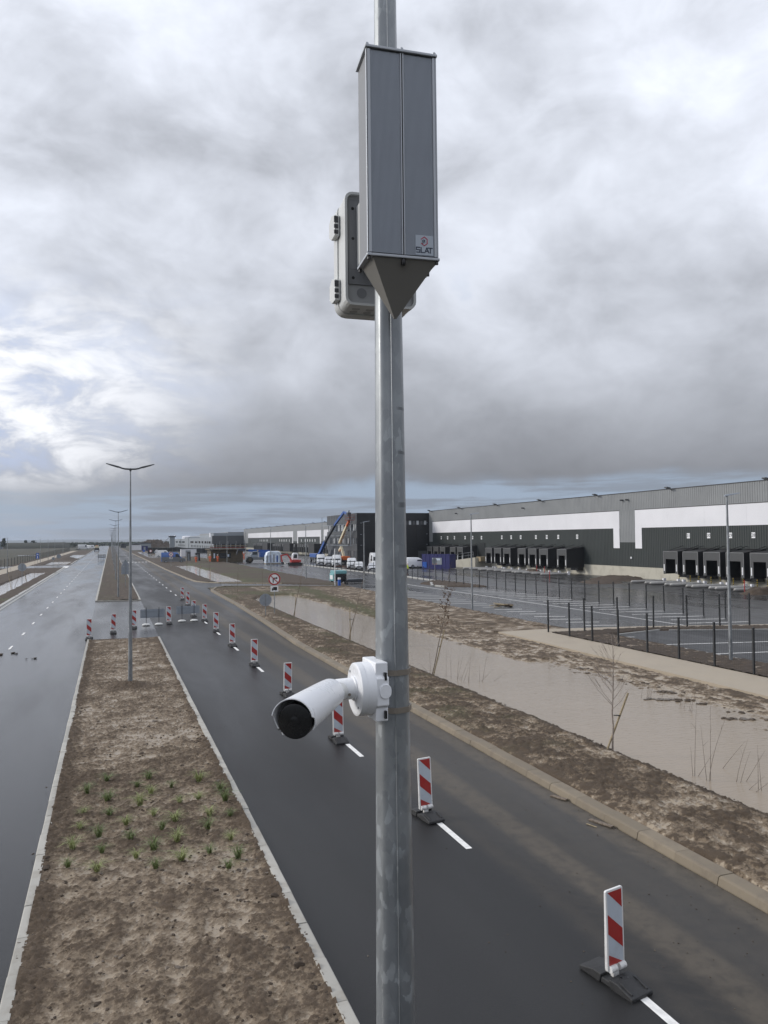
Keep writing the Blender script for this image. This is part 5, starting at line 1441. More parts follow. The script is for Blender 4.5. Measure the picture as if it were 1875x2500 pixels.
# ================================================================== DOCK BUILDINGS
WX = 65.0
def corr(mb, y0, y1, z0, z1, x=WX, pitch=.333, depth=.035):
    """vertical trapezoid ribs along y on a wall facing -x"""
    n = max(1, int(round((y1 - y0) / pitch))); d = (y1 - y0) / n
    prof = []
    for i in range(n):
        a = y0 + i * d
        prof += [(a, 0), (a + d * .45, 0), (a + d * .58, -depth), (a + d * .87, -depth)]
    prof.append((y1, 0))
    V = []
    for y, dx in prof: V += [(x + dx, y, z0), (x + dx, y, z1)]
    F = [(2 * i, 2 * i + 2, 2 * i + 3, 2 * i + 1) for i in range(len(prof) - 1)]
    return mb.add(V, F)
_text_cache = {}
def text_mesh(s, size):
    if s in _text_cache: return _text_cache[s]
    cu = bpy.data.curves.new('t', 'FONT'); cu.body = s; cu.size = size; cu.align_x = 'CENTER'; cu.align_y = 'CENTER'; cu.extrude = .004; cu.resolution_u = 2
    o = bpy.data.objects.new('t', cu); COL.objects.link(o)
    dg = bpy.context.evaluated_depsgraph_get(); dg.update()
    me = bpy.data.meshes.new_from_object(o.evaluated_get(dg))
    COL.objects.unlink(o); bpy.data.objects.remove(o)
    me.name = 'numeral'; me.materials.clear(); me.materials.append(M['black'])
    _text_cache[s] = me
    return me
def number_plate(parent, y, z, txt, w=.50, h=.62, x=WX):
    p = MB().box(x - .062, x - .037, y - w / 2, y + w / 2, z - h / 2, z + h / 2).build('number_plate', M['white'], parent)
    if txt:
        o = instance('numeral', text_mesh(txt, .52), p, (x - .066, y, z), (R(90), 0, R(-90)))
    return p
SH = {}
def shelter(parent, yc, x1=WX, depth=3.0, w=2.46, zt=3.66, zb=.98, lid=True):
    """tent-like dock shelter: side and top fabric running back to the wall, padded front round a dark opening"""
    if 'fab' not in SH:
        d = depth; h = w / 2
        f = MB()
        V = [(-d, -h, zb), (-d, h, zb), (-d, h, zt), (-d, -h, zt), (-.03, -h, zb), (-.03, h, zb), (-.03, h, zt + .30), (-.03, -h, zt + .30)]
        V2 = [(p[0], p[1] * .955, p[2] if p[2] < 2 else p[2] - .05) for p in V]
        f.add(V + V2, [(0, 3, 7, 4), (1, 5, 6, 2), (3, 2, 6, 7), (8, 12, 15, 11), (9, 10, 14, 13), (11, 15, 14, 10), (0, 8, 11, 3), (2, 10, 9, 1), (3, 11, 10, 2), (0, 4, 12, 8), (1, 9, 13, 5)])
        SH['fab'] = f.mesh('shelter_tent', M['tarp'])
        b = MB(); b.box(-d - .03, -d - .001, -h, -h + .045, zb + .05, zt); b.box(-d - .03, -d - .001, h - .045, h, zb + .05, zt); b.box(-d - .03, -d - .001, -h + .0455, h - .0455, zt - .045, zt)
        SH['frame'] = b.mesh('front_frame', M['frame_alu'])
        t = MB(); t.box(-d - .024, -d + .04, -h + .046, h - .046, zt - .92, zt - .046)
        SH['top'] = t.mesh('head_pad', M['pad'])
        s = MB(); s.box(-d - .022, -d + .04, -h + .046, -h + .42, zb + .08, zt - .921)
        SH['side'] = s.mesh('side_pad', M['pad'])
        r = MB(); r.box(-d - .030, -d - .023, -h + .14, -h + .27, zb + .35, zb + 1.15); SH['strip'] = r.mesh('guide_strip', M['white'])
        dk = MB(); dk.box(-.09, -.038, -h * .62, h * .62, 1.0, 3.2); SH['door'] = dk.mesh('dock_door', M['door'])
        rb = MB()
        for z in (1.45, 1.9, 2.35, 2.8): rb.box(-.105, -.0905, -h * .62, h * .62, z - .018, z + .018)
        SH['rib'] = rb.mesh('door_joint', M['frame_alu'])
        bx = MB(); bx.box(-.9, -.04, -h * .8, h * .8, .55, .97); SH['pit'] = bx.mesh('dock_leveller', M['black'])
        cl = MB(); cl.tube([(-.05, -h, zt + .62), (-2.2, -h, zt + .06)], .035, 5); cl.tube([(-.05, h, zt + .62), (-2.2, h, zt + .06)], .035, 5); cl.box(-.5, -.04, -h, h, zt + .31, zt + .36)
        SH['stay'] = cl.mesh('roof_stay', M['tarp'])
    e = bpy.data.objects.new('dock_shelter', SH['fab']); COL.objects.link(e); e.parent = parent; e.location = (x1, yc, 0)
    for nm, k in (('front_frame', 'frame'), ('head_pad', 'top'), ('dock_door', 'door'), ('dock_leveller', 'pit'), ('roof_stay', 'stay')): instance(nm, SH[k], e)
    for s in (0, 1):
        instance('side_pad', SH['side'], e, rot=(0, 0, 0)) if s == 0 else instance('side_pad', SH['side'], e, loc=(0, SH_W - .466, 0))
        instance('guide_strip', SH['strip'], e, loc=(0, 0 if s == 0 else SH_W - .37, 0))
    return e
SH_W = 2.46
def dock_building(label, y0, y1, segs, zb=1.45, zwb=6.55, zwt=8.92, zr=11.2, ribs=.333, depth_x=60, floods=()):
    """segs: list of (ya, yb, leg_low, leg_high) white bands; grey columns fill the gaps between them"""
    b = thing('dock_building', label, 'warehouse', (WX, y0, 0), group='long grey warehouses with loading docks')
    o = (WX, y0, 0)
    MB(o).box(WX + .002, WX + depth_x, y0, y1, -.3, zb).build('plinth', M['plinth'], b)
    MB(o).box(WX + .12, WX + depth_x, y0 + .01, y1 - .01, zb + .001, zr - .05).build('wall_core', M['clad_grey'], b)
    corr(MB(o), y0, y1, zwt + .001, zr, pitch=ribs).build('ribbed_cladding', M['clad_grey'], b)
    MB(o).box(WX - .06, WX + .20, y0 - .02, y1 + .02, zr + .001, zr + .10).build('roof_flashing', M['cap'], b)
    LEG = 3.86; GLOW = 4.66
    for (ya, yb, ll, lh) in segs:
        corr(MB(o), ya, yb, zb + .002, zwb - .001, pitch=ribs).build('dark_cladding', M['clad_dark'], b)
        nn = max(1, int((yb - ya) / 6)); w = (yb - ya) / nn
        for k in range(nn):
            MB(o).box(WX - .055, WX + .06, ya + k * w + .006, ya + (k + 1) * w - .006, zwb, zwt).build('white_panel', M['clad_white'], b)
        MB(o).box(WX - .066, WX - .0555, ya, yb, zwt - .03, zwt + .05).build('band_trim', M['cap'], b)
        if ll: MB(o).box(WX - .075, WX - .04, ya + .002, ya + 1.33, LEG, zwb - .001).build('white_leg', M['clad_white'], b)
        if lh: MB(o).box(WX - .075, WX - .04, yb - 1.33, yb - .002, LEG, zwb - .001).build('white_leg', M['clad_white'], b)
    ss = sorted(segs)
    for (a, bq) in zip(ss, ss[1:]):
        corr(MB(o), a[1], bq[0], GLOW, zwt, pitch=ribs).build('grey_column', M['clad_grey'], b)
        corr(MB(o), a[1], bq[0], zb + .002, GLOW - .001, pitch=ribs).build('dark_cladding', M['clad_dark'], b)
    for y in floods:
        f = MB(o); f.tube([(WX - .02, y, zr - .15), (WX - .5, y, zr + .12)], .04, 6)
        fo = f.build('floodlight', M['cap'], b)
        MB(o).add([(WX - .45, y - .30, zr + .02), (WX - .45, y + .30, zr + .02), (WX - 1.0, y + .25, zr + .16), (WX - 1.0, y - .25, zr + .16), (WX - .45, y - .3, zr + .18), (WX - .45, y + .3, zr + .18), (WX - .95, y + .25, zr + .28), (WX - .95, y - .25, zr + .28)],
                [(0, 1, 2, 3), (4, 7, 6, 5), (0, 4, 5, 1), (2, 6, 7, 3), (1, 5, 6, 2), (0, 3, 7, 4)]).build('lamp_head', M['lamp_dark'], fo)
    return b
D1 = dock_building('long warehouse on the right with numbered loading docks 28 to 31 nearest', 34.0, 153.5,
                   [(34.0, 84.15, False, True), (87.45, 151.6, True, False)], floods=[152 - 15 * k for k in range(8)])
o1 = Vector((WX, 34.0, 0))
# right leg belongs to the low-y side of the far band; left leg to the high-y side of the near band
corr(MB(tuple(o1)), 151.6, 153.5, 4.66, 8.92).build('grey_column', M['clad_grey'], D1)
corr(MB(tuple(o1)), 151.6, 153.5, 1.452, 4.659).build('dark_cladding', M['clad_dark'], D1)
near_docks = [(74.0, '31', 74.3), (70.7, '30', 71.0), (67.4, '29', 67.7), (64.1, '28', 64.45), (60.8, '27', 61.2), (55.0, '26', 55.3), (51.7, '25', 52.0)]
mid_docks = [(97.1, '32', 97.5), (102.1, '33', 102.6), (105.4, '34', 105.9), (108.7, '35', 109.2), (113.6, '36', 114.1), (116.8, '37', 117.35), (120.1, '38', 120.7),
             (131.75, '40', 132.3), (135.0, '41', 135.6), (139.85, '42', 140.5), (143.1, '43', 143.8), (146.4, '44', 147.0)]
for yc, num, yn in near_docks + mid_docks:
    e = shelter(D1, yc - 34.0, x1=0.0)
    number_plate(D1, yn - 34.0, 5.46, num, x=0.0)
number_plate(D1, 128.6 - 34.0, 5.42, '39', x=0.0)
d_ = MB(tuple(o1)).box(WX - .10, WX - .037, 127.2, 129.8, 1.9, 4.48).build('roller_door', M['door'], D1)
for z in (2.4, 2.9, 3.4, 3.9): MB(tuple(o1)).box(WX - .115, WX - .1005, 127.25, 129.75, z - .02, z + .02).build('door_joint', M['cap'], d_)
MB(tuple(o1)).box(WX - .14, WX - .06, 84.9, 85.15, 2.5, 2.75).build('wall_socket', M['clad_white'], D1)
for y in (139.2, 112.9, 86.6, 85.5): MB(tuple(o1)).box(WX - .5, WX - .04, y - .08, y + .08, 10.2, 10.4).build('wall_camera', M['lamp_dark'], D1)
# loading ramp with handrail
rp = MB(tuple(o1)); rp.add([(64.9, 125.2, -.1), (64.9, 149, -.1), (61.9, 149, -.1), (61.9, 125.2, -.1), (64.9, 125.2, 1.9), (64.9, 149, .0), (61.9, 149, .0), (61.9, 125.2, 1.9)], [(0, 1, 2, 3), (4, 7, 6, 5), (0, 4, 5, 1), (2, 6, 7, 3), (1, 5, 6, 2), (0, 3, 7, 4)])
ramp = rp.build('loading_ramp', M['plinth'], None); tag(ramp, 'sloping concrete ramp with a handrail up to the roller door of the warehouse', 'ramp'); ramp.location = tuple(o1)
for k in range(11):
    y = 126 + k * 2.1; z = 1.9 * (149 - y) / 23.8
    MB(tuple(o1)).tube([(61.95, y, z), (61.95, y, z + 1.05)], .03, 5).build('rail_post', M['galv'], ramp)
for dz in (.55, 1.05): MB(tuple(o1)).tube([(61.95, 126, 1.9 * 23 / 23.8 + dz), (61.95, 147, 1.9 * 2 / 23.8 + dz)], .028, 5).build('rail', M['galv'], ramp)
MB(tuple(o1)).box(62.5, 64.3, 124.2, 125.9, 1.2, 2.0).build('pallet_stack', M['wood'], None)
ob = bpy.data.objects['pallet_stack']; ob.location = tuple(o1); tag(ob, 'stack of brown crates at the top of the loading ramp', 'crates')

# concrete wheel guides in front of the docks and striped bollards against the wall
gm = MB().tube([(-2.2, 0, .16), (-2.05, 0, .19), (1.9, 0, .19), (2.1, 0, .16)], [.05, .17, .17, .10], 10).mesh('guide', M['guide'], smooth=True)
hk = MB().box(2.1, 2.45, -.12, .12, 0, .50).mesh('end_post', M['clad_white'])
NAMES = {}
for k, q in enumerate(near_docks): NAMES[q[1]] = 'the %s right-hand dock shelter' % ORD[k]
for k, q in enumerate(mid_docks): NAMES[q[1]] = 'the %s middle-row dock shelter from its right end' % ORD[k]
for (yc, num, yn) in near_docks[:5] + mid_docks[:7]:
    for s in (-1, 1):
        t = bpy.data.objects.new('wheel_guide', gm); COL.objects.link(t)
        t.location = (59.2 if yc < 90 else 59.6, yc - .55 + s * 1.22, 0); t.rotation_euler.z = R(-4)
        side = 'left' if s > 0 else 'right'
        instance('end_post', hk, t)
        tag(t, '%s wheel guide before %s' % (side, NAMES[num]), 'wheel guide', 'wheel guides in front of the loading docks')
bm_ = MB(); bm_.tube([(0, 0, 0), (0, 0, .95)], .045, 8); bmesh_b = bm_.mesh('bollard', M['yellow'])
ring_m = MB(); [ring_m.tube([(0, 0, z), (0, 0, z + .11)], .0475, 8) for z in (.08, .32, .56, .80)]; ring_m = ring_m.mesh('black_band', M['black'])
for (yc, num, yn) in near_docks[:5]:
    for s in (-1, 1):
        t = bpy.data.objects.new('bollard', bmesh_b); COL.objects.link(t); t.location = (64.0, yc + s * .95, 0)
        instance('black_band', ring_m, t)
        tag(t, '%s yellow and black striped bollard under %s' % ('left' if s > 0 else 'right', NAMES[num]), 'bollard', 'striped bollards under the dock shelters')
for (x, y) in ((56.4, 57.2), (52.2, 84.6), (60.5, 101.6), (58.6, 96.3)):
    t = MB().tube([(0, 0, 0), (0, 0, 1.25)], .05, 6).build('marker_post', M['red']); t.location = (x, y, 0)
    tag(t, {57.2: 'red marker post by the dirt heap at the far right', 84.6: 'red marker post before the low mound in the yard', 101.6: 'red marker post among the wheel guides, left one', 96.3: 'red marker post among the wheel guides, right one'}[y], 'marker post', 'red marker posts in the dock yard')

# second warehouse beyond the office block
D2 = dock_building('second long warehouse, beyond the dark office block in the middle distance', 177.2, 399.0,
                   [(177.2, 240.5, False, True), (244.1, 278.0, True, True), (284.9, 385.4, True, False)], zwb=6.2, zwt=8.5, zr=10.75, ribs=1.0, floods=[192 + 15 * k for k in range(14)])
o2 = (WX, 177.2, 0)
corr(MB(o2), 385.4, 399.0, 3.6, 8.5, pitch=1.0).build('grey_column', M['clad_grey'], D2)
corr(MB(o2), 385.4, 399.0, 1.452, 3.59, pitch=1.0).build('dark_cladding', M['clad_dark'], D2)
docks2 = [351.5, 347.4, 343.5, 340, 336.5, 333.2] + [307.9, 304.6, 301.3, 298.0, 294.7, 290.0] + [270.2, 264.4, 261.0, 257.6, 254.2, 250.5] + [232, 228.6, 225.2, 221.8]
for yc in docks2:
    e = bpy.data.objects.new('dock_shelter', SH['fab']); COL.objects.link(e); e.parent = D2; e.location = (0, yc - 177.2, -.05)
    instance('front_frame', SH['frame'], e); instance('head_pad', SH['top'], e); instance('side_pad', SH['side'], e); instance('side_pad', SH['side'], e, loc=(0, SH_W - .466, 0)); instance('dock_door', SH['door'], e)
    number_plate(D2, yc - 177.2 + 1.4, 4.95, None, x=0.0, h=.9, w=.7)
for y0_, y1_ in ((320, 331), (277.5, 288.2), (241.5, 249)): MB(o2).box(61.95, 64.95, y0_, y1_, .9, 3.9).build('dock_enclosure', M['tarp'], D2)

# ================================================================== OFFICE BLOCK
OX, OY, OE = 48.64, 153.6, 177.1
of = thing('office_block', 'dark three-storey office block with a black side wall and grey window front', 'office building', (OX, OY, 0))
oo = (OX, OY, 0)
MB(oo).box(OX + .35, 66, OY + .35, OE, -.3, 10.7).build('core', M['clad_black'], of)
# black side wall facing the car park, built of large cassettes, with a recessed entrance
def cass(x0, x1, z0, z1, mat='clad_black', nm='wall_panel'): return MB(oo).box(x0 + .008, x1 - .008, OY, OY + .34, z0 + .008, z1 - .008).build(nm, M[mat], of)
xs_ = [OX + .02, 51.3, 54, 56.7, 59.4, 62.1, 64.85]
zs_ = [3.2, 5.7, 8.2, 10.75]
for i in range(6):
    for j in range(3):
        if j == 2 and xs_[i] > 59: 
            cass(xs_[i], xs_[i + 1], 9.25, 10.75); cass(xs_[i], xs_[i + 1], 8.2, 8.2 + .02 + .1) ; continue
        cass(xs_[i], xs_[i + 1], zs_[j], zs_[j + 1])
for i in (2, 3, 4): cass(xs_[i], xs_[i + 1], 0, 3.2)
cass(OX + .02, 50.2, 0, 3.2)
w = MB(oo).box(59.42, 64.8, OY + .12, OY + .16, 8.33, 9.24).build('window', M['glass'], of)
for k in range(6): MB(oo).box(59.5 + k * .88, 59.5 + k * .88 + .5, OY + .10, OY + .119, 8.36, 9.2).build('blind', M['blind'] if k % 2 else M['clad_mid'], w)
g_ = MB(oo).box(50.2, 54.0, OY + 1.2, OY + 1.3, 0, 3.1).build('entrance_glazing', M['glass'], of)
for k in range(4): MB(oo).box(50.5 + k * 1.0, 50.64 + k * 1.0, OY + 1.05, OY + 1.19, 0, 3.1).build('mullion', M['clad_mid'], g_)
MB(oo).tube([(53.9, OY + .1, 0), (53.9, OY + .1, 3.2)], .12, 8).build('column', M['clad_mid'], of)
MB(oo).box(62.4, 64.6, OY - .03, OY - .001, .1, 2.7).build('service_door', M['clad_mid'], of)
for x in (49.4, 57.3, 64.3):
    for z in (8.75, 6.35, 4.1): MB(oo).box(x, x + .30, OY - .12, OY - .001, z - .05, z + .05).build('wall_light', M['sign_grey'], of)
MB(oo).box(OX - .03, 66, OY - .03, OE, 10.76, 10.86).build('roof_flashing', M['cap'], of)
# window front facing the road: opaque bands and window ribbons
def front(y0, y1, z0, z1, nm='wall_panel', mat='clad_mid', dx=.0): return MB(oo).box(OX + dx, OX + .34, y0 + .006, y1 - .006, z0 + .006, z1 - .006).build(nm, M[mat], of)
for k in range(6):
    a = OY + .02 + k * (OE - OY - .02) / 6; b_ = OY + .02 + (k + 1) * (OE - OY - .02) / 6
    front(a, b_, 8.56, 10.75); front(a, b_, 5.66, 7.12); front(a, b_, 2.9, 4.36); front(a, b_, 0, 1.6)
r_ = random.Random(9)
def ribbon(z0, z1, ws, gap_mat='clad_mid'):
    y = OY + .03
    for wd, kind in ws:
        if y + wd > OE: break
        if kind == 'w':
            f = MB(oo).box(OX + .10, OX + .16, y, y + wd, z0, z1).build('window', M['glass'], of)
            if r_.random() < .5: MB(oo).box(OX + .085, OX + .099, y + .08, y + wd * r_.uniform(.4, .9), z0 + .06, z1 - .06).build('blind', M['blind'], f)
            MB(oo).box(OX + .05, OX + .099, y + wd - .05, y + wd, z0, z1).build('window_frame', M['clad_light'], f)
        else: front(y, y + wd, z0, z1)
        y += wd
ribbon(7.12, 8.56, [(.9, 'w'), (.6, 'w'), (.35, 'p'), (1.3, 'w'), (.9, 'w'), (.4, 'p'), (1.0, 'w'), (1.2, 'w'), (.4, 'p'), (1.1, 'w'), (1.1, 'w'), (.7, 'p'), (1.4, 'w'), (1.2, 'w'), (.5, 'p'), (1.6, 'w'), (1.2, 'w'), (.5, 'p'), (1.6, 'w'), (1.4, 'w'), (.8, 'p'), (1.2, 'w'), (1.2, 'w')])
ribbon(4.36, 5.66, [(.9, 'w'), (.7, 'p'), (.8, 'w'), (.6, 'w'), (.8, 'p'), (.6, 'w'), (.6, 'w'), (1.1, 'p'), (.9, 'w'), (.9, 'w'), (1.6, 'p'), (1.0, 'w'), (1.0, 'w'), (1.6, 'p'), (1.2, 'w'), (1.1, 'w'), (1.8, 'p'), (1.4, 'w'), (.8, 'p'), (1.4, 'w'), (2.5, 'p')])
ribbon(1.6, 2.9, [(.3, 'p'), (.45, 'w'), (.35, 'p'), (.45, 'w'), (.35, 'p'), (.45, 'w'), (1.2, 'p'), (.45, 'w'), (.6, 'p'), (.45, 'w'), (1.2, 'p'), (.5, 'w'), (.6, 'p'), (.5, 'w'), (1.4, 'p'), (.55, 'w'), (.6, 'p'), (.55, 'w'), (1.6, 'p'), (.55, 'w'), (.6, 'p'), (.55, 'w'), (1.5, 'p'), (.6, 'w'), (.6, 'p'), (.6, 'w'), (1.6, 'p'), (.6, 'w'), (1.5, 'p'), (.6, 'w'), (1, 'p')])
# white framework hung before the window front
fr = MB(oo)
for y in (OY + 1.2, OE + .9):
    fr.box(OX - 1.05, OX - .95, y - .05, y + .05, 4.0, 10.8)
for z, y1 in ((8.52, OE + .9), (6.1, OE - 1), (4.0, OE - .5)): fr.box(OX - 1.04, OX - .96, OY + 3.2, y1, z, z + .10)
for y in (OY + 3.4, OY + 6, OY + 9, OY + 12.5, OY + 17): fr.box(OX - 1.02, OX - .98, y - .02, y + .02, 4.1, 10.7)
fr.box(OX - 1.04, OX - .96, OY + 1.2, OE + .9, 10.72, 10.80)
for y in (OY + 3.4, OY + 12.5, OE + .8): fr.box(OX - .95, OX - .001, y - .04, y + .04, 8.54, 8.6); fr.box(OX - .95, OX - .001, y - .04, y + .04, 4.02, 4.08)
fr.build('sun_screen_frame', M['sign_grey'], of)

# ================================================================== FAR OFFICE AND HALLS
fo = thing('far_office', 'light grey office block with dark windows far beyond the second warehouse', 'office building', (49.6, 401, 0))
p0 = (49.6, 401, 0)
MB(p0).box(49.9, 68, 401, 412, 0, 8.8).build('wall', M['clad_light'], fo)
MB(p0).box(49.9, 68, 412.1, 532, 0, 6.75).build('wall', M['clad_light'], fo)
MB(p0).box(49.6, 68, 532.1, 558, 0, 7.3).build('wall', M['clad_light'], fo)
MB(p0).box(49.9, 68, 558.1, 716, 0, 6.4).build('wall', M['clad_light'], fo)
MB(p0).box(49.0, 68, 398.9, 400.9, 3.35, 7.5).build('dark_side_wall', M['clad_mid'], fo)
MB(p0).box(50.0, 68, 399.1, 400.8, 1.0, 3.34).build('dark_recess', M['clad_black'], fo)
for k in range(7): MB(p0).box(51 + k * 2.4, 51.3 + k * 2.4, 398.95, 399.09, .2, 3.34).build('column', M['clad_light'], fo)
for y, wd in ((413.5, 8), (424, 5), (432, 9), (447, 9), (462, 10), (478, 14), (502, 20), (540, 12), (564, 20), (590, 22), (622, 22), (660, 24)):
    f = MB(p0).box(49.83, 49.9, y, y + wd, 3.5, 4.75).build('window', M['glass'], fo)
for k in range(22):
    y = 405 + k * 9 + (k > 12) * 20
    MB(p0).box(49.83, 49.9, y, y + 3.0, .9, 2.3).build('window', M['glass'], fo)
h3 = thing('far_hall', 'white and grey hall roof rising behind the far office', 'warehouse', (66, 450, 0))
q0 = (66, 450, 0)
MB(q0).box(54.2, 64.2, 450, 455, 7.0, 9.5).build('white_parapet', M['clad_white'], h3)
MB(q0).box(64.21, 80, 450, 600, 0, 9.9).build('grey_wall', M['clad_grey'], h3)
MB(q0).box(57, 64.0, 452, 600, 0, 8.4).build('white_wall', M['clad_light'], h3)
MB(q0).box(54.3, 64.0, 449.9, 449.99, 9.0, 9.4).build('lettering_band', M['clad_light'], h3)
t = thing('storage_tank', 'white round tank roof behind the far light office', 'tank', (56.5, 610, 0))
MB().lathe((0, 0, 0), [(4.5, 0), (4.5, 8.0), (4, 8.4), (2, 8.6)], 24).build('shell', M['clad_white'], t, smooth=True)
t = thing('rooftop_plant', 'dark rooftop unit with white domes at the end of the far office', 'rooftop unit', (44, 600, 0))
MB().box(-2.6, 2.6, -2, 2, 7.9, 8.7).build('deck', M['clad_black'], t); MB().box(-1.8, 1.8, -1.5, 1.5, 0, 7.9).build('shaft', M['clad_light'], t)
for s in (-1.9, 1.9): MB().lathe((s, 0, 8.7), [(.5, 0), (.5, .3), (.3, .55)], 10).build('dome', M['white'], t, smooth=True)
MB().tube([(-6.5, 0, 3.5), (-2, 0, 7.9)], .25, 6).build('stair_brace', M['sign_grey'], t)

# ================================================================== BROWN HUT, HOARDINGS
hut = thing('site_hut', 'brown boarded flat-roofed hut under construction by the telehandler', 'hut', (23.4, 193, 0))
for k in range(8): MB().box(k * .98, k * .98 + .965, -.06, 0, 0, 2.85).build('board_panel', M['brown'], hut)
MB().box(.02, 7.8, .001, 8, 0, 3.0).build('core', M['brown'], hut)
for x, wd in ((.5, .9), (2.0, 1.9), (4.3, .55)): MB().box(x, x + wd, -.09, -.061, .95, 2.25).build('opening', M['black'], hut)
MB().box(.6, .95, -.11, -.091, 1.0, 2.2).build('sheet', M['wrap'], hut); MB().box(4.0, 4.4, -.11, -.062, 1.3, 1.9).build('sheet', M['wrap'], hut)
MB().box(-.5, 8.4, -.9, 8.4, 3.02, 3.25).build('roof_slab', M['brown'], hut)
MB().box(-.5, 8.6, -1.1, -.95, 3.55, 3.70).build('guard_rail', M['rust'], hut); MB().box(-.5, 8.6, -1.1, -.95, 3.98, 4.10).build('guard_rail', M['wood'], hut)
for k in range(5): MB().tube([(k * 2, -1.0, 3.0), (k * 2, -1.0, 5.2)], .05, 5).build('scaffold_tube', M['galv'], hut)
hb = thing('hoarding', 'dark site hoarding far behind the blue van', 'hoarding', (20.5, 330, 0))
for k in range(16): MB().box(-6 + k * 1.95, -4.1 + k * 1.95, 0, .08, 0, 2.6 - .05 * k).build('hoarding_panel', M['clad_black'], hb)
for x, y, w_, h_, m_, l in ((21.5, 205, 1.1, 2.1, 'cap', 'dark portable cabin unit left of the brown hut'), (19.5, 208, .9, 2.3, 'clad_mid', 'grey site cabinet left of the brown hut, behind an orange worker'), (24.5, 262, 5, 2.5, 'clad_white', 'white site cabin behind the brown hut'), (17, 420, 3.0, 2.6, 'container', 'navy container far behind the blue van'), (24, 300, 6, 1.2, 'clad_light', 'low pale concrete barrier stack behind the blue van')):
    t = thing('site_cabin', l, 'cabin', (x, y, 0))
    MB().box(-w_ / 2, w_ / 2, 0, 2.4, .05, h_).build('body', M[m_], t, bevel=.04); MB().box(-w_ / 2 - .05, w_ / 2 + .05, -.05, 2.45, h_ + .001, h_ + .08).build('roof', M['cap'] if m_ != 'clad_white' else M['clad_light'], t)
    MB().box(-w_ * .2, w_ * .12, -.03, -.001, .1, h_ * .85).build('door', M['clad_light'] if m_ != 'clad_light' else M['plinth'], t)

# ================================================================== VEHICLES
def wheel(parent, x, y, r, w, n=20):
    t = MB().lathe((x - w / 2, y, r), [(r * .88, 0), (r, w * .15), (r, w * .85), (r * .88, w)], n, (1, 0, 0)).build('wheel', M['rubber'], parent, smooth=True)
    MB().lathe((x - w / 2 - .008, y, r), [(r * .55, 0), (r * .5, w + .016)], 12, (1, 0, 0)).build('rim', M['sign_grey'], t)
    return t
def loft(mb, secs, n=5):
    """secs along y: (y, half width bottom, half width top, z bottom, z top, roundness)"""
    V = []; F = []
    for (y, hb, ht, z0, z1, rd) in secs:
        P = [(-hb, z0), (hb, z0), (hb * 1.0, z0 + (z1 - z0) * .45), (ht + (hb - ht) * .15, z1 - rd), (ht - rd * .7, z1), (-(ht - rd * .7), z1), (-(ht + (hb - ht) * .15), z1 - rd), (-hb, z0 + (z1 - z0) * .45)]
        V += [(x, y, z) for x, z in P]
    m = 8
    for i in range(len(secs) - 1):
        for j in range(m): F.append((i * m + j, i * m + (j + 1) % m, (i + 1) * m + (j + 1) % m, (i + 1) * m + j))
    F += [tuple(range(m - 1, -1, -1)), tuple((len(secs) - 1) * m + j for j in range(m))]
    return mb.add(V, F)
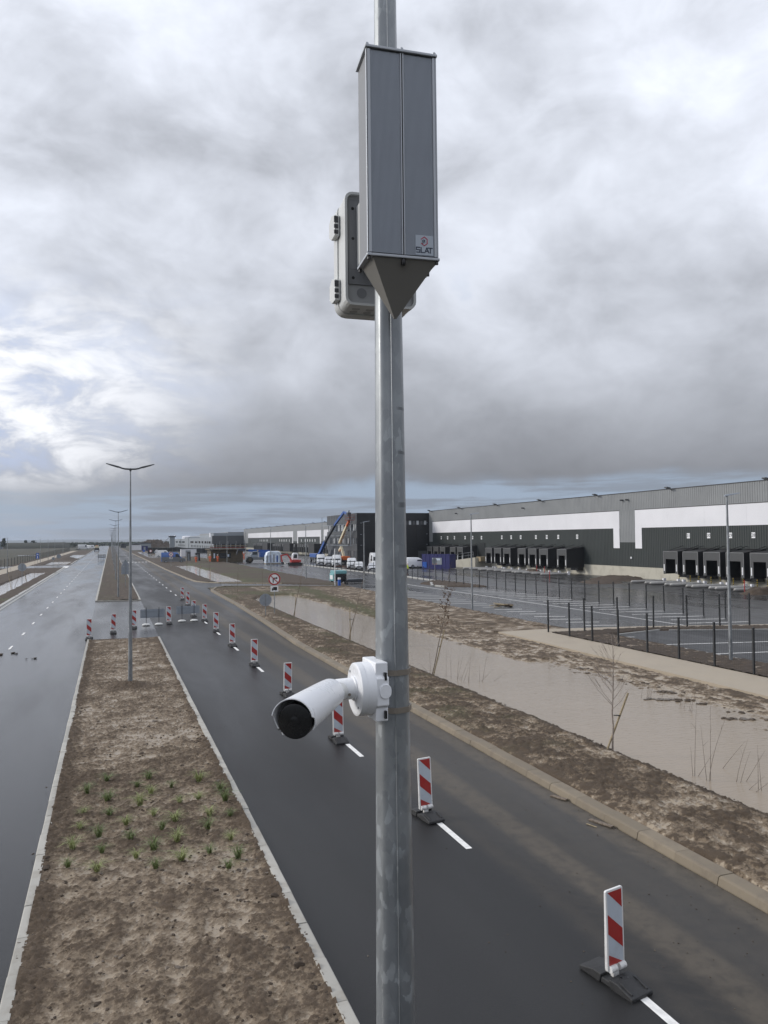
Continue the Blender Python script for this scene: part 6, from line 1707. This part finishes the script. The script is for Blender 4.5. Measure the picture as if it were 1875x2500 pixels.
def van(name, label, cat, loc, rz, paint, lower=None, L=5.4, H=2.5, W=1.95, wheel_r=.34, group=None, caravan=False, rear_glass=False):
    """front towards -y"""
    t = thing(name, label, cat, loc, rz, group)
    w = W / 2; f = -L / 2; g = .30
    if H > 1.8:   # panel van
        secs = [(f, w * .80, w * .74, g + .15, .85, .10), (f + .12, w * .92, w * .84, g, 1.02, .12), (f + .85, w, w * .86, g, 1.20, .12), (f + .95, w, w * .84, g, 1.28, .12), (f + 1.75, w, w * .82, g, H - .12, .16), (f + 2.1, w, w * .84, g, H, .16), (-f - .08, w, w * .84, g, H, .16), (-f, w * .97, w * .80, g + .08, H - .06, .16)]
        ws = ((f + .98, 1.32), (f + 1.72, H - .22))
        sw = [(f + 1.30, f + 2.35)]; wy = (f + .95, -f - 1.05)
    else:          # estate / hatchback / MPV
        secs = [(f, w * .82, w * .74, g + .12, .68, .08), (f + .15, w * .94, w * .86, g, .80, .1), (f + 1.15, w, w * .88, g, .96, .1), (f + 1.25, w, w * .86, g, 1.0, .1), (f + 2.0, w, w * .72, g, H - .05, .14), (f + 2.4, w, w * .72, g, H, .14), (-f - .75, w, w * .70, g, H - .02, .14), (-f - .12, w * .97, w * .72, g, H * .72, .12), (-f, w * .93, w * .76, g + .1, H * .62, .1)]
        ws = ((f + 1.28, 1.02), (f + 1.98, H - .11))
        sw = [(f + 1.75, f + 2.75), (f + 2.82, -f - .85)]; wy = (f + .8, -f - .85)
    bd = loft(MB(), secs).build('body', paint, t, smooth=True)
    if lower: loft(MB(), [(y, a * 1.006, a * 1.004, z0 + .02, 1.12 + .28 * (y > f + 1.2), .02) for (y, a, b, z0, z1, rd) in secs[1:-1]]).build('lower_body', lower, t)
    (ya, za), (yb, zb) = ws
    k = w * .70
    MB().add([(-k * 1.05, ya - .02, za), (k * 1.05, ya - .02, za), (k * .92, yb - .02, zb), (-k * .92, yb - .02, zb), (-k * 1.05, ya + .02, za - .02), (k * 1.05, ya + .02, za - .02), (k * .92, yb + .02, zb - .02), (-k * .92, yb + .02, zb - .02)],
             [(0, 1, 2, 3), (4, 7, 6, 5), (0, 4, 5, 1), (2, 6, 7, 3), (1, 5, 6, 2), (0, 3, 7, 4)]).build('windscreen', M['glass'], t)
    for s in (-1, 1):
        for (a, b) in sw:
            zt = (H - .42) if H > 1.8 else H - .16; zl = 1.30 if H > 1.8 else .98
            x0 = s * (w * .985); x1 = s * (w * (.93 if H > 1.8 else .80))
            MB().add([(x0, a, zl), (x0, b, zl), (x1, b, zt), (x1, a + .35 * (a == sw[0][0]), zt), (x0 + s * .02, a, zl), (x0 + s * .02, b, zl), (x1 + s * .03, b, zt), (x1 + s * .03, a + .35 * (a == sw[0][0]), zt)],
                     [(0, 3, 2, 1), (4, 5, 6, 7), (0, 1, 5, 4), (2, 3, 7, 6), (1, 2, 6, 5), (0, 4, 7, 3)]).build('side_window', M['glass'], t)
        for y in wy: wheel(t, s * (w - .10), y, wheel_r, .22)
        MB().box(s * w * .78 - .14, s * w * .78 + .14, f + .06, f + .16, .66 if H < 1.8 else .78, .80 if H < 1.8 else .98).build('headlight', M['lens'], t, bevel=.02)
        MB().box(s * (w + .02), s * (w + .18), f + 1.2, f + 1.32, 1.0 if H < 1.8 else 1.35, 1.16 if H < 1.8 else 1.62).build('mirror', M['black'], t)
        MB().box(s * w * .86 - .06, s * w * .86 + .06, -f - .03, -f + .012, .8, 1.1).build('tail_light', M['red'], t)
    MB().box(-w * .75, w * .75, f - .02, f + .12, g + .02, g + .22).build('bumper', M['black'], t)
    MB().box(-w * .45, w * .45, f - .012, f + .05, g + .28, g + .44).build('grille', M['black'], t)
    MB().box(-.26, .26, f - .035, f - .021, g + .06, g + .17).build('licence_plate', M['white'], t)
    return t
van('parked_van', 'blue and grey panel van parked behind the lorry ban sign by the far verge', 'van', (14.7, 197.5, 0), R(100) + R(-190) + R(180), M['van_blue'], M['van_grey'], L=5.7, H=2.55, W=2.05)
van('parked_van', 'white panel van beside the navy container behind the yard fence', 'van', (53.0, 131.3, 0), R(90), M['white'], None, L=4.3, H=1.95, W=1.8)
van('parked_van', 'cream van partly hidden behind the white van and the foreground pole', 'van', (50.6, 133.2, 0), R(75), M['cream'], None, L=5.0, H=2.2, W=1.9)
van('parked_car', 'silver estate car at the right end of the parked row next to the pole', 'car', (41.0, 121, 0), R(-18), M['car_silver'], L=4.4, H=1.46, W=1.78, group='vehicles parked along the inner fence')
van('parked_car', 'pale saloon car left of the silver estate in the parked row', 'car', (41.2, 129.0, 0), R(-18), M['van_white'], L=4.3, H=1.45, W=1.76, group='vehicles parked along the inner fence')
van('parked_car', 'dark-windowed car just behind the silver estate', 'car', (43.4, 122.6, 0), R(-18), M['van_grey'], L=4.3, H=1.5, W=1.76, group='vehicles parked along the inner fence')
van('parked_van', 'white delivery van with twin rear seats facing the road in the parked row', 'van', (41.6, 134.6, 0), R(-16), M['van_white'], L=4.4, H=1.95, W=1.82, group='vehicles parked along the inner fence')
van('parked_van', 'white crew van beside the white bus in the parked row', 'van', (42.3, 147.0, 0), R(-16), M['van_white'], L=5.1, H=2.3, W=1.95, group='vehicles parked along the inner fence')
van('parked_van', 'white tipper van at the left of the parked row below the blue boom', 'van', (41.6, 156.5, 0), R(-14), M['van_white'], L=5.2, H=2.25, W=1.95, group='vehicles parked along the inner fence')
van('parked_van', 'small silver van between two white vans in the parked row', 'van', (41.9, 151.4, 0), R(-16), M['car_silver'], L=4.4, H=1.9, W=1.8, group='vehicles parked along the inner fence')
van('parked_van', 'tall white high-roof van standing at the back of the parked row', 'van', (47.6, 138.5, 0), R(-12), M['van_white'], L=5.8, H=2.75, W=2.05, group='vehicles parked along the inner fence')
van('parked_van', 'white high-roof van mostly hidden behind the foreground pole', 'van', (50.0, 133.9, 0), R(-12), M['van_white'], L=5.5, H=2.6, W=2.0, group='vehicles parked along the inner fence')
van('parked_van', 'white van far behind the blue van near the hoarding', 'van', (16.5, 262, 0), R(80), M['van_white'], L=5.2, H=2.3, W=1.95)
van('parked_van', 'white van parked at the far end of the left carriageway, left one', 'van', (-17.0, 560, 0), R(80), M['van_white'], L=7, H=3.2, W=2.2)
van('parked_van', 'white van parked at the far end of the left carriageway, right one', 'van', (-12.6, 590, 0), R(60), M['van_white'], L=6, H=2.6, W=2.2)

# navy site container
ct = thing('site_container', 'navy blue container with a picture on its side in the yard', 'container', (55.4, 126.6, 0), math.atan2(124.4 - 128.6, 57.0 - 53.7))
L_ = 5.6
for k in range(14): MB().box(-L_ / 2 + k * .4 + .01, -L_ / 2 + k * .4 + .39, -1.2 - .03 * (k % 2), -1.15, .12, 2.5).build('side_sheet', M['container'], ct)
MB().box(-L_ / 2, L_ / 2, -1.149, 1.2, .1, 2.55).build('body', M['container'], ct)
for z0, z1 in ((.0, .119), (2.501, 2.62)): MB().box(-L_ / 2 - .03, L_ / 2 + .03, -1.24, -1.0, z0, z1).build('frame_rail', M['container'], ct)
pn = MB().box(-.7, 1.25, -1.262, -1.235, .75, 1.95).build('picture_panel', M['clad_light'], ct)
MB().box(-.62, .2, -1.27, -1.263, .8, 1.35).build('picture_patch', M['rust'], pn); MB().box(-.62, .9, -1.275, -1.2705, 1.5, 1.85).build('picture_patch', M['wrap'], pn)
MB().box(-L_ / 2 + .15, -L_ / 2 + 1.0, -1.262, -1.235, .2, 1.2).build('door', M['sign_blue'], ct)

# boom lifts in front of the office
def seg(mb, a, b, w, h):
    a = Vector(a); b = Vector(b); d = (b - a).normalized(); s = Vector((0, 0, 1)).cross(d).normalized() * w / 2; u = d.cross(s).normalized() * h / 2
    P = []
    for p in (a, b): P += [p - s - u, p + s - u, p + s + u, p - s + u]
    return mb.add(P, [(3, 2, 1, 0), (4, 5, 6, 7)] + [(i, (i + 1) % 4, 4 + (i + 1) % 4, 4 + i) for i in range(4)])
def person(label, loc, rz, jacket='hivis_o', arms='down', s=1.0, name='person'):
    t = thing(name, label, 'person', loc, rz)
    def skin(nm, joints, edges, mat, parent, root=0):
        me = bpy.data.meshes.new(nm); me.from_pydata([tuple(Vector(j[:3]) * s) for j in joints], edges, []); me.materials.append(mat)
        o = bpy.data.objects.new(nm, me); COL.objects.link(o); o.parent = parent
        md = o.modifiers.new('skin', 'SKIN'); sb = o.modifiers.new('sub', 'SUBSURF'); sb.levels = 1; sb.render_levels = 1
        sv = me.skin_vertices[0].data if me.skin_vertices else None
        if sv is None:
            me.attributes
        for i, j in enumerate(joints):
            sv[i].radius = (j[3] * s, (j[4] if len(j) > 4 else j[3]) * s); sv[i].use_root = (i == root)
        return o
    up = arms == 'up'
    hx = .30; 
    la = ((-.20, 0, 1.42, .055), (-.30, -.04, 1.62 if up else 1.15, .045), (-.27, -.10, 1.86 if up else .90, .035), (-.27, -.12, 1.95 if up else .80, .035))
    ra = tuple((-a, b, c, d) for a, b, c, d in la)
    J = [(0, 0, .95, .13, .10), (0, 0, 1.15, .13, .10), (0, 0, 1.38, .16, .10), (0, 0, 1.50, .055), (0, -.01, 1.58, .075, .085), (0, -.01, 1.70, .085, .095), (0, -.01, 1.77, .05)]
    E = [(0, 1), (1, 2), (2, 3), (3, 4), (4, 5), (5, 6)]
    for arm in (la, ra):
        k = len(J); J += list(arm); E += [(2, k), (k, k + 1), (k + 1, k + 2), (k + 2, k + 3)]
    for sx in (-1, 1):
        k = len(J); J += [(sx * .10, 0, .85, .085), (sx * .11, -.02, .48, .06), (sx * .12, .02, .09, .045), (sx * .12, -.12, .04, .04)]; E += [(0, k), (k, k + 1), (k + 1, k + 2), (k + 2, k + 3)]
    b = skin('body', J, E, M['skin'], t)
    JJ = [(0, 0, .86, .155, .125), (0, 0, 1.15, .155, .125), (0, 0, 1.40, .175, .12)]; EE = [(0, 1), (1, 2)]
    for arm in (la, ra):
        k = len(JJ); JJ += [(p[0], p[1], p[2], p[3] + .02) for p in arm[:3]]; EE += [(2, k), (k, k + 1), (k + 1, k + 2)]
    skin('jacket', JJ, EE, M[jacket], t)
    TT = [(0, 0, .92, .14, .12)]; TE = []
    for sx in (-1, 1):
        k = len(TT); TT += [(sx * .10, 0, .82, .105), (sx * .11, -.02, .48, .08), (sx * .12, .02, .10, .065)]; TE += [(0, k), (k, k + 1), (k + 1, k + 2)]
    skin('trousers', TT, TE, M[jacket] if jacket == 'hivis_o' else M['cloth'], t)
    MB().lathe((0, -.01 * s, 1.70 * s), [(.125 * s, 0), (.12 * s, .05 * s), (.08 * s, .10 * s), (.03 * s, .125 * s)], 12).build('helmet', M['white'], t, smooth=True)
    for sx in (-1, 1): MB().box(sx * .12 * s - .05 * s, sx * .12 * s + .05 * s, -.17 * s, .09 * s, 0, .08 * s).build('boot', M['black'], t, bevel=.02)
    return t
orr = thing('boom_lift', 'cream and orange boom lift raised against the office front', 'boom lift', (47.0, 159.3, 0))
O2 = (47.0, 159.3, 0)
MB(O2).box(45.9, 48.1, 157.6, 161.4, .45, .95).build('chassis', M['lamp_dark'], orr, bevel=.05)
for x in (45.85, 48.15):
    for y in (158.1, 160.9): wheel(orr, x - 47, y - 159.3, .45, .35)
MB(O2).box(46.0, 48.0, 156.3, 162.2, .96, 1.75).build('turntable', M['orange'], orr, bevel=.12)
seg(MB(O2), (47, 157.9, 1.7), (47, 159.6, 3.7), .42, .45).build('boom_arm', M['cream'], orr)
seg(MB(O2), (47, 159.6, 3.7), (47, 161.2, 2.9), .42, .45).build('boom_arm', M['cream'], orr)
seg(MB(O2), (47, 161.2, 2.9), (47, 161.2, 4.8), .8, .8).build('boom_knuckle', M['cream'], orr)
seg(MB(O2), (47, 161.0, 4.6), (47, 155.4, 8.2), .48, .52).build('boom_arm', M['cream'], orr)
seg(MB(O2), (47, 155.4, 8.2), (47, 153.8, 9.2), .40, .42).build('boom_arm', M['orange'], orr)
bk = MB(O2)
for z in (9.35, 9.9, 10.4):
    for a, b in (((46.4, 152.0), (46.4, 154.6)), ((46.4, 154.6), (47.6, 154.6)), ((47.6, 154.6), (47.6, 152.0)), ((47.6, 152), (46.4, 152))): bk.tube([(*a, z), (*b, z)], .03, 5)
for x, y in ((46.4, 152), (46.4, 154.6), (47.6, 154.6), (47.6, 152), (46.4, 153.3)): bk.tube([(x, y, 9.3), (x, y, 10.4)], .03, 5)
bk.box(46.4, 47.6, 152, 154.6, 9.28, 9.33); bk.build('basket', M['rust'], orr)
person('worker in dark clothing standing in the boom lift basket', (47.0, 153.2, 9.33), R(30), 'cloth', s=.98)
ob_ = thing('boom_lift', 'tall blue boom lift reaching over the office roof edge', 'boom lift', (46.6, 178.3, 0))
O3 = (46.6, 178.3, 0)
MB(O3).box(45.4, 47.8, 174.8, 180.6, .5, 1.1).build('chassis', M['lamp_dark'], ob_, bevel=.05)
for x in (45.4, 47.8):
    for y in (175.4, 180.0): wheel(ob_, x - 46.6, y - 178.3, .5, .4)
MB(O3).box(45.5, 47.7, 176, 182, 1.11, 2.0).build('turntable', M['blue_boom'], ob_, bevel=.12)
seg(MB(O3), (46.6, 178.3, .9), (46.6, 171.4, 4.8), .62, .72).build('boom_arm', M['blue_boom'], ob_)
seg(MB(O3), (46.6, 171.4, 4.8), (46.6, 163.4, 8.5), .48, .55).build('boom_arm', M['lamp_dark'], ob_)
seg(MB(O3), (46.6, 163.4, 8.5), (46.6, 156.0, 11.1), .40, .46).build('boom_arm', M['blue_boom'], ob_)
seg(MB(O3), (46.6, 156.0, 11.1), (46.6, 153.2, 10.55), .34, .36).build('boom_arm', M['blue_boom'], ob_)
MB(O3).box(46.2, 47.0, 152.2, 153.2, 10.2, 10.9).build('basket_mount', M['lamp_dark'], ob_)
MB(O3).tube([(46.6, 152.6, 10.9), (46.6, 152.4, 11.35)], .12, 6).build('hose_reel', M['lamp_dark'], ob_)

# telehandler by the hut
th = thing('telehandler', 'blue and grey telehandler with big tyres next to the brown hut', 'telehandler', (33.0, 182, 0), R(0))
MB().box(-3.0, 3.0, -1.0, 1.0, .75, 1.35).build('chassis', M['van_grey'], th, bevel=.08)
for x in (-2.1, 2.1):
    for y in (-1.15, 1.15):
        t_ = MB().lathe((x, y - .2, .75), [(.62, 0), (.75, .08), (.75, .32), (.62, .4)], 18, (0, 1, 0)).build('wheel', M['rubber'], th, smooth=True)
        MB().lathe((x, y - .21, .75), [(.36, 0), (.36, .42)], 12, (0, 1, 0)).build('rim', M['brown'], t_)
MB().prism([(-1.9, 1.36), (-.2, 1.36), (-.2, 2.75), (-1.2, 2.75), (-1.9, 1.9)], -.95, .1, 'y').build('cab', M['sign_grey'], th, bevel=.05)
MB().box(-1.5, -.3, -.965, -.951, 1.9, 2.6).build('cab_window', M['glass'], th)
MB().box(.4, 3.2, -1.0, 1.0, 1.36, 2.55).build('engine_hood', M['blue_boom'], th, bevel=.1)
seg(MB(), (2.9, .45, 2.7), (-2.2, .45, 2.95), .5, .55).build('boom', M['blue_boom'], th); seg(MB(), (-2.2, .45, 2.95), (-4.6, .45, 3.2), .4, .4).build('boom', M['navy'], th)
seg(MB(), (-4.6, .45, 3.2), (-5.0, .45, 2.0), .5, .25).build('fork_carriage', M['lamp_dark'], th)
MB().lathe((-.1, -.4, 2.75), [(.1, 0), (.1, .2), (.05, .25)], 8).build('beacon_light', M['yellow'], th)
# wrapped pallet stack
wr = thing('wrapped_pallets', 'dome of pallets wrapped in pale blue plastic beside the telehandler', 'wrapped pallets', (34.6, 172, 0))
MB().prism([(-1.9, .12), (1.9, .12), (1.85, 1.9), (1.5, 2.6), (.9, 2.85), (-.9, 2.85), (-1.5, 2.6), (-1.8, 1.8)], -1.0, 1.0, 'y').build('wrap', M['wrap'], wr, bevel=.15)
for k in range(5): MB().box(-1.7 + .75 * k, -1.35 + .75 * k, -1.03, -.98, .4, 1.9 + .1 * (k % 3)).build('pallet_side', M['van_blue'] if k % 2 else M['sign_grey'], wr)
MB().box(-1.9, 1.9, -1.0, 1.0, 0, .119).build('pallet', M['wood'], wr)
# mini excavator
ex = thing('mini_excavator', 'red and white mini excavator working on the car park edge', 'excavator', (36.8, 160, 0), R(0))
for y in (-.75, .75):
    MB().prism([(-1.3, .12), (-1.1, 0), (1.1, 0), (1.3, .12), (1.3, .42), (1.1, .55), (-1.1, .55), (-1.3, .42)], y - .2, y + .2, 'y').build('track', M['rubber'], ex)
MB().box(-.9, 1.2, -.85, .85, .6, 1.15).build('upper_body', M['red_machine'], ex, bevel=.08)
MB().prism([(-.5, 1.16), (.7, 1.16), (.75, 2.4), (.5, 2.62), (-.2, 2.62), (-.5, 2.2)], -.1, .8, 'y').build('cab', M['white'], ex, bevel=.06)
MB().prism([(-.3, 1.5), (.5, 1.5), (.5, 2.3), (-.15, 2.3)], -.13, -.101, 'y').build('cab_window', M['glass'], ex)
seg(MB(), (-.7, -.3, 1.0), (-1.7, -.3, 2.35), .26, .3).build('boom', M['red_machine'], ex); seg(MB(), (-1.7, -.3, 2.35), (-3.0, -.3, 2.1), .24, .28).build('boom', M['red_machine'], ex)
seg(MB(), (-3.0, -.3, 2.15), (-2.75, -.3, .75), .2, .24).build('dipper_arm', M['red_machine'], ex)
MB().prism([(-2.95, .75), (-2.5, .75), (-2.35, .35), (-2.6, .1), (-3.0, .35)], -.55, -.05, 'y').build('bucket', M['lamp_dark'], ex)
MB().prism([(1.35, .05), (1.5, .05), (1.5, .5), (1.35, .5)], -.9, .9, 'y').build('dozer_blade', M['lamp_dark'], ex)
# small turquoise loader and its flat black trailer
ld = thing('compact_loader', 'small turquoise compact loader with a black engine cover by the car park lamp', 'loader', (27.0, 93, 0), R(4))
MB().box(-.75, .75, -.8, .9, .25, 1.15).build('body', M['black'], ld, bevel=.06); MB().box(-.8, .78, -.85, .95, 1.16, 1.56).build('canopy', M['turq'], ld, bevel=.06)
MB().box(-.95, -.76, -.7, .8, .3, 1.2).build('side_panel', M['turq'], ld, bevel=.04); MB().box(-.985, -.955, -.5, .5, .5, 1.0).build('label_panel', M['white'], ld)
for x in (-.75, .65):
    for y in (-.6, .7): wheel(ld, x, y, .28, .22)
tr = thing('flat_trailer', 'low black flatbed attachment lying beside the turquoise loader', 'trailer', (28.55, 92, 0), R(2))
MB().box(-1.05, 1.1, -.7, .7, .12, .42).build('bed', M['black'], tr, bevel=.05); MB().box(-1.0, 1.05, -.74, -.705, .2, .50).build('side_rail', M['lamp_dark'], tr)
MB().tube([(-1.0, -.7, .5), (1.05, -.7, .55)], .04, 6).build('rail', M['sign_grey'], tr)
for x in (-.5, .5): wheel(tr, x, .72, .14, .1)
# blue ground post with a tall white pole beside it
t = thing('utility_post', 'short blue utility post with a white cap beside the loader', 'utility post', (24.97, 85.8, 0))
MB().box(-.14, .14, -.14, .14, 0, .82).build('post', M['sign_blue'], t, bevel=.02); MB().box(-.15, .15, -.15, .15, .821, 1.04).build('cap', M['white'], t, bevel=.03)
t = MB().tube([(0, 0, 0), (0, 0, 4.4)], .055, 8).build('flag_pole', M['white']); t.location = (24.6, 86.3, 0); tag(t, 'plain white pole rising behind the blue utility post', 'pole')
# people
person('worker in yellow hi-vis jacket walking beside the yard fence, right of the pole', (42.3, 108.4, 0), R(60), 'hivis_y')
person('worker in orange standing before the grey cabinet left of the brown hut', (19.6, 191.2, 0), R(10))
person('worker in orange leaning at the left corner of the brown hut', (22.6, 188.5, .2), R(-30))
person('worker in orange in front of the dark opening of the brown hut', (24.7, 190.8, .1), R(20))
person('worker in orange with raised arms at the right end of the brown hut', (31.0, 190.2, .5), R(0), arms='up')
# far road things
t = thing('work_vehicle', 'dark work vehicle with orange top far down the left carriageway', 'work vehicle', (-6.8, 443, 0))
MB().box(-1.2, 1.2, -2.5, 2.5, .5, 1.7).build('body', M['lamp_dark'], t, bevel=.1); MB().box(-1.1, 1.1, -1.8, .6, 1.71, 2.9).build('cab', M['cream'], t, bevel=.15); MB().box(-.3, .3, -.6, -.2, 2.91, 3.2).build('beacon_light', M['orange'], t)
for x in (-1.1, 1.1):
    for y in (-1.6, 1.6): wheel(t, x, y, .5, .35)
t = thing('road_barrier', 'dark trestle barrier standing on the left carriageway near the median', 'barrier', (-2.4, 247, 0))
for z in (.55, .95, 1.3): MB().box(-1.15, 1.15, -.03, .03, z - .09, z + .09).build('rail', M['cap'], t)
for x in (-.9, -.2, .5, .95): MB().tube([(x, -.25, 0), (x, 0, 1.45), (x, .25, 0)], .04, 5).build('trestle_leg', M['cap'], t)

# ================================================================== FAR TREES AND CLUTTER ON THE HORIZON
def far_tree(x, y, h, w, seed, label, mat='leaf'):
    r_ = random.Random(seed)
    t = thing('far_tree', label, 'tree', (x, y, 0), group='trees on the left horizon')
    MB().tube([(0, 0, 0), (0, 0, h * .55)], [h * .05, h * .02], 6).build('trunk', M['bark'], t)
    g = MB()
    for k in range(420):
        a = r_.uniform(0, 2 * math.pi); rr = w * .5 * math.sqrt(r_.random()); f = r_.random()
        z = h * (.22 + .78 * f); rr *= (1 - .55 * f ** 1.5) * (1 + .3 * math.sin(a * 3 + seed))
        p = Vector((rr * math.cos(a), rr * math.sin(a), z)); u = Vector((r_.uniform(-1, 1), r_.uniform(-1, 1), r_.uniform(-1, 1))).normalized() * h * .06; v = u.cross(Vector((r_.random(), r_.random(), r_.random() + .1))).normalized() * h * .045
        g.quad(p - u, p + v, p + u, p - v)
    g.build('crown', M[mat], t)
for i, (x, y, h, w, l) in enumerate(((-77.6, 660, 8.2, 3.6, 'tall dark tree standing alone on the left skyline'), (-82.5, 665, 6.8, 3.2, 'shorter dark tree at the very left skyline'), (-85.5, 668, 5.9, 3.8, 'low bush at the left edge of the skyline'),
                                     (-66, 700, 6.6, 3.4, 'small round bush on top of the berm, left of two'), (-60, 700, 6.4, 7, 'wide low bush on top of the berm, right of two'),
                                     (-27, 640, 4.0, 7, 'straggling bush at the near end of the berm'))):
    far_tree(x, y, h, w, i + 3, l)
t = thing('farmhouse', 'tiny pale house beside the lone tree on the left skyline', 'house', (-80.0, 662, 0))
MB().box(-1.3, 1.3, 0, 4, 0, 4.9).build('wall', M['clad_light'], t); MB().prism([(-1.5, 4.9), (1.5, 4.9), (0, 5.8)], -.2, 4.2, 'y').build('roof', M['cap'], t)
# distant scrub line
sc = MB(); r_ = random.Random(3)
for k in range(2600):
    x = r_.uniform(-60, 160); y = r_.uniform(900, 1300); s = r_.uniform(.8, 2.6)
    u = Vector((r_.uniform(-1, 1), 0, r_.uniform(-1, 1))).normalized() * s * 1.6; v = Vector((r_.uniform(-1, 1), r_.uniform(-1, 1), r_.uniform(.3, 1))).normalized() * s
    p = Vector((x, y, r_.uniform(0, 1.2)))
    sc.quad(p - u, p + v, p + u, p - v)
o = sc.build('scrub', M['leaf']); tag(o, kind='stuff')
# spoil heap and far sheds at the right of the road end
mound(33, 640, 16, 10, 5.5, 21)
for x, y, w_, h_, m_, l in ((14, 470, 6, 3.0, 'clad_white', 'small white shed far right of the road end'), (20, 500, 8, 3.6, 'clad_light', 'pale low shed far right of the road end'), (9.5, 620, 4, 2.6, 'cap', 'dark hut at the far end of the road')):
    t = thing('far_shed', l, 'shed', (x, y, 0)); MB().box(-w_ / 2, w_ / 2, 0, 5, 0, h_).build('wall', M[m_], t); MB().prism([(-w_ / 2 - .2, h_ + .001), (w_ / 2 + .2, h_ + .001), (0, h_ + .9)], -.2, 5.2, 'y').build('roof', M['cap'], t)
# ================================================================== AIR
hz = MB().box(-9200, 9200, -3200, 12200, -1.6, 13.5).build('haze', M['white'])
hm = bpy.data.materials.new('haze'); hm.use_nodes = True
hm.node_tree.nodes.clear()
ho = hm.node_tree.nodes.new('ShaderNodeOutputMaterial'); hv = hm.node_tree.nodes.new('ShaderNodeVolumePrincipled')
hv.inputs['Density'].default_value = 0.00013; hv.inputs['Color'].default_value = (0.80, 0.88, 1.0, 1)
hm.node_tree.links.new(hv.outputs[0], ho.inputs['Volume'])
hz.data.materials[0] = hm; hz['kind'] = 'stuff'
